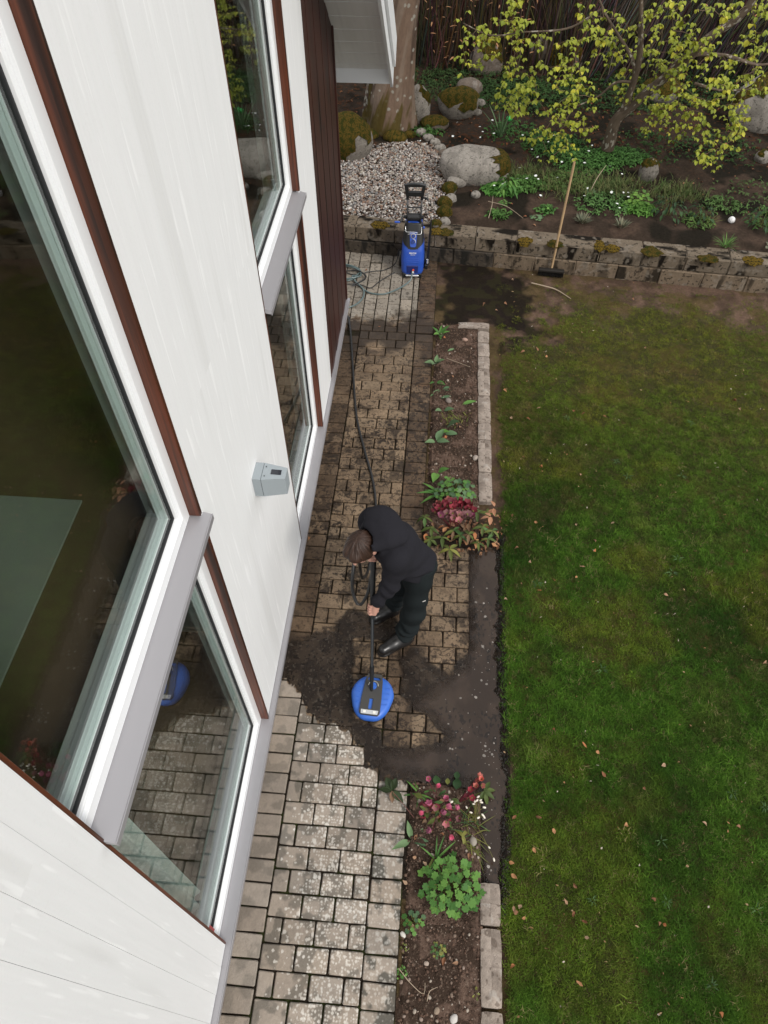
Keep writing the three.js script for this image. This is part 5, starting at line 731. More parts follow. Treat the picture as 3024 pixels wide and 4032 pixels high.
// ---- the leafing shrub
{
  const t = thing('leafing_shrub', 'wide shrub with drooping twigs of fresh yellow-green leaves', 'shrub', [0, 0, 0]);
  const barkM = std([1, 1, 1], 0.9, { map: texture(128, 256, (u, v, o) => { setc(o, [0.1, 0.075, 0.055], 0.6 + 0.8 * fbm(u * 9, v * 14, 3)); mixc(o, [0.34, 0.31, 0.26], sstep(0.66, 0.74, fbm(u * 12 + 5, v * 20, 2)) * 0.8); }, true, [3, 1]) });
  const BR = [[[2.28, 0.44, -10.35], [2.31, 0.86, -10.3], [2.43, 1.0, -10.28], [2.67, 1.3, -10.24], [2.97, 1.62, -10.19], [3.12, 1.86, -10.16], [3.41, 2.12, -10.12], [3.51, 2.38, -10.08]],
  [[2.36, 0.93, -10.29], [2.39, 1.34, -10.23], [2.36, 1.72, -10.18], [2.21, 2.26, -10.09], [2.15, 2.54, -10.04]],
  [[1.63, 2.4, -10.07], [1.86, 2.08, -10.12], [2.01, 1.92, -10.15], [2.2, 1.72, -10.18], [2.34, 1.54, -10.2], [2.39, 1.34, -10.23]],
  [[2.67, 1.3, -10.24], [2.93, 1.64, -10.19], [3.37, 1.68, -10.19], [3.86, 1.58, -10.2], [4.17, 1.64, -10.2]],
  [[1.71, 1.0, -10.28], [1.98, 1.14, -10.26], [2.17, 1.32, -10.24], [2.39, 1.34, -10.23]],
  [[3.15, 1.34, -10.24], [3.53, 1.26, -10.25], [3.98, 1.3, -10.24]],
  [[0.15, 1.98, -10.13], [0.5, 1.85, -10.15], [0.9, 1.89, -10.15], [1.45, 1.95, -10.14], [1.78, 2.16, -10.11]]];
  const RR = [[0.085, 0.075, 0.06, 0.055, 0.05, 0.045, 0.04], [0.05, 0.04, 0.03, 0.02], [0.008, 0.016, 0.022, 0.026], [0.035, 0.03, 0.02, 0.012], [0.006, 0.012, 0.02], [0.02, 0.014, 0.006], [0.005, 0.008, 0.012, 0.014]];
  const nodes = [];
  BR.forEach((b, i) => { part(i ? 'branch' : 'trunk', taper(b, RR[i], 24, 9, (q, a) => 1 + 0.1 * Math.sin(a * 3 + q * 14)), barkM, t); const cv = new THREE.CatmullRomCurve3(b.map(p => V(...p))); for (let k = 0; k <= 24; k++) nodes.push(cv.getPoint(k / 24)); });
  const CL = [[146,231,-974],[145,229,-949],[164,222,-979],[178,215,-986],[155,221,-954],[176,201,-1002],[163,204,-988],[202,209,-1007],[210,199,-1032],[224,188,-1045],[222,194,-1019],[235,193,-1035],[240,185,-1032],[241,174,-1056],[237,210,-1018],[248,207,-1024],[246,220,-1010],[251,230,-990],[254,219,-982],[259,222,-956],[264,221,-951],[257,197,-1024],[261,203,-985],[247,195,-1020],[279,202,-980],[265,225,-997],[267,239,-936],[282,237,-953],[285,239,-943],[301,231,-941],[302,220,-948],[316,235,-973],[326,222,-985],[310,234,-963],[358,219,-1033],[365,219,-1016],[353,215,-998],[363,199,-1028],[371,189,-1038],[379,207,-1040],[382,191,-1026],[369,178,-1039],[380,178,-1042],[394,162,-1069],[401,167,-1066],[131,185,-990],[155,192,-985],[145,195,-973],[160,195,-980],[186,183,-1007],[181,186,-1005],[202,177,-1027],[206,181,-1028],[192,199,-997],[179,173,-1012],[196,157,-1049],[203,163,-1037],[215,159,-1047],[221,152,-1053],[235,150,-1074],[244,151,-1071],[252,148,-1089],[234,158,-1063],[260,156,-1066],[260,147,-1083],[259,167,-1068],[263,163,-1045],[260,180,-1021],[279,178,-1028],[277,183,-999],[288,176,-1009],[295,169,-1017],[279,162,-1045],[279,170,-1014],[284,200,-964],[302,194,-990],[292,189,-982],[306,181,-1004],[308,193,-976],[316,175,-998],[313,184,-978],[305,182,-971],[297,171,-993],[294,176,-961],[310,168,-989],[356,161,-1037],[340,165,-998],[354,154,-1025],[378,152,-1054],[389,153,-1062],[399,145,-1054],[381,142,-1036],[144,166,-1008],[131,169,-966],[139,163,-990],[147,171,-956],[153,172,-971],[163,159,-982],[163,158,-966],[141,161,-951],[148,163,-950],[130,157,-945],[160,156,-950],[167,152,-951],[142,159,-922],[155,152,-943],[149,143,-947],[154,137,-945],[160,140,-958],[181,132,-977],[136,140,-936],[144,137,-950],[142,124,-963],[145,98,-1004],[170,110,-984],[181,102,-993],[159,91,-1006],[164,98,-985],[169,98,-986],[141,75,-1021],[151,96,-985],[180,85,-1000],[189,84,-1001],[200,76,-1024],[183,84,-992],[152,87,-979],[144,70,-1018],[153,71,-1000],[159,83,-970],[165,86,-952],[161,73,-973],[144,69,-956],[230,138,-1054],[228,134,-1056],[245,133,-1066],[255,135,-1078],[249,130,-1052],[241,133,-1040],[233,127,-1040],[218,130,-1021],[222,128,-1008],[233,107,-1044],[239,120,-1026],[248,113,-1026],[258,104,-1045],[260,113,-1040],[239,110,-1025],[251,98,-1052],[254,118,-1042],[262,127,-1023],[262,131,-1009],[273,131,-1026],[275,141,-1022],[277,144,-1020],[273,153,-984],[280,149,-987],[276,152,-962],[287,145,-978],[291,157,-966],[278,155,-1010],[278,160,-987],[285,157,-989],[275,143,-1060],[279,142,-1050],[288,163,-997],[289,155,-1023],[285,152,-944],[282,147,-952],[299,144,-961],[301,143,-957],[302,143,-942],[296,142,-950],[306,146,-938],[324,138,-959],[330,138,-967],[320,136,-961],[268,105,-1028],[280,105,-1032],[285,91,-1045],[287,99,-1030],[292,97,-1028],[290,115,-1004],[285,132,-967],[300,119,-993],[295,80,-1060],[303,112,-979],[313,126,-957],[302,127,-958],[331,124,-971],[308,171,-939],[314,169,-941],[332,158,-978],[328,160,-949],[332,155,-947],[341,153,-963],[346,142,-969],[348,125,-982],[359,121,-992],[363,146,-1006],[374,143,-1029],[369,137,-991],[356,146,-990],[379,145,-1004],[395,130,-1035],[391,135,-1003],[397,140,-1027],[400,137,-1011],[279,61,-1060],[278,58,-1059],[289,67,-1063],[301,68,-1070],[296,70,-1044],[306,76,-1048],[308,64,-1043],[309,84,-1013],[313,75,-1009],[318,81,-1009],[314,99,-982],[323,89,-989],[329,92,-999],[332,102,-995],[365,126,-984],[383,114,-1013],[372,108,-1001],[378,96,-1020],[403,83,-1050],[405,88,-1042],[387,90,-1019],[380,81,-1028],[383,90,-1016],[379,85,-1004],[373,83,-996],[391,76,-1014],[409,62,-1055],[368,78,-984],[376,80,-992],[364,78,-1014],[356,79,-992],[349,80,-983],[356,78,-964],[345,80,-963],[332,80,-949],[326,81,-931],[354,64,-965],[364,67,-976],[345,65,-956],[18,195,-1010],[23,184,-1029],[28,186,-1009],[36,175,-1031],[38,166,-1061],[44,177,-1043],[48,158,-1071],[54,166,-1065],[62,168,-1062],[54,201,-1024],[64,198,-1025],[68,195,-1033],[76,195,-1033],[73,208,-1040],[78,204,-1035],[78,215,-1032],[82,219,-1022],[88,205,-1006],[92,200,-1014],[75,173,-1058],[80,189,-1030],[76,184,-1033],[84,192,-1012],[90,171,-1045],[95,183,-1013],[108,179,-1009],[105,174,-1025],[60,144,-1084],[62,141,-1080],[49,145,-1066],[18,151,-1035],[25,148,-1030],[32,141,-1047],[42,135,-1069],[45,136,-1057],[85,159,-1054],[94,152,-1072],[85,142,-1073],[94,148,-1061],[77,139,-1049],[85,145,-1046],[90,135,-1053],[76,136,-1033],[81,136,-1037],[101,137,-1027],[110,148,-1009],[110,139,-1009],[118,162,-988],[116,159,-1003],[91,137,-1000],[96,137,-994],[103,135,-986],[104,137,-981],[92,124,-1010],[114,130,-993],[102,123,-997],[68,105,-1050],[75,104,-1046],[80,113,-1019],[90,104,-1041],[112,112,-1011],[117,119,-998],[80,99,-1029],[90,84,-1058],[95,90,-1053],[102,109,-1005],[103,81,-1055],[95,83,-1040],[129,111,-982],[133,83,-995],[128,75,-992],[122,62,-1016],[118,64,-1015],[139,59,-991]].map(p => V(p[0] / 100, p[1] / 100, p[2] / 100));
  // every cluster hangs on a twig that grows from the nearest wood already there, best from above
  const left = CL.slice(), tw = []; const best = left.map(() => [1e9, null]); const relax = (n) => left.forEach((c, i) => { const d = c.distanceTo(n) + Math.max(0, c.y - n.y) * 0.8; if (d < best[i][0]) best[i] = [d, n]; }); nodes.forEach(relax);
  while (left.length) { let k = 0; for (let i = 1; i < left.length; i++) if (best[i][0] < best[k][0]) k = i; const c = left[k], n = best[k][1]; left.splice(k, 1); best.splice(k, 1); const m = n.clone().lerp(c, 0.5); m.y -= 0.1 * n.distanceTo(c) * (n.y > c.y ? -0.6 : 1); m.x += rr(-0.05, 0.05) * n.distanceTo(c); tw.push(tube([n, m, c], clamp(0.003 + 0.004 * n.distanceTo(c), 0.003, 0.007), 5, 4)); relax(c); }
  part('twigs', merge(tw), std([0.13, 0.09, 0.06], 0.9), t).userData = { kind: 'stuff' };
  const variants = [0, 1, 2, 3, 4].map(() => { const l = []; const n = 3 + Math.floor(rnd() * 3); for (let i = 0; i < n; i++) { const g = leafGeo(rr(0.055, 0.075), rr(0.05, 0.066), { seg: 4, fold: 0.2, droop: 0.4, shape: q => Math.sqrt(Math.max(0, Math.sin(Math.PI * Math.pow(q, 0.85)))) }); g.rotateX(rr(0.15, 0.75)); g.rotateY(i * 6.283 / n + rr(-0.5, 0.5)); l.push(g); } const m = mergeVertices(merge(l).deleteAttribute('normal').deleteAttribute('uv'), 1e-3); m.computeVertexNormals(); return m; });
  const bract = leafGeo(0.03, 0.014, { seg: 3, droop: 0.3 }), bm = leafMat([0.42, 0.16, 0.09], 0.6, 0.2);
  const rest = [];
  CL.forEach((c, i) => { if (i < 290) { const l = part('leaf_cluster', variants[i % 5], LIME[(i * 7) % 4], t, [c.x, c.y, c.z], [rr(-0.4, 0.4), rr(0, 6.3), rr(-0.4, 0.4)], rr(0.6, 1.15)); l.rotation.order = 'YXZ'; if (i % 3 === 0) part('bract', bract, bm, l, [0, 0.005, 0], [-0.6, rr(0, 6.3), 0], 1); } else rest.push([M4(c.x, c.y, c.z, rr(-0.3, 0.3), rr(0, 6.3), rr(-0.3, 0.3), rr(0.8, 1.2)), C(1, 1, 1)]); });
  for (let i = 0; i < 900; i++) { const c = pick(CL); rest.push([M4(c.x + rr(-0.1, 0.1), c.y + rr(-0.12, 0.08), c.z + rr(-0.35, 0.2), rr(-0.3, 0.3), rr(0, 6.3), rr(-0.3, 0.3), rr(0.5, 0.9)), C(1, 1, 1)]); }
  instanced('leaf_clusters', variants[0], LIME[1], rest, t).userData = { kind: 'stuff' };
}
// ---- thicket, fence
{
  const stemG = [0, 1, 2, 3].map(k => taper([[0, 0, 0], [rr(-0.05, 0.05), 0.5, rr(-0.05, 0.05)], [rr(-0.1, 0.1), 1, rr(-0.1, 0.1)]], [0.011, 0.008, 0.003], 4, 4));
  const mk = (n, x0, x1, z0, z1, h0, h1, lean, pal, name, label) => { const l = [[], [], [], []]; for (let i = 0; i < n; i++) { const x = rr(x0, x1), z = rr(z0, z1), h = rr(h0, h1), w = rr(0.7, 1.5); l[i % 4].push([M4(x, terrY(x, z) - 0.05, z, rr(-0.25, 0.25), rr(0, 6.3), 0, w, h, w).premultiply(new THREE.Matrix4()), C(...pick(pal).map(v => v * rr(0.6, 1.3)))]); const m = l[i % 4][l[i % 4].length - 1][0]; const sh = new THREE.Matrix4().makeTranslation(x, 0, z).multiply(new THREE.Matrix4().makeRotationZ(-lean + rr(-0.16, 0.16))).multiply(new THREE.Matrix4().makeTranslation(-x, 0, -z)); m.premultiply(sh); } const g = tag(new THREE.Group(), label, 'hedge', null, 'stuff'); g.name = numbered(name); scene.add(g); l.forEach((q, i) => { instanced('stems', stemG[i], std([1, 1, 1], 0.95), q, g).userData = { kind: 'stuff' }; }); };
  mk(950, -2.6, 2.0, -15.6, -12.9, 0.9, 2.0, 0.02, [[0.055, 0.04, 0.028], [0.04, 0.03, 0.022], [0.085, 0.055, 0.033]], 'thicket', 'tangled thicket of bare brown stems behind the tree');
  mk(1500, 1.6, 6.6, -15.8, -12.7, 0.9, 2.2, 0.32, [[0.065, 0.054, 0.042], [0.11, 0.094, 0.076], [0.038, 0.03, 0.024]], 'thicket', 'dense thicket of thin grey-brown canes behind the shrub');
  for (const [x, z, h, l] of [[1.75, -13.9, 2.6, 0.12], [2.2, -14.2, 2.4, -0.1], [3.4, -14, 2.6, 0.35], [0.95, -14.2, 2.5, 0.02]]) { const o = solo('hedge_stem', taper([[x, 0.35, z], [x + l * 0.5, 0.4 + h * 0.5, z], [x + l * 1.3, 0.4 + h, z + 0.1]], [0.07, 0.055, 0.04], 12, 9, (q, a) => 1 + 0.1 * Math.sin(a * 3 + q * 9)), std([0.075, 0.055, 0.04], 0.95), ['dark hedge stem standing left of the shrub branches', 'dark hedge stem behind the middle of the shrub', 'leaning hedge stem behind the right of the shrub', 'dark hedge stem near the fence'][[1.75, 2.2, 3.4, 0.95].indexOf(x)], 'stem', 'thick stems in the thicket'); }
  // dead brown twigs with buds in front of the fence
  const dead = []; for (let i = 0; i < 150; i++) { const x = rr(-0.4, 1.3), z = rr(-13.2, -12.5), y = rr(0.7, 2.1); dead.push([M4(x, y, z, rr(-0.5, 0.5), rr(0, 6.3), rr(-0.6, 0.6), rr(0.4, 0.8), 0.5, rr(0.6, 1)), C(...pick([[0.3, 0.16, 0.08], [0.2, 0.1, 0.05]]))]); }
  tag(instanced('withered_leaves', LEAF.lance[0], std([1, 1, 1], 0.8, { side: THREE.DoubleSide }), dead), 'withered orange-brown leaves still hanging in the thicket', 'leaves', null, 'stuff');
  const f = thing('wooden_fence', 'dark weathered board fence behind the thicket', 'fence', [-2.4, 0.4, -15.75]); const fm = [0, 1, 2].map(k => std([0.055 + 0.02 * k, 0.04 + 0.014 * k, 0.028 + 0.01 * k], 0.95));
  for (let i = 0; i < 32; i++) part('fence_board', box(-0.055, 0.055, 0, 1.55 + rr(-0.03, 0.03), -0.012, 0.012), fm[i % 3], f, [i * 0.135, 0, i % 2 ? 0.024 : 0]);
  for (const y of [0.35, 1.2]) part('fence_rail', box(0, 4.3, y - 0.04, y + 0.04, -0.07, -0.025), fm[0], f);
}

// ---------------------------------------------------------------- the person
function surfaceNet(sdf, lo, hi, h) { // one skin from a distance field
  const n = [0, 1, 2].map(i => Math.ceil((hi[i] - lo[i]) / h) + 1), N = n[0] * n[1] * n[2], f = new Float32Array(N), id = new Int32Array(N).fill(-1), P = [], I = [];
  const at = (i, j, k) => (k * n[1] + j) * n[0] + i;
  for (let k = 0; k < n[2]; k++) for (let j = 0; j < n[1]; j++) for (let i = 0; i < n[0]; i++) f[at(i, j, k)] = sdf(lo[0] + i * h, lo[1] + j * h, lo[2] + k * h);
  const E = [[0, 1], [2, 3], [4, 5], [6, 7], [0, 2], [1, 3], [4, 6], [5, 7], [0, 4], [1, 5], [2, 6], [3, 7]];
  for (let k = 0; k < n[2] - 1; k++) for (let j = 0; j < n[1] - 1; j++) for (let i = 0; i < n[0] - 1; i++) {
    const v = []; let neg = 0; for (let c = 0; c < 8; c++) { const q = f[at(i + (c & 1), j + ((c >> 1) & 1), k + (c >> 2))]; v.push(q); if (q < 0) neg++; }
    if (!neg || neg === 8) continue; let x = 0, y = 0, z = 0, m = 0;
    for (const [a, b] of E) if ((v[a] < 0) !== (v[b] < 0)) { const t = v[a] / (v[a] - v[b]); x += (a & 1) + t * ((b & 1) - (a & 1)); y += ((a >> 1) & 1) + t * (((b >> 1) & 1) - ((a >> 1) & 1)); z += (a >> 2) + t * ((b >> 2) - (a >> 2)); m++; }
    id[at(i, j, k)] = P.length / 3; P.push(lo[0] + (i + x / m) * h, lo[1] + (j + y / m) * h, lo[2] + (k + z / m) * h);
  }
  for (let k = 1; k < n[2] - 1; k++) for (let j = 1; j < n[1] - 1; j++) for (let i = 1; i < n[0] - 1; i++) {
    const a = f[at(i, j, k)] < 0, quad = (p, q, r, s, flip) => { if (p < 0 || q < 0 || r < 0 || s < 0) return; flip ? I.push(p, r, q, p, s, r) : I.push(p, q, r, p, r, s); };
    if (a !== f[at(i + 1, j, k)] < 0) quad(id[at(i, j - 1, k - 1)], id[at(i, j, k - 1)], id[at(i, j, k)], id[at(i, j - 1, k)], !a);
    if (a !== f[at(i, j + 1, k)] < 0) quad(id[at(i - 1, j, k - 1)], id[at(i - 1, j, k)], id[at(i, j, k)], id[at(i, j, k - 1)], !a);
    if (a !== f[at(i, j, k + 1)] < 0) quad(id[at(i - 1, j - 1, k)], id[at(i, j - 1, k)], id[at(i, j, k)], id[at(i - 1, j, k)], !a);
  }
  const g = new THREE.BufferGeometry(); g.setAttribute('position', new THREE.Float32BufferAttribute(P, 3)); g.setIndex(I); g.computeVertexNormals(); return g;
}
const caps = (a, b, r1, r2) => { const dx = b[0] - a[0], dy = b[1] - a[1], dz = b[2] - a[2], L = dx * dx + dy * dy + dz * dz || 1e-9; return (x, y, z) => { const px = x - a[0], py = y - a[1], pz = z - a[2], t = clamp((px * dx + py * dy + pz * dz) / L); return Math.hypot(px - dx * t, py - dy * t, pz - dz * t) - (r1 + (r2 - r1) * t); }; };
const elli = (c, r, ax) => (x, y, z) => { const p = [x - c[0], y - c[1], z - c[2]], q = ax.map((a, i) => (a[0] * p[0] + a[1] * p[1] + a[2] * p[2]) / r[i]), l = Math.hypot(...q); return (l - 1) * Math.min(...r) * (l > 1 ? 1 : 1); };
const smin = (a, b, k) => { const h = Math.max(k - Math.abs(a - b), 0) / k; return Math.min(a, b) - h * h * k * 0.25; };
const union = (l, k) => (x, y, z) => { let d = 1e9; for (const f of l) d = smin(d, f(x, y, z), k); return d; };
{
  const J = { pel: [0.0, 0.96, -2.84], lhip: [0.008, 0.93, -2.775], rhip: [-0.055, 0.93, -2.92], lkn: [-0.015, 0.5, -2.71], rkn: [-0.13, 0.5, -2.955], lan: [-0.075, 0.11, -2.735], ran: [-0.185, 0.11, -3.0], ltoe: [-0.235, 0.045, -2.615], rtoe: [-0.325, 0.045, -2.90], lheel: [-0.05, 0.045, -2.755], rheel: [-0.155, 0.045, -3.02], che: [-0.17, 1.22, -2.795], nek: [-0.265, 1.355, -2.755], lsh: [-0.15, 1.27, -2.645], rsh: [-0.325, 1.27, -2.925], lel: [-0.185, 1.0, -2.595], rel: [-0.345, 1.03, -2.955], hd: [-0.38, 1.35, -2.658] };
  const nrm = v => { const l = Math.hypot(...v); return v.map(q => q / l); }, dot = (a, b) => a[0] * b[0] + a[1] * b[1] + a[2] * b[2], cross = (a, b) => [a[1] * b[2] - a[2] * b[1], a[2] * b[0] - a[0] * b[2], a[0] * b[1] - a[1] * b[0]], add = (a, b, s = 1) => [a[0] + b[0] * s, a[1] + b[1] * s, a[2] + b[2] * s];
  // head axes: crown, face, side
  const cr = nrm([-0.26, 0.84, 0.40]); let fc = [-0.38, -0.5, 0.78]; fc = nrm(add(fc, cr, -dot(fc, cr))); const sd = cross(cr, fc); const sgn = sd[0] > 0 ? 1 : -1, sL = sd.map(v => v * sgn), H = J.hd;
  const hp = (f, s, c) => add(add(add(H, fc, f), sL, s), cr, c);
  // hands closed on the lance
  const LT = [-0.306, 1.1, -2.712], LB = [-0.293, 0.16, -2.267], ax = nrm(add(LB, LT, -1)), lance = y => { const t = (LT[1] - y) / (LT[1] - LB[1]); return add(LT, add(LB, LT, -1), t); };
  const e1 = nrm(add([1, 0, 0], ax, -ax[0])), e2 = (() => { const v = cross(ax, e1); return v[1] > 0 ? v : v.map(q => -q); })();
  const ring = (c, ph, r, o) => add(add(add(c, e1, Math.cos(ph) * r), e2, Math.sin(ph) * r), ax, o), R = Math.PI / 180;
  function hand(c, wrist, mirror) {
    const l = [], W = wrist, m = p => mirror ? Math.PI - p : p;
    const len = [0.92, 1, 0.97, 0.8];
    for (let i = 0; i < 4; i++) { const o = 0.034 - i * 0.021, k = len[i], K = ring(c, m(62 * R), 0.038, o), A = ring(c, m((62 + 55 * k) * R), 0.038, o + 0.004), B = ring(c, m((62 + 105 * k) * R), 0.031, o + 0.006), T = ring(c, m((62 + 150 * k) * R), 0.0275, o + 0.006); l.push([caps(W, K, 0.0175, 0.0125), 0], [caps(K, A, 0.0105, 0.0095), 1], [caps(A, B, 0.0095, 0.0085), 1], [caps(B, T, 0.0085, 0.0072), 1]); }
    const th0 = ring(c, m(25 * R), 0.036, 0.002), th1 = ring(c, m(-8 * R), 0.034, 0.036), th2 = ring(c, m(-40 * R), 0.028, 0.058); l.push([caps(add(W, ax, 0.005), th0, 0.016, 0.0135), 0], [caps(th0, th1, 0.012, 0.0105), 1], [caps(th1, th2, 0.0105, 0.008), 1]);
    const palm = union(l.filter(q => !q[1]).map(q => q[0]), 0.02), fing = l.filter(q => q[1]).map(q => q[0]);
    return (x, y, z) => { let d = palm(x, y, z), f = 1e9; for (const q of fing) f = Math.min(f, q(x, y, z)); return smin(d, f, 0.008); };
  }
  const cL = lance(0.775), cR = lance(1.165), wL = ring(cL, 48 * R, 0.05, -0.07), wR = ring(cR, 150 * R, 0.05, -0.06);
  const lower = (a, b, t) => add(a, add(b, a, -1), t);
  const bodyF = union([caps([-0.02, 0.96, -2.84], J.che, 0.075, 0.1), caps(J.che, J.nek, 0.11, 0.06), caps(J.nek, hp(-0.03, 0, -0.06), 0.055, 0.05), caps(J.lsh, J.rsh, 0.055, 0.055), caps(J.lsh, J.lel, 0.045, 0.036), caps(J.lel, wL, 0.034, 0.024), caps(J.rsh, J.rel, 0.045, 0.036), caps(J.rel, wR, 0.034, 0.024), caps(J.lhip, J.lkn, 0.055, 0.046), caps(J.lkn, J.lan, 0.046, 0.034), caps(J.rhip, J.rkn, 0.055, 0.046), caps(J.rkn, J.ran, 0.046, 0.034), caps(J.lheel, J.ltoe, 0.032, 0.028), caps(J.rheel, J.rtoe, 0.032, 0.028)], 0.03);
  const cran = elli(H, [0.095, 0.078, 0.1], [fc, sL, cr]), headF = (() => {
    const base = union([cran, caps(hp(0.02, 0, -0.03), hp(0.055, 0, -0.1), 0.06, 0.036), caps(hp(-0.03, 0, -0.05), J.nek, 0.055, 0.056)], 0.04);
    const nose = union([caps(hp(0.09, 0, -0.01), hp(0.112, 0, -0.045), 0.008, 0.013), caps(hp(0.078, -0.03, 0.005), hp(0.078, 0.03, 0.005), 0.012, 0.012), caps(hp(0.082, -0.02, -0.075), hp(0.082, 0.02, -0.075), 0.008, 0.008)], 0.01);
    const ears = [1, -1].map(s => { const o = elli(hp(-0.008, 0.094 * s, -0.03), [0.018, 0.008, 0.03], [nrm(add(fc, sL, -0.3 * s)), sL, cr]); return o; });
    return (x, y, z) => Math.min(smin(base(x, y, z), nose(x, y, z), 0.012), smin(ears[0](x, y, z), ears[1](x, y, z), 0.001));
  })();
  const near = (pts, m) => [[0, 1, 2].map(i => Math.min(...pts.map(p => p[i])) - m), [0, 1, 2].map(i => Math.max(...pts.map(p => p[i])) + m)];
  const net = (f, pts, m, h) => surfaceNet(f, ...near(pts, m), h);
  const hl = hand(cL, wL, false), hr = hand(cR, wR, true), fl = (x, y, z) => smin(hl(x, y, z), caps(lower(J.lel, wL, 0.6), wL, 0.027, 0.023)(x, y, z), 0.02), fr = (x, y, z) => smin(hr(x, y, z), caps(lower(J.rel, wR, 0.6), wR, 0.027, 0.023)(x, y, z), 0.02);
  const t = thing('person', 'person in a dark hooded fleece, work trousers and black boots bending over a lance', 'person', [0, 0, 0]);
  const skin = std([0.5, 0.27, 0.205], 0.55);
  part('body', mergeGeometries([net(bodyF, [J.pel, J.nek, J.lsh, J.rsh, J.lel, J.rel, J.lhip, J.rhip, J.ltoe, J.rtoe, J.lheel, J.rheel], 0.14, 0.014), net(headF, [H], 0.17, 0.005), net(fl, [cL, wL], 0.07, 0.0032), net(fr, [cR, wR], 0.07, 0.0036)]), skin, t);
  for (const s of [-1, 1]) part('eye', new THREE.SphereGeometry(0.011, 10, 8), std([0.6, 0.58, 0.55], 0.2), t, hp(0.08, 0.031 * s, -0.012));
  // hair: a cap a little proud of the skull, tousled along the strands
  const hairF = (x, y, z) => { const p = [x - H[0], y - H[1], z - H[2]], f = dot(p, fc), s = dot(p, sL), c = dot(p, cr); const an = Math.atan2(s, f - 0.03 * c), rad = Math.hypot(s, f + 0.045); const st = 0.007 * (fbm(Math.atan2(s, f + 0.045) * 9 + 20, rad * 14, 3) - 0.5) + 0.005 * (vn(Math.atan2(s, f + 0.045) * 26 + 9, rad * 20) - 0.5); let d = elli(H, [0.113, 0.097, 0.114], [fc, sL, cr])(x, y, z) - st * 1.2; const fringe = caps(hp(0.07, -0.035, 0.06), hp(0.085, 0.03, 0.055), 0.03, 0.03)(x, y, z) - st; d = smin(d, fringe, 0.03); const cut = Math.max(f * 0.9 - 0.055 - c * 0.85, -c - 0.045 - (f < 0 ? 0.03 : 0)); return Math.max(d, cut); };
  const hg = net(hairF, [H], 0.17, 0.0036), hq = hg.attributes.position, hc = new Float32Array(hq.count * 3); for (let i = 0; i < hq.count; i++) { const p = [hq.getX(i) - H[0], hq.getY(i) - H[1], hq.getZ(i) - H[2]], f = dot(p, fc), s = dot(p, sL), a = Math.atan2(s, f + 0.045), q = fbm(a * 14 + 30, Math.hypot(s, f + 0.045) * 12, 3), k = 0.45 + 1.2 * q; hc.set([0.034 * k, 0.0175 * k, 0.0115 * k], i * 3); } hg.setAttribute('color', new THREE.BufferAttribute(hc, 3)); // dark brown strands of uneven tone
  part('hair', hg, std([1, 1, 1], 0.5, { specularIntensity: 0.6, vertexColors: true }), t);
  const wool = new THREE.MeshPhysicalMaterial({ color: C(0.0175, 0.017, 0.021), roughness: 1, specularIntensity: 0.25, sheen: 0.1, sheenRoughness: 0.5, sheenColor: C(0.2, 0.2, 0.24), bumpMap: grain(1, 1), bumpScale: 0 });
  // hooded fleece
  const N = J.nek, nd = nrm(add(H, N, -1)), hoodRing = (x, y, z) => { const c = add(N, nd, 0.035), p = [x - c[0], y - c[1], z - c[2]], a = dot(p, nd), r = Math.hypot(p[0] - nd[0] * a, p[1] - nd[1] * a, p[2] - nd[2] * a); return Math.hypot(a * 0.75, r - 0.098) - 0.032; };
  const cuffL = lower(J.lel, wL, 0.93), cuffR = lower(J.rel, wR, 0.93);
  const torso = union([caps([0.0, 0.96, -2.825], J.che, 0.128, 0.145), caps(J.che, N, 0.15, 0.095), caps(J.lsh, J.rsh, 0.084, 0.084), caps([-0.035, 0.98, -2.765], J.lsh, 0.092, 0.084), caps([-0.1, 0.98, -2.91], J.rsh, 0.1, 0.084)], 0.055);
  const sleeves = union([caps(J.lsh, J.lel, 0.076, 0.06), caps(J.lel, cuffL, 0.058, 0.04), caps(cuffL, lower(J.lel, wL, 0.97), 0.042, 0.04), caps(J.rsh, J.rel, 0.082, 0.064), caps(J.rel, cuffR, 0.062, 0.04)], 0.03);
  const pouch = union([elli(add(N, [0.085, 0.075, 0.02]), [0.12, 0.06, 0.1], [nrm([0.8, -0.35, 0]), nrm([0.35, 0.8, 0]), [0, 0, 1]]), elli(add(N, [0.0, 0.085, -0.09]), [0.11, 0.065, 0.085], [[1, 0, 0], [0, 1, 0], [0, 0, 1]]), caps(add(N, [0.06, 0.06, 0.1]), add(N, [-0.03, 0.05, 0.13]), 0.045, 0.04)], 0.05);
  const coatF = (x, y, z) => { const w = Math.sin(y * 52 + x * 30 - z * 12 + 7 * fbm(x * 7, z * 7 + y * 5, 2)), fold = 0.011 * Math.sign(w) * Math.pow(Math.abs(w), 1.6) * sstep(-0.02, 0.25, 1.24 - y) * (0.3 + 0.7 * fbm(x * 5 + 3, y * 5 + z * 4, 2)) + 0.02 * (n3(x * 8, y * 8, z * 8) - 0.5) + 0.006 * (n3(x * 46, y * 46, z * 46) - 0.5); let d = smin(torso(x, y, z), sleeves(x, y, z), 0.045); d = smin(d, pouch(x, y, z), 0.018); d = smin(d, hoodRing(x, y, z), 0.02); d = Math.max(d, -(Math.hypot(x - H[0], y - H[1], z - H[2]) - 0.124)); d = Math.max(d, 0.835 + 0.03 * Math.sin(x * 20 + z * 14) - y + (x < -0.12 ? (-1) : 0)); return d - fold; };
  part('hooded_fleece', surfaceNet(coatF, [-0.53, 0.68, -3.11], [0.27, 1.56, -2.47], 0.0075), wool, t);
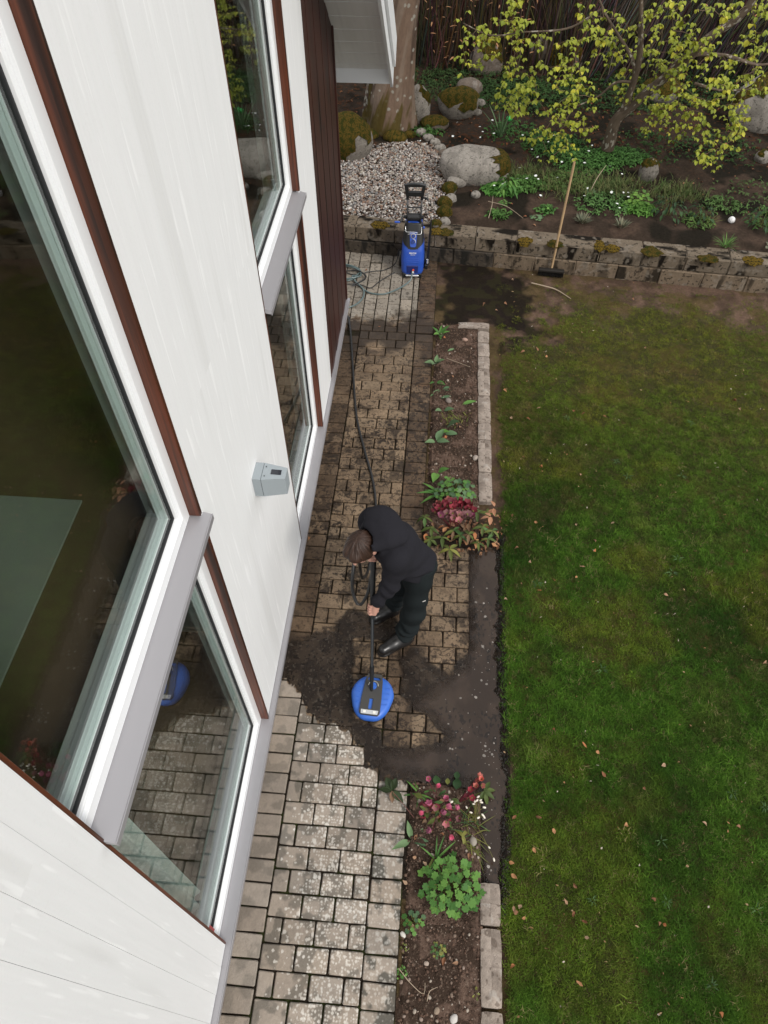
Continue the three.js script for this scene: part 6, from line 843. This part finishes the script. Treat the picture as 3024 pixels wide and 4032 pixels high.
  const trouF = (() => { const u = union([caps([-0.005, 0.96, -2.83], [-0.01, 0.9, -2.84], 0.128, 0.128), caps([0.015, 0.93, -2.775], J.lkn, 0.1, 0.08), caps(J.lkn, [-0.07, 0.13, -2.735], 0.08, 0.068), caps(J.rhip, J.rkn, 0.115, 0.083), caps(J.rkn, [-0.178, 0.13, -2.995], 0.08, 0.068)], 0.05); return (x, y, z) => { const low = sstep(0.6, 0.2, y); return Math.max(u(x, y, z) - 0.015 * low * Math.sin(y * 56 + x * 22 + z * 14 + 5 * fbm(x * 9, y * 6, 2)) - 0.022 * (n3(x * 9 + 3, y * 9, z * 9) - 0.5) - 0.006 * Math.sin(y * 30 - z * 26), 0.1 - y, y - 1.0); }; })();
  part('trousers', surfaceNet(trouF, [-0.32, 0.07, -3.15], [0.24, 1.05, -2.57], 0.0085), std([0.014, 0.0175, 0.0185], 0.9), t);
  const boot = (ank, heel, toe) => { const u = union([caps(heel, toe, 0.05, 0.043), caps([ank[0], 0.06, ank[2]], [ank[0], 0.24, ank[2]], 0.056, 0.058), caps(lower(heel, toe, 0.15), lower(heel, toe, 0.55), 0.062, 0.05)], 0.04); const sole = union([caps([heel[0], 0.012, heel[2]], [toe[0], 0.012, toe[2]], 0.052, 0.05)], 0.01); return (x, y, z) => Math.max(Math.min(u(x, y, z), Math.max(sole(x, y, z), y - 0.026)), -y + 0.002); };
  const bm = new THREE.MeshPhysicalMaterial({ color: C(0.012, 0.011, 0.0105), roughness: 0.38, clearcoat: 0.15 });
  part('boot', net(boot(J.lan, J.lheel, J.ltoe), [J.lheel, J.ltoe, J.lan, [J.lan[0], 0.2, J.lan[2]]], 0.09, 0.008), bm, t); part('boot', net(boot(J.ran, J.rheel, J.rtoe), [J.rheel, J.rtoe, J.ran, [J.ran[0], 0.2, J.ran[2]]], 0.09, 0.008), bm, t);
  part('pocket_label', box(-0.012, 0.012, -0.002, 0.002, -0.003, 0.003, 0.0005), std([0.5, 0.48, 0.45], 0.7), t, [0.055, 0.74, -2.655], [0, 0.5, 0]);

  // ------------------------------------------------------------ surface cleaner with its lance
  const black = std([0.014, 0.0145, 0.015], 0.4), c = thing('surface_cleaner', 'blue patio cleaner head on a long black spray lance held by the person', 'cleaner', [-0.287, 0, -2.205], -0.06);
  const blue = new THREE.MeshPhysicalMaterial({ color: C(0.034, 0.135, 0.54), roughness: 0.42, clearcoat: 0.2, clearcoatRoughness: 0.3 });
  const outl = a => { const s = Math.sin(a), q = Math.cos(a), z = q > 0 ? 0.172 * Math.pow(q, 0.45) : -0.178 * Math.pow(-q, 0.95), tf = 1 - 0.37 * Math.pow(clamp((z + 0.05) / 0.222), 1.45); return [0.163 * Math.sign(s) * Math.pow(Math.abs(s), q > 0 ? 0.86 - 0.16 * q : 0.86) * tf, z]; };
  const dome = (rings, lift = 0) => { const P = [], I = [], n = 64; rings.forEach(([s, y]) => { for (let i = 0; i < n; i++) { const o = outl(i / n * 6.28318); P.push(o[0] * s, y + lift, o[1] * s); } }); for (let r = 0; r + 1 < rings.length; r++) for (let i = 0; i < n; i++) { const a = r * n + i, b = r * n + (i + 1) % n; I.push(a, b, a + n, b, b + n, a + n); } P.push(0, rings[rings.length - 1][1] + lift, 0); const k = P.length / 3 - 1, b = (rings.length - 1) * n; for (let i = 0; i < n; i++) I.push(b + i, b + (i + 1) % n, k); const g = new THREE.BufferGeometry(); g.setAttribute('position', new THREE.Float32BufferAttribute(P, 3)); g.setIndex(I); g.computeVertexNormals(); return toCreasedNormals(g, 0.6); };
  part('housing', dome([[0.985, 0.028], [1, 0.045], [0.995, 0.058], [0.965, 0.07], [0.9, 0.082], [0.8, 0.09], [0.5, 0.094]]), blue, c);
  part('brush_skirt', dome([[0.955, 0.006], [0.97, 0.03]]), std([0.01, 0.01, 0.01], 0.9), c);
  const sh = new THREE.Shape(); [[-0.05, -0.17], [0.05, -0.17], [0.062, -0.12], [0.072, 0.02], [0.074, 0.13], [0.06, 0.148], [-0.06, 0.148], [-0.074, 0.13], [-0.072, 0.02], [-0.062, -0.12]].forEach(([x, z], i) => i ? sh.lineTo(x, -z) : sh.moveTo(x, -z)); sh.closePath();
  const hole = new THREE.Path(); hole.absarc(0, -0.095, 0.016, Math.PI, 0); hole.lineTo(0.016, -0.02); hole.lineTo(-0.016, -0.02); hole.closePath(); sh.holes.push(hole);
  const hole2 = new THREE.Path(); [[-0.042, -0.145], [0.042, -0.145], [0.048, -0.122], [-0.048, -0.122]].forEach(([x, z], i) => i ? hole2.lineTo(x, -z) : hole2.moveTo(x, -z)); hole2.closePath(); sh.holes.push(hole2);
  part('top_deck', new THREE.ExtrudeGeometry(sh, { depth: 0.014, bevelEnabled: true, bevelSize: 0.003, bevelThickness: 0.003, bevelSegments: 2 }).rotateX(-Math.PI / 2).translate(0, 0.088, 0), std([0.05, 0.048, 0.046], 0.55), c);
  part('level_window', hexa([[-0.062, 0.1, 0.147], [0.062, 0.1, 0.147], [0.066, 0.1, 0.115], [-0.066, 0.1, 0.115], [-0.06, 0.1075, 0.146], [0.06, 0.1075, 0.146], [0.064, 0.1095, 0.116], [-0.064, 0.1095, 0.116]]), new THREE.MeshPhysicalMaterial({ color: C(0.5, 0.51, 0.52), roughness: 0.2, clearcoat: 0.6 }), c);
  for (const x of [-0.036, 0.036]) part('spray_nozzle', box(x - 0.01, x + 0.01, 0.108, 0.1115, 0.121, 0.14, 0.002), std([0.8, 0.79, 0.72], 0.35), c);
  part('dial_ring', new THREE.TorusGeometry(0.036, 0.0035, 6, 28, Math.PI).rotateX(-Math.PI / 2).translate(0, 0.109, -0.075), std([0.7, 0.68, 0.6], 0.3, { metalness: 0.6 }), c);
  part('dial_knob', new THREE.CylinderGeometry(0.024, 0.026, 0.02, 24).translate(0, 0.113, -0.072), blue, c);
  for (const s of [-1, 1]) for (let i = 0; i < 4; i++) part('grip_rib', box(-0.02, 0.02, -0.002, 0.0025, -0.004, 0.004, 0.002), blue, c, [s * (0.112 - 0.004 * i), 0.0935, -0.07 + i * 0.042], [0, s * 0.12, 0]);
  // the lance, in the cleaner's frame
  const inv = (p) => { const q = V(p[0] + 0.287, p[1], p[2] + 2.205).applyAxisAngle(V(0, 1, 0), 0.06); return [q.x, q.y, q.z]; };
  const T = (p, q, r1, r2, name, m = black, rad = 14) => part(name, taper([inv(p), inv(lower(p, q, 0.5)), inv(q)], [r1, r2], 6, rad), m, c);
  const L = y => lance(y);
  T(L(1.09), L(0.70), 0.0185, 0.0175, 'lance_grip'); T(L(0.70), L(0.30), 0.0115, 0.0115, 'lance_tube', std([0.02, 0.023, 0.027], 0.3)); T(L(0.31), L(0.19), 0.0165, 0.0155, 'lance_coupling'); T(L(0.19), add(L(0.10), [0, 0, -0.005]), 0.0125, 0.011, 'lance_tube', black);
  part('lance_rib', taper([inv(add(L(0.69), e2, 0.0115)), inv(add(L(0.5), e2, 0.0115)), inv(add(L(0.31), e2, 0.0115))], [0.003, 0.003], 6, 6), std([0.08, 0.085, 0.09], 0.3), c);
  T(L(1.21), L(1.05), 0.02, 0.023, 'spray_gun'); T(add(L(1.04), e2, -0.01), add(add(L(1.06), e2, -0.08), ax, -0.03), 0.016, 0.014, 'gun_trigger');
}
// ---------------------------------------------------------------- hoses and cable
MAT.hose = std([0.013, 0.0135, 0.0145], 0.45);
solo('pressure_hose', tube([[-1.9, 0.012, -7.3], [-1.3, 0.012, -7.15], [-1.0, 0.012, -6.9], [-0.945, 0.012, -6.7], [-0.88, 0.012, -6.3], [-0.80, 0.012, -5.75], [-0.71, 0.012, -5.2], [-0.585, 0.012, -4.75], [-0.48, 0.012, -4.4], [-0.43, 0.012, -4.15], [-0.40, 0.012, -3.8], [-0.42, 0.015, -3.4], [-0.44, 0.25, -3.13], [-0.44, 0.75, -2.97], [-0.435, 1.06, -2.84], [-0.445, 1.0, -2.70], [-0.445, 0.84, -2.63], [-0.40, 0.75, -2.58], [-0.345, 0.84, -2.61], [-0.318, 0.98, -2.68], [-0.306, 1.08, -2.715]], 0.0115, 220, 9), MAT.hose, 'black pressure hose running along the path to the person and looping under the lance', 'hose');
{ // coiled garden hose and cable on the light pavers
  const loop = (cx, cz, rx, rz, n, ph, y) => Array.from({ length: n * 8 }, (_, i) => { const a = ph + i / 8 * 6.283, k = 1 + 0.12 * Math.sin(i * 1.7); return [cx + Math.cos(a) * rx * k + 0.02 * Math.sin(i), y + 0.014 + 0.012 * (i % 5) / 2, cz + Math.sin(a) * rz * k]; });
  solo('garden_hose', tube([[-0.283, 0.115, -7.70], [-0.285, 0.09, -7.655], [-0.30, 0.045, -7.61], [-0.36, 0.014, -7.55], [-0.5, 0.012, -7.41], [-0.62, 0.012, -7.34], [-0.78, 0.012, -7.36], [-0.93, 0.014, -7.52], [-1.02, 0.02, -7.68], ...loop(-1.16, -7.74, 0.22, 0.16, 2, 0.4, 0.006), [-0.99, 0.03, -7.6], [-0.86, 0.014, -7.42], [-0.85, 0.012, -7.25], [-0.95, 0.012, -7.08], [-1.25, 0.012, -6.98], [-1.8, 0.012, -6.95]], 0.0095, 320, 8), new THREE.MeshPhysicalMaterial({ color: C(0.085, 0.125, 0.125), roughness: 0.3, clearcoat: 0.3 }), 'grey-green garden hose running from the washer to a loose coil at the house corner', 'hose');
  solo('power_cable', tube([[-0.46, 0.30, -7.86], [-0.5, 0.12, -7.84], [-0.62, 0.012, -7.86], [-0.82, 0.01, -7.80], [-1.0, 0.012, -7.72], [-1.12, 0.02, -7.74], ...loop(-1.05, -7.62, 0.2, 0.15, 2, 2.2, 0.012), [-0.9, 0.02, -7.5], [-0.78, 0.01, -7.46], [-0.68, 0.01, -7.6], [-0.58, 0.012, -7.72], [-0.5, 0.03, -7.78]], 0.006, 260, 7), MAT.hose, 'thin black power cable looping over the light pavers to the washer', 'cable');
}
// ---------------------------------------------------------------- pressure washer
{
  const { FontLoader } = await import('three/addons/loaders/FontLoader.js'), { TextGeometry } = await import('three/addons/geometries/TextGeometry.js');
  const font = await new FontLoader().loadAsync('fonts/droid/droid_sans_bold.typeface.json');
  const w = thing('pressure_washer', 'blue and black pressure washer with a hose reel standing before the retaining wall', 'pressure washer', [-0.29, 0, -7.88], 0.02);
  const blue = new THREE.MeshPhysicalMaterial({ color: C(0.02, 0.078, 0.42), roughness: 0.38, clearcoat: 0.25, clearcoatRoughness: 0.3 }), black = std([0.012, 0.0125, 0.013], 0.42), grey = std([0.42, 0.42, 0.43], 0.3, { metalness: 0.7 }), silver = std([0.75, 0.75, 0.75], 0.25, { metalness: 0.6 }), knob = std([0.012, 0.03, 0.16], 0.4);
  const key = [[0.03, 0.118, 0.15, -0.15], [0.08, 0.136, 0.172, -0.17], [0.22, 0.14, 0.165, -0.175], [0.34, 0.134, 0.138, -0.17], [0.45, 0.122, 0.092, -0.165], [0.56, 0.11, 0.045, -0.16], [0.625, 0.098, 0.012, -0.15], [0.64, 0.08, -0.01, -0.13]];
  const sec = y => { let k = 0; while (k < key.length - 2 && y > key[k + 1][0]) k++; const t = clamp((y - key[k][0]) / (key[k + 1][0] - key[k][0])); return [1, 2, 3].map(i => lerp(key[k][i], key[k + 1][i], t)); };
  const pt = (a, y, o = 0) => { const [hw, zf, zb] = sec(y), c = Math.cos(a), s = Math.sin(a), e = 0.42, x = Math.sign(s) * Math.pow(Math.abs(s), e) * (hw + o), zz = Math.sign(c) * Math.pow(Math.abs(c), e); return [x, y, (zf + zb) / 2 + zz * ((zf - zb) / 2 + o)]; };
  const shell = (y0, y1, n, a0, a1, m, o, keep) => { const P = [], I = []; for (let j = 0; j <= n; j++) for (let i = 0; i <= m; i++) P.push(...pt(lerp(a0, a1, i / m), lerp(y0, y1, j / n), o)); for (let j = 0; j < n; j++) for (let i = 0; i < m; i++) { const y = lerp(y0, y1, (j + 0.5) / n), a = lerp(a0, a1, (i + 0.5) / m); if (keep && !keep(a, y)) continue; const q = j * (m + 1) + i; I.push(q, q + 1, q + m + 1, q + 1, q + m + 2, q + m + 1); } const g = new THREE.BufferGeometry(); g.setAttribute('position', new THREE.Float32BufferAttribute(P, 3)); g.setIndex(I); g.computeVertexNormals(); return g; };
  part('housing', merge([shell(0.03, 0.64, 40, 0, Math.PI * 2, 72, 0), new THREE.CircleGeometry(0.08, 20).rotateX(-Math.PI / 2).translate(0, 0.6395, -0.07)]), blue, w);
  part('front_cover', shell(0.33, 0.635, 60, -1.5, 1.5, 80, 0.004, (a, y) => { const x = pt(a, y)[0]; return y > 0.365 + 4.2 * x * x * (Math.abs(x) > 0.06 ? 1.1 : 0.6) + (Math.abs(a) > 1.25 ? 0.02 : 0); }), black, w);
  // control strip on the sloping front
  const slope = -0.40, front = (y, o) => sec(y)[1] + o;
  const sh = new THREE.Shape(); [[-0.034, 0.0], [-0.042, 0.155], [0.042, 0.155], [0.034, 0.0], [0.024, -0.014], [-0.024, -0.014]].forEach(([x, y], i) => i ? sh.lineTo(x, y) : sh.moveTo(x, y));
  const strip = new THREE.Group(); strip.name = 'control_panel'; strip.position.set(0, 0.405, front(0.405, 0.004)); strip.rotation.x = slope; w.add(strip);
  part('panel_plate', new THREE.ExtrudeGeometry(sh, { depth: 0.005, bevelEnabled: true, bevelSize: 0.002, bevelThickness: 0.002, bevelSegments: 1 }), blue, strip);
  part('dial_ring', new THREE.TorusGeometry(0.026, 0.0045, 8, 30).translate(0, 0.112, 0.009), silver, strip); part('dial_knob', new THREE.CylinderGeometry(0.021, 0.023, 0.02, 20).rotateX(Math.PI / 2).translate(0, 0.112, 0.014), knob, strip); part('knob_mark', box(-0.012, 0.012, -0.0025, 0.0025, -0.001, 0.002, 0.0005), blue, strip, [0, 0.112, 0.025], [0, 0, 0.7]);
  part('dial_ring', new THREE.TorusGeometry(0.025, 0.0035, 8, 24, 2.2).rotateZ(-0.6).translate(0.002, 0.048, 0.009), silver, strip); part('dial_knob', new THREE.CylinderGeometry(0.02, 0.022, 0.02, 20).rotateX(Math.PI / 2).translate(0, 0.048, 0.014), knob, strip); part('knob_mark', box(-0.012, 0.012, -0.0025, 0.0025, -0.001, 0.002, 0.0005), blue, strip, [0, 0.048, 0.025], [0, 0, 0.9]);
  const txt = (s, size, x, y, o) => { const g = new TextGeometry(s, { font, size, depth: 0.0012, curveSegments: 3 }); g.computeBoundingBox(); g.translate(-g.boundingBox.max.x / 2, 0, 0); return part('lettering', g, std([0.85, 0.85, 0.85], 0.5), w, [x, y, front(y, o)], [-0.22, 0, 0]); };
  txt('NILFISK', 0.0165, 0, 0.318, 0.002).userData = { kind: 'stuff' }; txt('PREMIUM 190', 0.0065, 0, 0.302, 0.002).userData = { kind: 'stuff' };
  for (let i = 0; i < 3; i++) part('front_rib', box(-0.075, 0.075, -0.004, 0.004, -0.003, 0.004, 0.0025), blue, w, [0, 0.265 - i * 0.024, front(0.265 - i * 0.024, 0.001)], [-0.15, 0, 0]);
  part('shaded_inlet_plate', box(-0.07, 0.07, 0.075, 0.175, 0.15, 0.1745, 0.006), std([0.008, 0.02, 0.14], 0.5), w);  // raised plate: the shade of a recess is put into its darker blue
  part('water_inlet', new THREE.CylinderGeometry(0.013, 0.013, 0.03, 14).rotateX(1.2).translate(0.012, 0.125, 0.182), std([0.5, 0.06, 0.03], 0.4), w);
  part('hose_coupling', new THREE.CylinderGeometry(0.011, 0.014, 0.03, 14).rotateX(0.7).translate(0.01, 0.105, 0.203), std([0.45, 0.47, 0.48], 0.35), w);
  part('foot_bar', new THREE.CapsuleGeometry(0.011, 0.14, 4, 12).rotateZ(Math.PI / 2).translate(0, 0.045, 0.178), silver, w);
  for (const s of [-1, 1]) { part('foot', box(-0.022, 0.022, 0, 0.06, -0.03, 0.03, 0.008), black, w, [s * 0.095, 0.0, 0.135]); const wh = new THREE.Group(); wh.name = 'wheel'; wh.position.set(s * 0.152, 0.1, -0.1); w.add(wh); part('tyre', new THREE.TorusGeometry(0.078, 0.021, 10, 30).rotateY(Math.PI / 2), black, wh); part('hub', new THREE.CylinderGeometry(0.062, 0.062, 0.024, 24).rotateZ(Math.PI / 2), blue, wh); }
  // hose reel between two cheeks
  for (const s of [-1, 1]) { const c = new THREE.Shape(); c.moveTo(-0.05, 0); c.lineTo(0.06, 0); c.quadraticCurveTo(0.085, 0.12, 0.02, 0.21); c.lineTo(-0.03, 0.215); c.quadraticCurveTo(-0.06, 0.1, -0.05, 0); part('reel_cheek', new THREE.ExtrudeGeometry(c, { depth: 0.012, bevelEnabled: true, bevelSize: 0.003, bevelThickness: 0.002, bevelSegments: 1 }).rotateY(-Math.PI / 2).translate(s * 0.078 + 0.006, 0.585, -0.06), black, w); part('reel_hub', new THREE.CylinderGeometry(0.02, 0.024, 0.03, 16).rotateZ(Math.PI / 2).translate(s * 0.1, 0.675, -0.05), black, w); }
  part('hose_drum', new THREE.CylinderGeometry(0.045, 0.045, 0.144, 28).rotateZ(Math.PI / 2).translate(0, 0.675, -0.05), std([0.016, 0.016, 0.017], 0.3), w);
  part('reel_bar', box(-0.075, 0.075, 0.775, 0.79, -0.075, -0.06, 0.004), black, w);
  part('reel_crank', tube([[-0.11, 0.675, -0.05], [-0.135, 0.675, -0.04], [-0.15, 0.65, -0.01], [-0.165, 0.64, 0.0]], 0.012, 14, 8), black, w); part('crank_grip', new THREE.CapsuleGeometry(0.012, 0.045, 4, 12).rotateZ(Math.PI / 2).translate(-0.195, 0.638, 0.002), blue, w);
  // telescopic handle
  for (const s of [-1, 1]) part('handle_tube', new THREE.CylinderGeometry(0.011, 0.011, 0.36, 14).translate(s * 0.082, 0.74, -0.135), grey, w);
  const hs = new THREE.Shape(); [[-0.118, 0.125], [-0.06, 0.137], [0, 0.14], [0.06, 0.137], [0.118, 0.125], [0.105, 0.04], [0.098, 0], [-0.098, 0], [-0.105, 0.04]].forEach(([x, y], i) => i ? hs.lineTo(x, y) : hs.moveTo(x, y)); const hh = new THREE.Path(); [[-0.088, 0.108], [0.088, 0.108], [0.074, 0.046], [-0.074, 0.046]].forEach(([x, y], i) => i ? hh.lineTo(x, y) : hh.moveTo(x, y)); hh.closePath(); hs.holes.push(hh);
  part('handle_grip', new THREE.ExtrudeGeometry(hs, { depth: 0.03, bevelEnabled: true, bevelSize: 0.006, bevelThickness: 0.006, bevelSegments: 3 }).translate(0, 0.895, -0.147), black, w); part('grip_insert', box(-0.085, 0.085, 1.002, 1.008, -0.143, -0.127, 0.002), std([0.02, 0.03, 0.12], 0.5), w);
  for (const s of [-1, 1]) part('handle_socket', box(-0.016, 0.016, 0.845, 0.9, -0.016, 0.016, 0.004), black, w, [s * 0.084, 0, -0.135]);
  part('lance_clip', tube([[0.1, 0.868, -0.135], [0.125, 0.868, -0.13], [0.148, 0.862, -0.12], [0.158, 0.85, -0.112]], 0.011, 12, 8), black, w);
  part('cable_hook', tube([[-0.094, 0.60, 0.03], [-0.094, 0.57, 0.055], [-0.088, 0.558, 0.068], [0.02, 0.553, 0.07], [0.05, 0.545, 0.073]], 0.0035, 30, 7), silver, w); part('cable_hook', tube([[0.094, 0.60, 0.03], [0.094, 0.555, 0.06], [0.088, 0.538, 0.077], [-0.03, 0.536, 0.079], [-0.065, 0.533, 0.08]], 0.0035, 30, 7), silver, w);
  part('spray_lance', merge([new THREE.CylinderGeometry(0.012, 0.014, 0.33, 12).translate(0, 0.42, 0), new THREE.CylinderGeometry(0.004, 0.013, 0.1, 12).translate(0, 0.635, 0), new THREE.CylinderGeometry(0.013, 0.016, 0.16, 12).translate(0, 0.18, 0)]), black, w, [0.182, 0, 0.03], [-0.06, 0, -0.03]);
  part('lance_nozzle', new THREE.CylinderGeometry(0.0125, 0.0125, 0.05, 12), silver, w, [0.18, 0.165, 0.05]); part('lance_holder', box(-0.02, 0.02, -0.03, 0.03, -0.02, 0.02, 0.006), black, w, [0.168, 0.09, 0.045]); part('side_clip', box(-0.012, 0.012, -0.01, 0.01, -0.015, 0.015, 0.004), blue, w, [0.12, 0.56, -0.03]);
}
// ---------------------------------------------------------------- broom, ball, twigs, small stones
{
  const b = thing('broom', 'broom with a long wooden handle leaning upright against the low wall', 'broom', [1.415, 0, -7.9], -0.1);
  const wood = std([1, 1, 1], 0.6, { map: texture(64, 256, (u, v, o) => setc(o, [0.4, 0.27, 0.15], 0.75 + 0.5 * fbm(u * 14, v * 5, 3)), true, [8, 1]) });
  part('handle', taper([[0.0, 0.07, -0.035], [0.012, 0.7, -0.09], [0.022, 1.33, -0.14]], [0.0135, 0.014, 0.0135], 12, 12), wood, b);
  part('brush_head', box(-0.155, 0.155, 0.05, 0.085, -0.03, 0.03, 0.008), std([0.02, 0.017, 0.014], 0.7), b);
  const br = []; for (let i = 0; i < 26; i++) for (let k = 0; k < 3; k++) br.push(new THREE.CylinderGeometry(0.0035, 0.006, 0.055, 5).translate(-0.148 + i * 0.0118 + rr(-0.002, 0.002), 0.026, -0.02 + k * 0.02 + rr(-0.006, 0.006)));
  part('bristles', merge(br), std([0.012, 0.011, 0.01], 0.9), b).userData = { kind: 'stuff' };
  const ball = solo('ball', rockGeo(3, 0.042, 0.042, 0.042, 0.01, 3), std([1, 1, 1], 0.5, { map: texture(64, 64, (u, v, o) => { setc(o, [0.7, 0.69, 0.68]); mixc(o, [0.3, 0.27, 0.25], sstep(0.62, 0.7, fbm(u * 14, v * 14, 2)) * 0.6); }, true, [8, 8]) }), 'white speckled ball lying on the bare soil behind the wall', 'ball'); ball.position.set(3.61, terrY(3.61, -8.62) + 0.035, -8.62);
  const gb = thing('plastic_toy', 'small bright green plastic toy on the soil behind the daffodil leaves', 'toy', [0.96, terrY(0.96, -11.3), -11.3]); const gm = std([0.03, 0.5, 0.09], 0.35); part('toy_body', rockGeo(2, 0.045, 0.035, 0.04, 0.25, 2), gm, gb, [0, 0.03, 0]); part('toy_knob', new THREE.SphereGeometry(0.02, 10, 8), gm, gb, [0.03, 0.065, 0.01]);
  const tm = std([0.38, 0.3, 0.22], 0.85), twig = (l, pts, r) => solo('twig', taper(pts, [r, r * 0.9, r * 0.5], 14, 6), tm, l, 'twig');
  twig('pale bare twig lying on the soil right below the broom', [[1.17, 0.02, -7.69], [1.32, 0.03, -7.62], [1.45, 0.025, -7.57], [1.62, 0.02, -7.4]], 0.008);
  twig('long bent straw on the foreground soil', [[0.025, 0.022, -0.52], [0.1, 0.03, -0.45], [0.18, 0.028, -0.405], [0.185, 0.03, -0.46]], 0.0028);
  twig('thin curved root on the foreground soil', [[0.2, 0.02, -0.37], [0.215, 0.03, -0.42], [0.26, 0.028, -0.445]], 0.0025);
  twig('thin straw lying across the far bed', [[0.17, 0.03, -6.19], [0.3, 0.035, -6.12], [0.43, 0.03, -6.06]], 0.003);
  twig('crossed dry stalk on the raised bed left of the broom', [[0.62, terrY(0.62, -8.9) + 0.02, -8.9], [0.85, terrY(0.85, -8.7) + 0.05, -8.72], [1.05, terrY(1.05, -8.5) + 0.02, -8.52]], 0.004);
  twig('upright dry stalk crossing the other one on the raised bed', [[0.62, terrY(0.62, -8.5) + 0.02, -8.5], [0.66, terrY(0.66, -8.7) + 0.06, -8.72], [0.68, terrY(0.68, -9) + 0.04, -9.0]], 0.004);
  twig('pale slanting stem among the herbs right of the broom', [[1.93, terrY(1.93, -9.2), -9.2], [2.02, terrY(2, -9.4) + 0.14, -9.35], [2.13, terrY(2.1, -9.5) + 0.24, -9.5]], 0.005);
  const stone = (l, x, z, s, m, k) => { const o = solo('pebble', triUV(rockGeo(2, s, s * 0.55, s * 0.75, 0.35, k)), std(m, 0.8), l, 'stone'); o.position.set(x, bedY(x, z) + s * 0.3, z); o.rotation.y = k; };
  stone('white oblong stone at the bottom of the foreground bed', 0.36, -0.3, 0.028, [0.5, 0.47, 0.44], 1.1); stone('white angular stone beside the uprooted weed', 0.04, -0.7, 0.02, [0.55, 0.52, 0.47], 2.3); stone('pale oval pebble in the middle of the foreground soil', 0.19, -0.56, 0.017, [0.36, 0.29, 0.24], 3.1); stone('round brown pebble near the bottom of the foreground bed', 0.26, -0.33, 0.02, [0.26, 0.2, 0.15], 4.2); stone('grey stone near the tulip leaves in the far bed', 0.21, -5.52, 0.04, [0.2, 0.165, 0.145], 5.3); stone('pinkish stone near the far end of the bed', 0.37, -6.52, 0.035, [0.34, 0.23, 0.18], 6.1); stone('pale round stone beside the far edging', 0.49, -4.75, 0.035, [0.33, 0.28, 0.24], 7.2); stone('flat grey stone beside the limp leaves and the puddle', 0.47, -1.27, 0.032, [0.28, 0.25, 0.21], 8.1);
}
renderer.render(scene, camera);
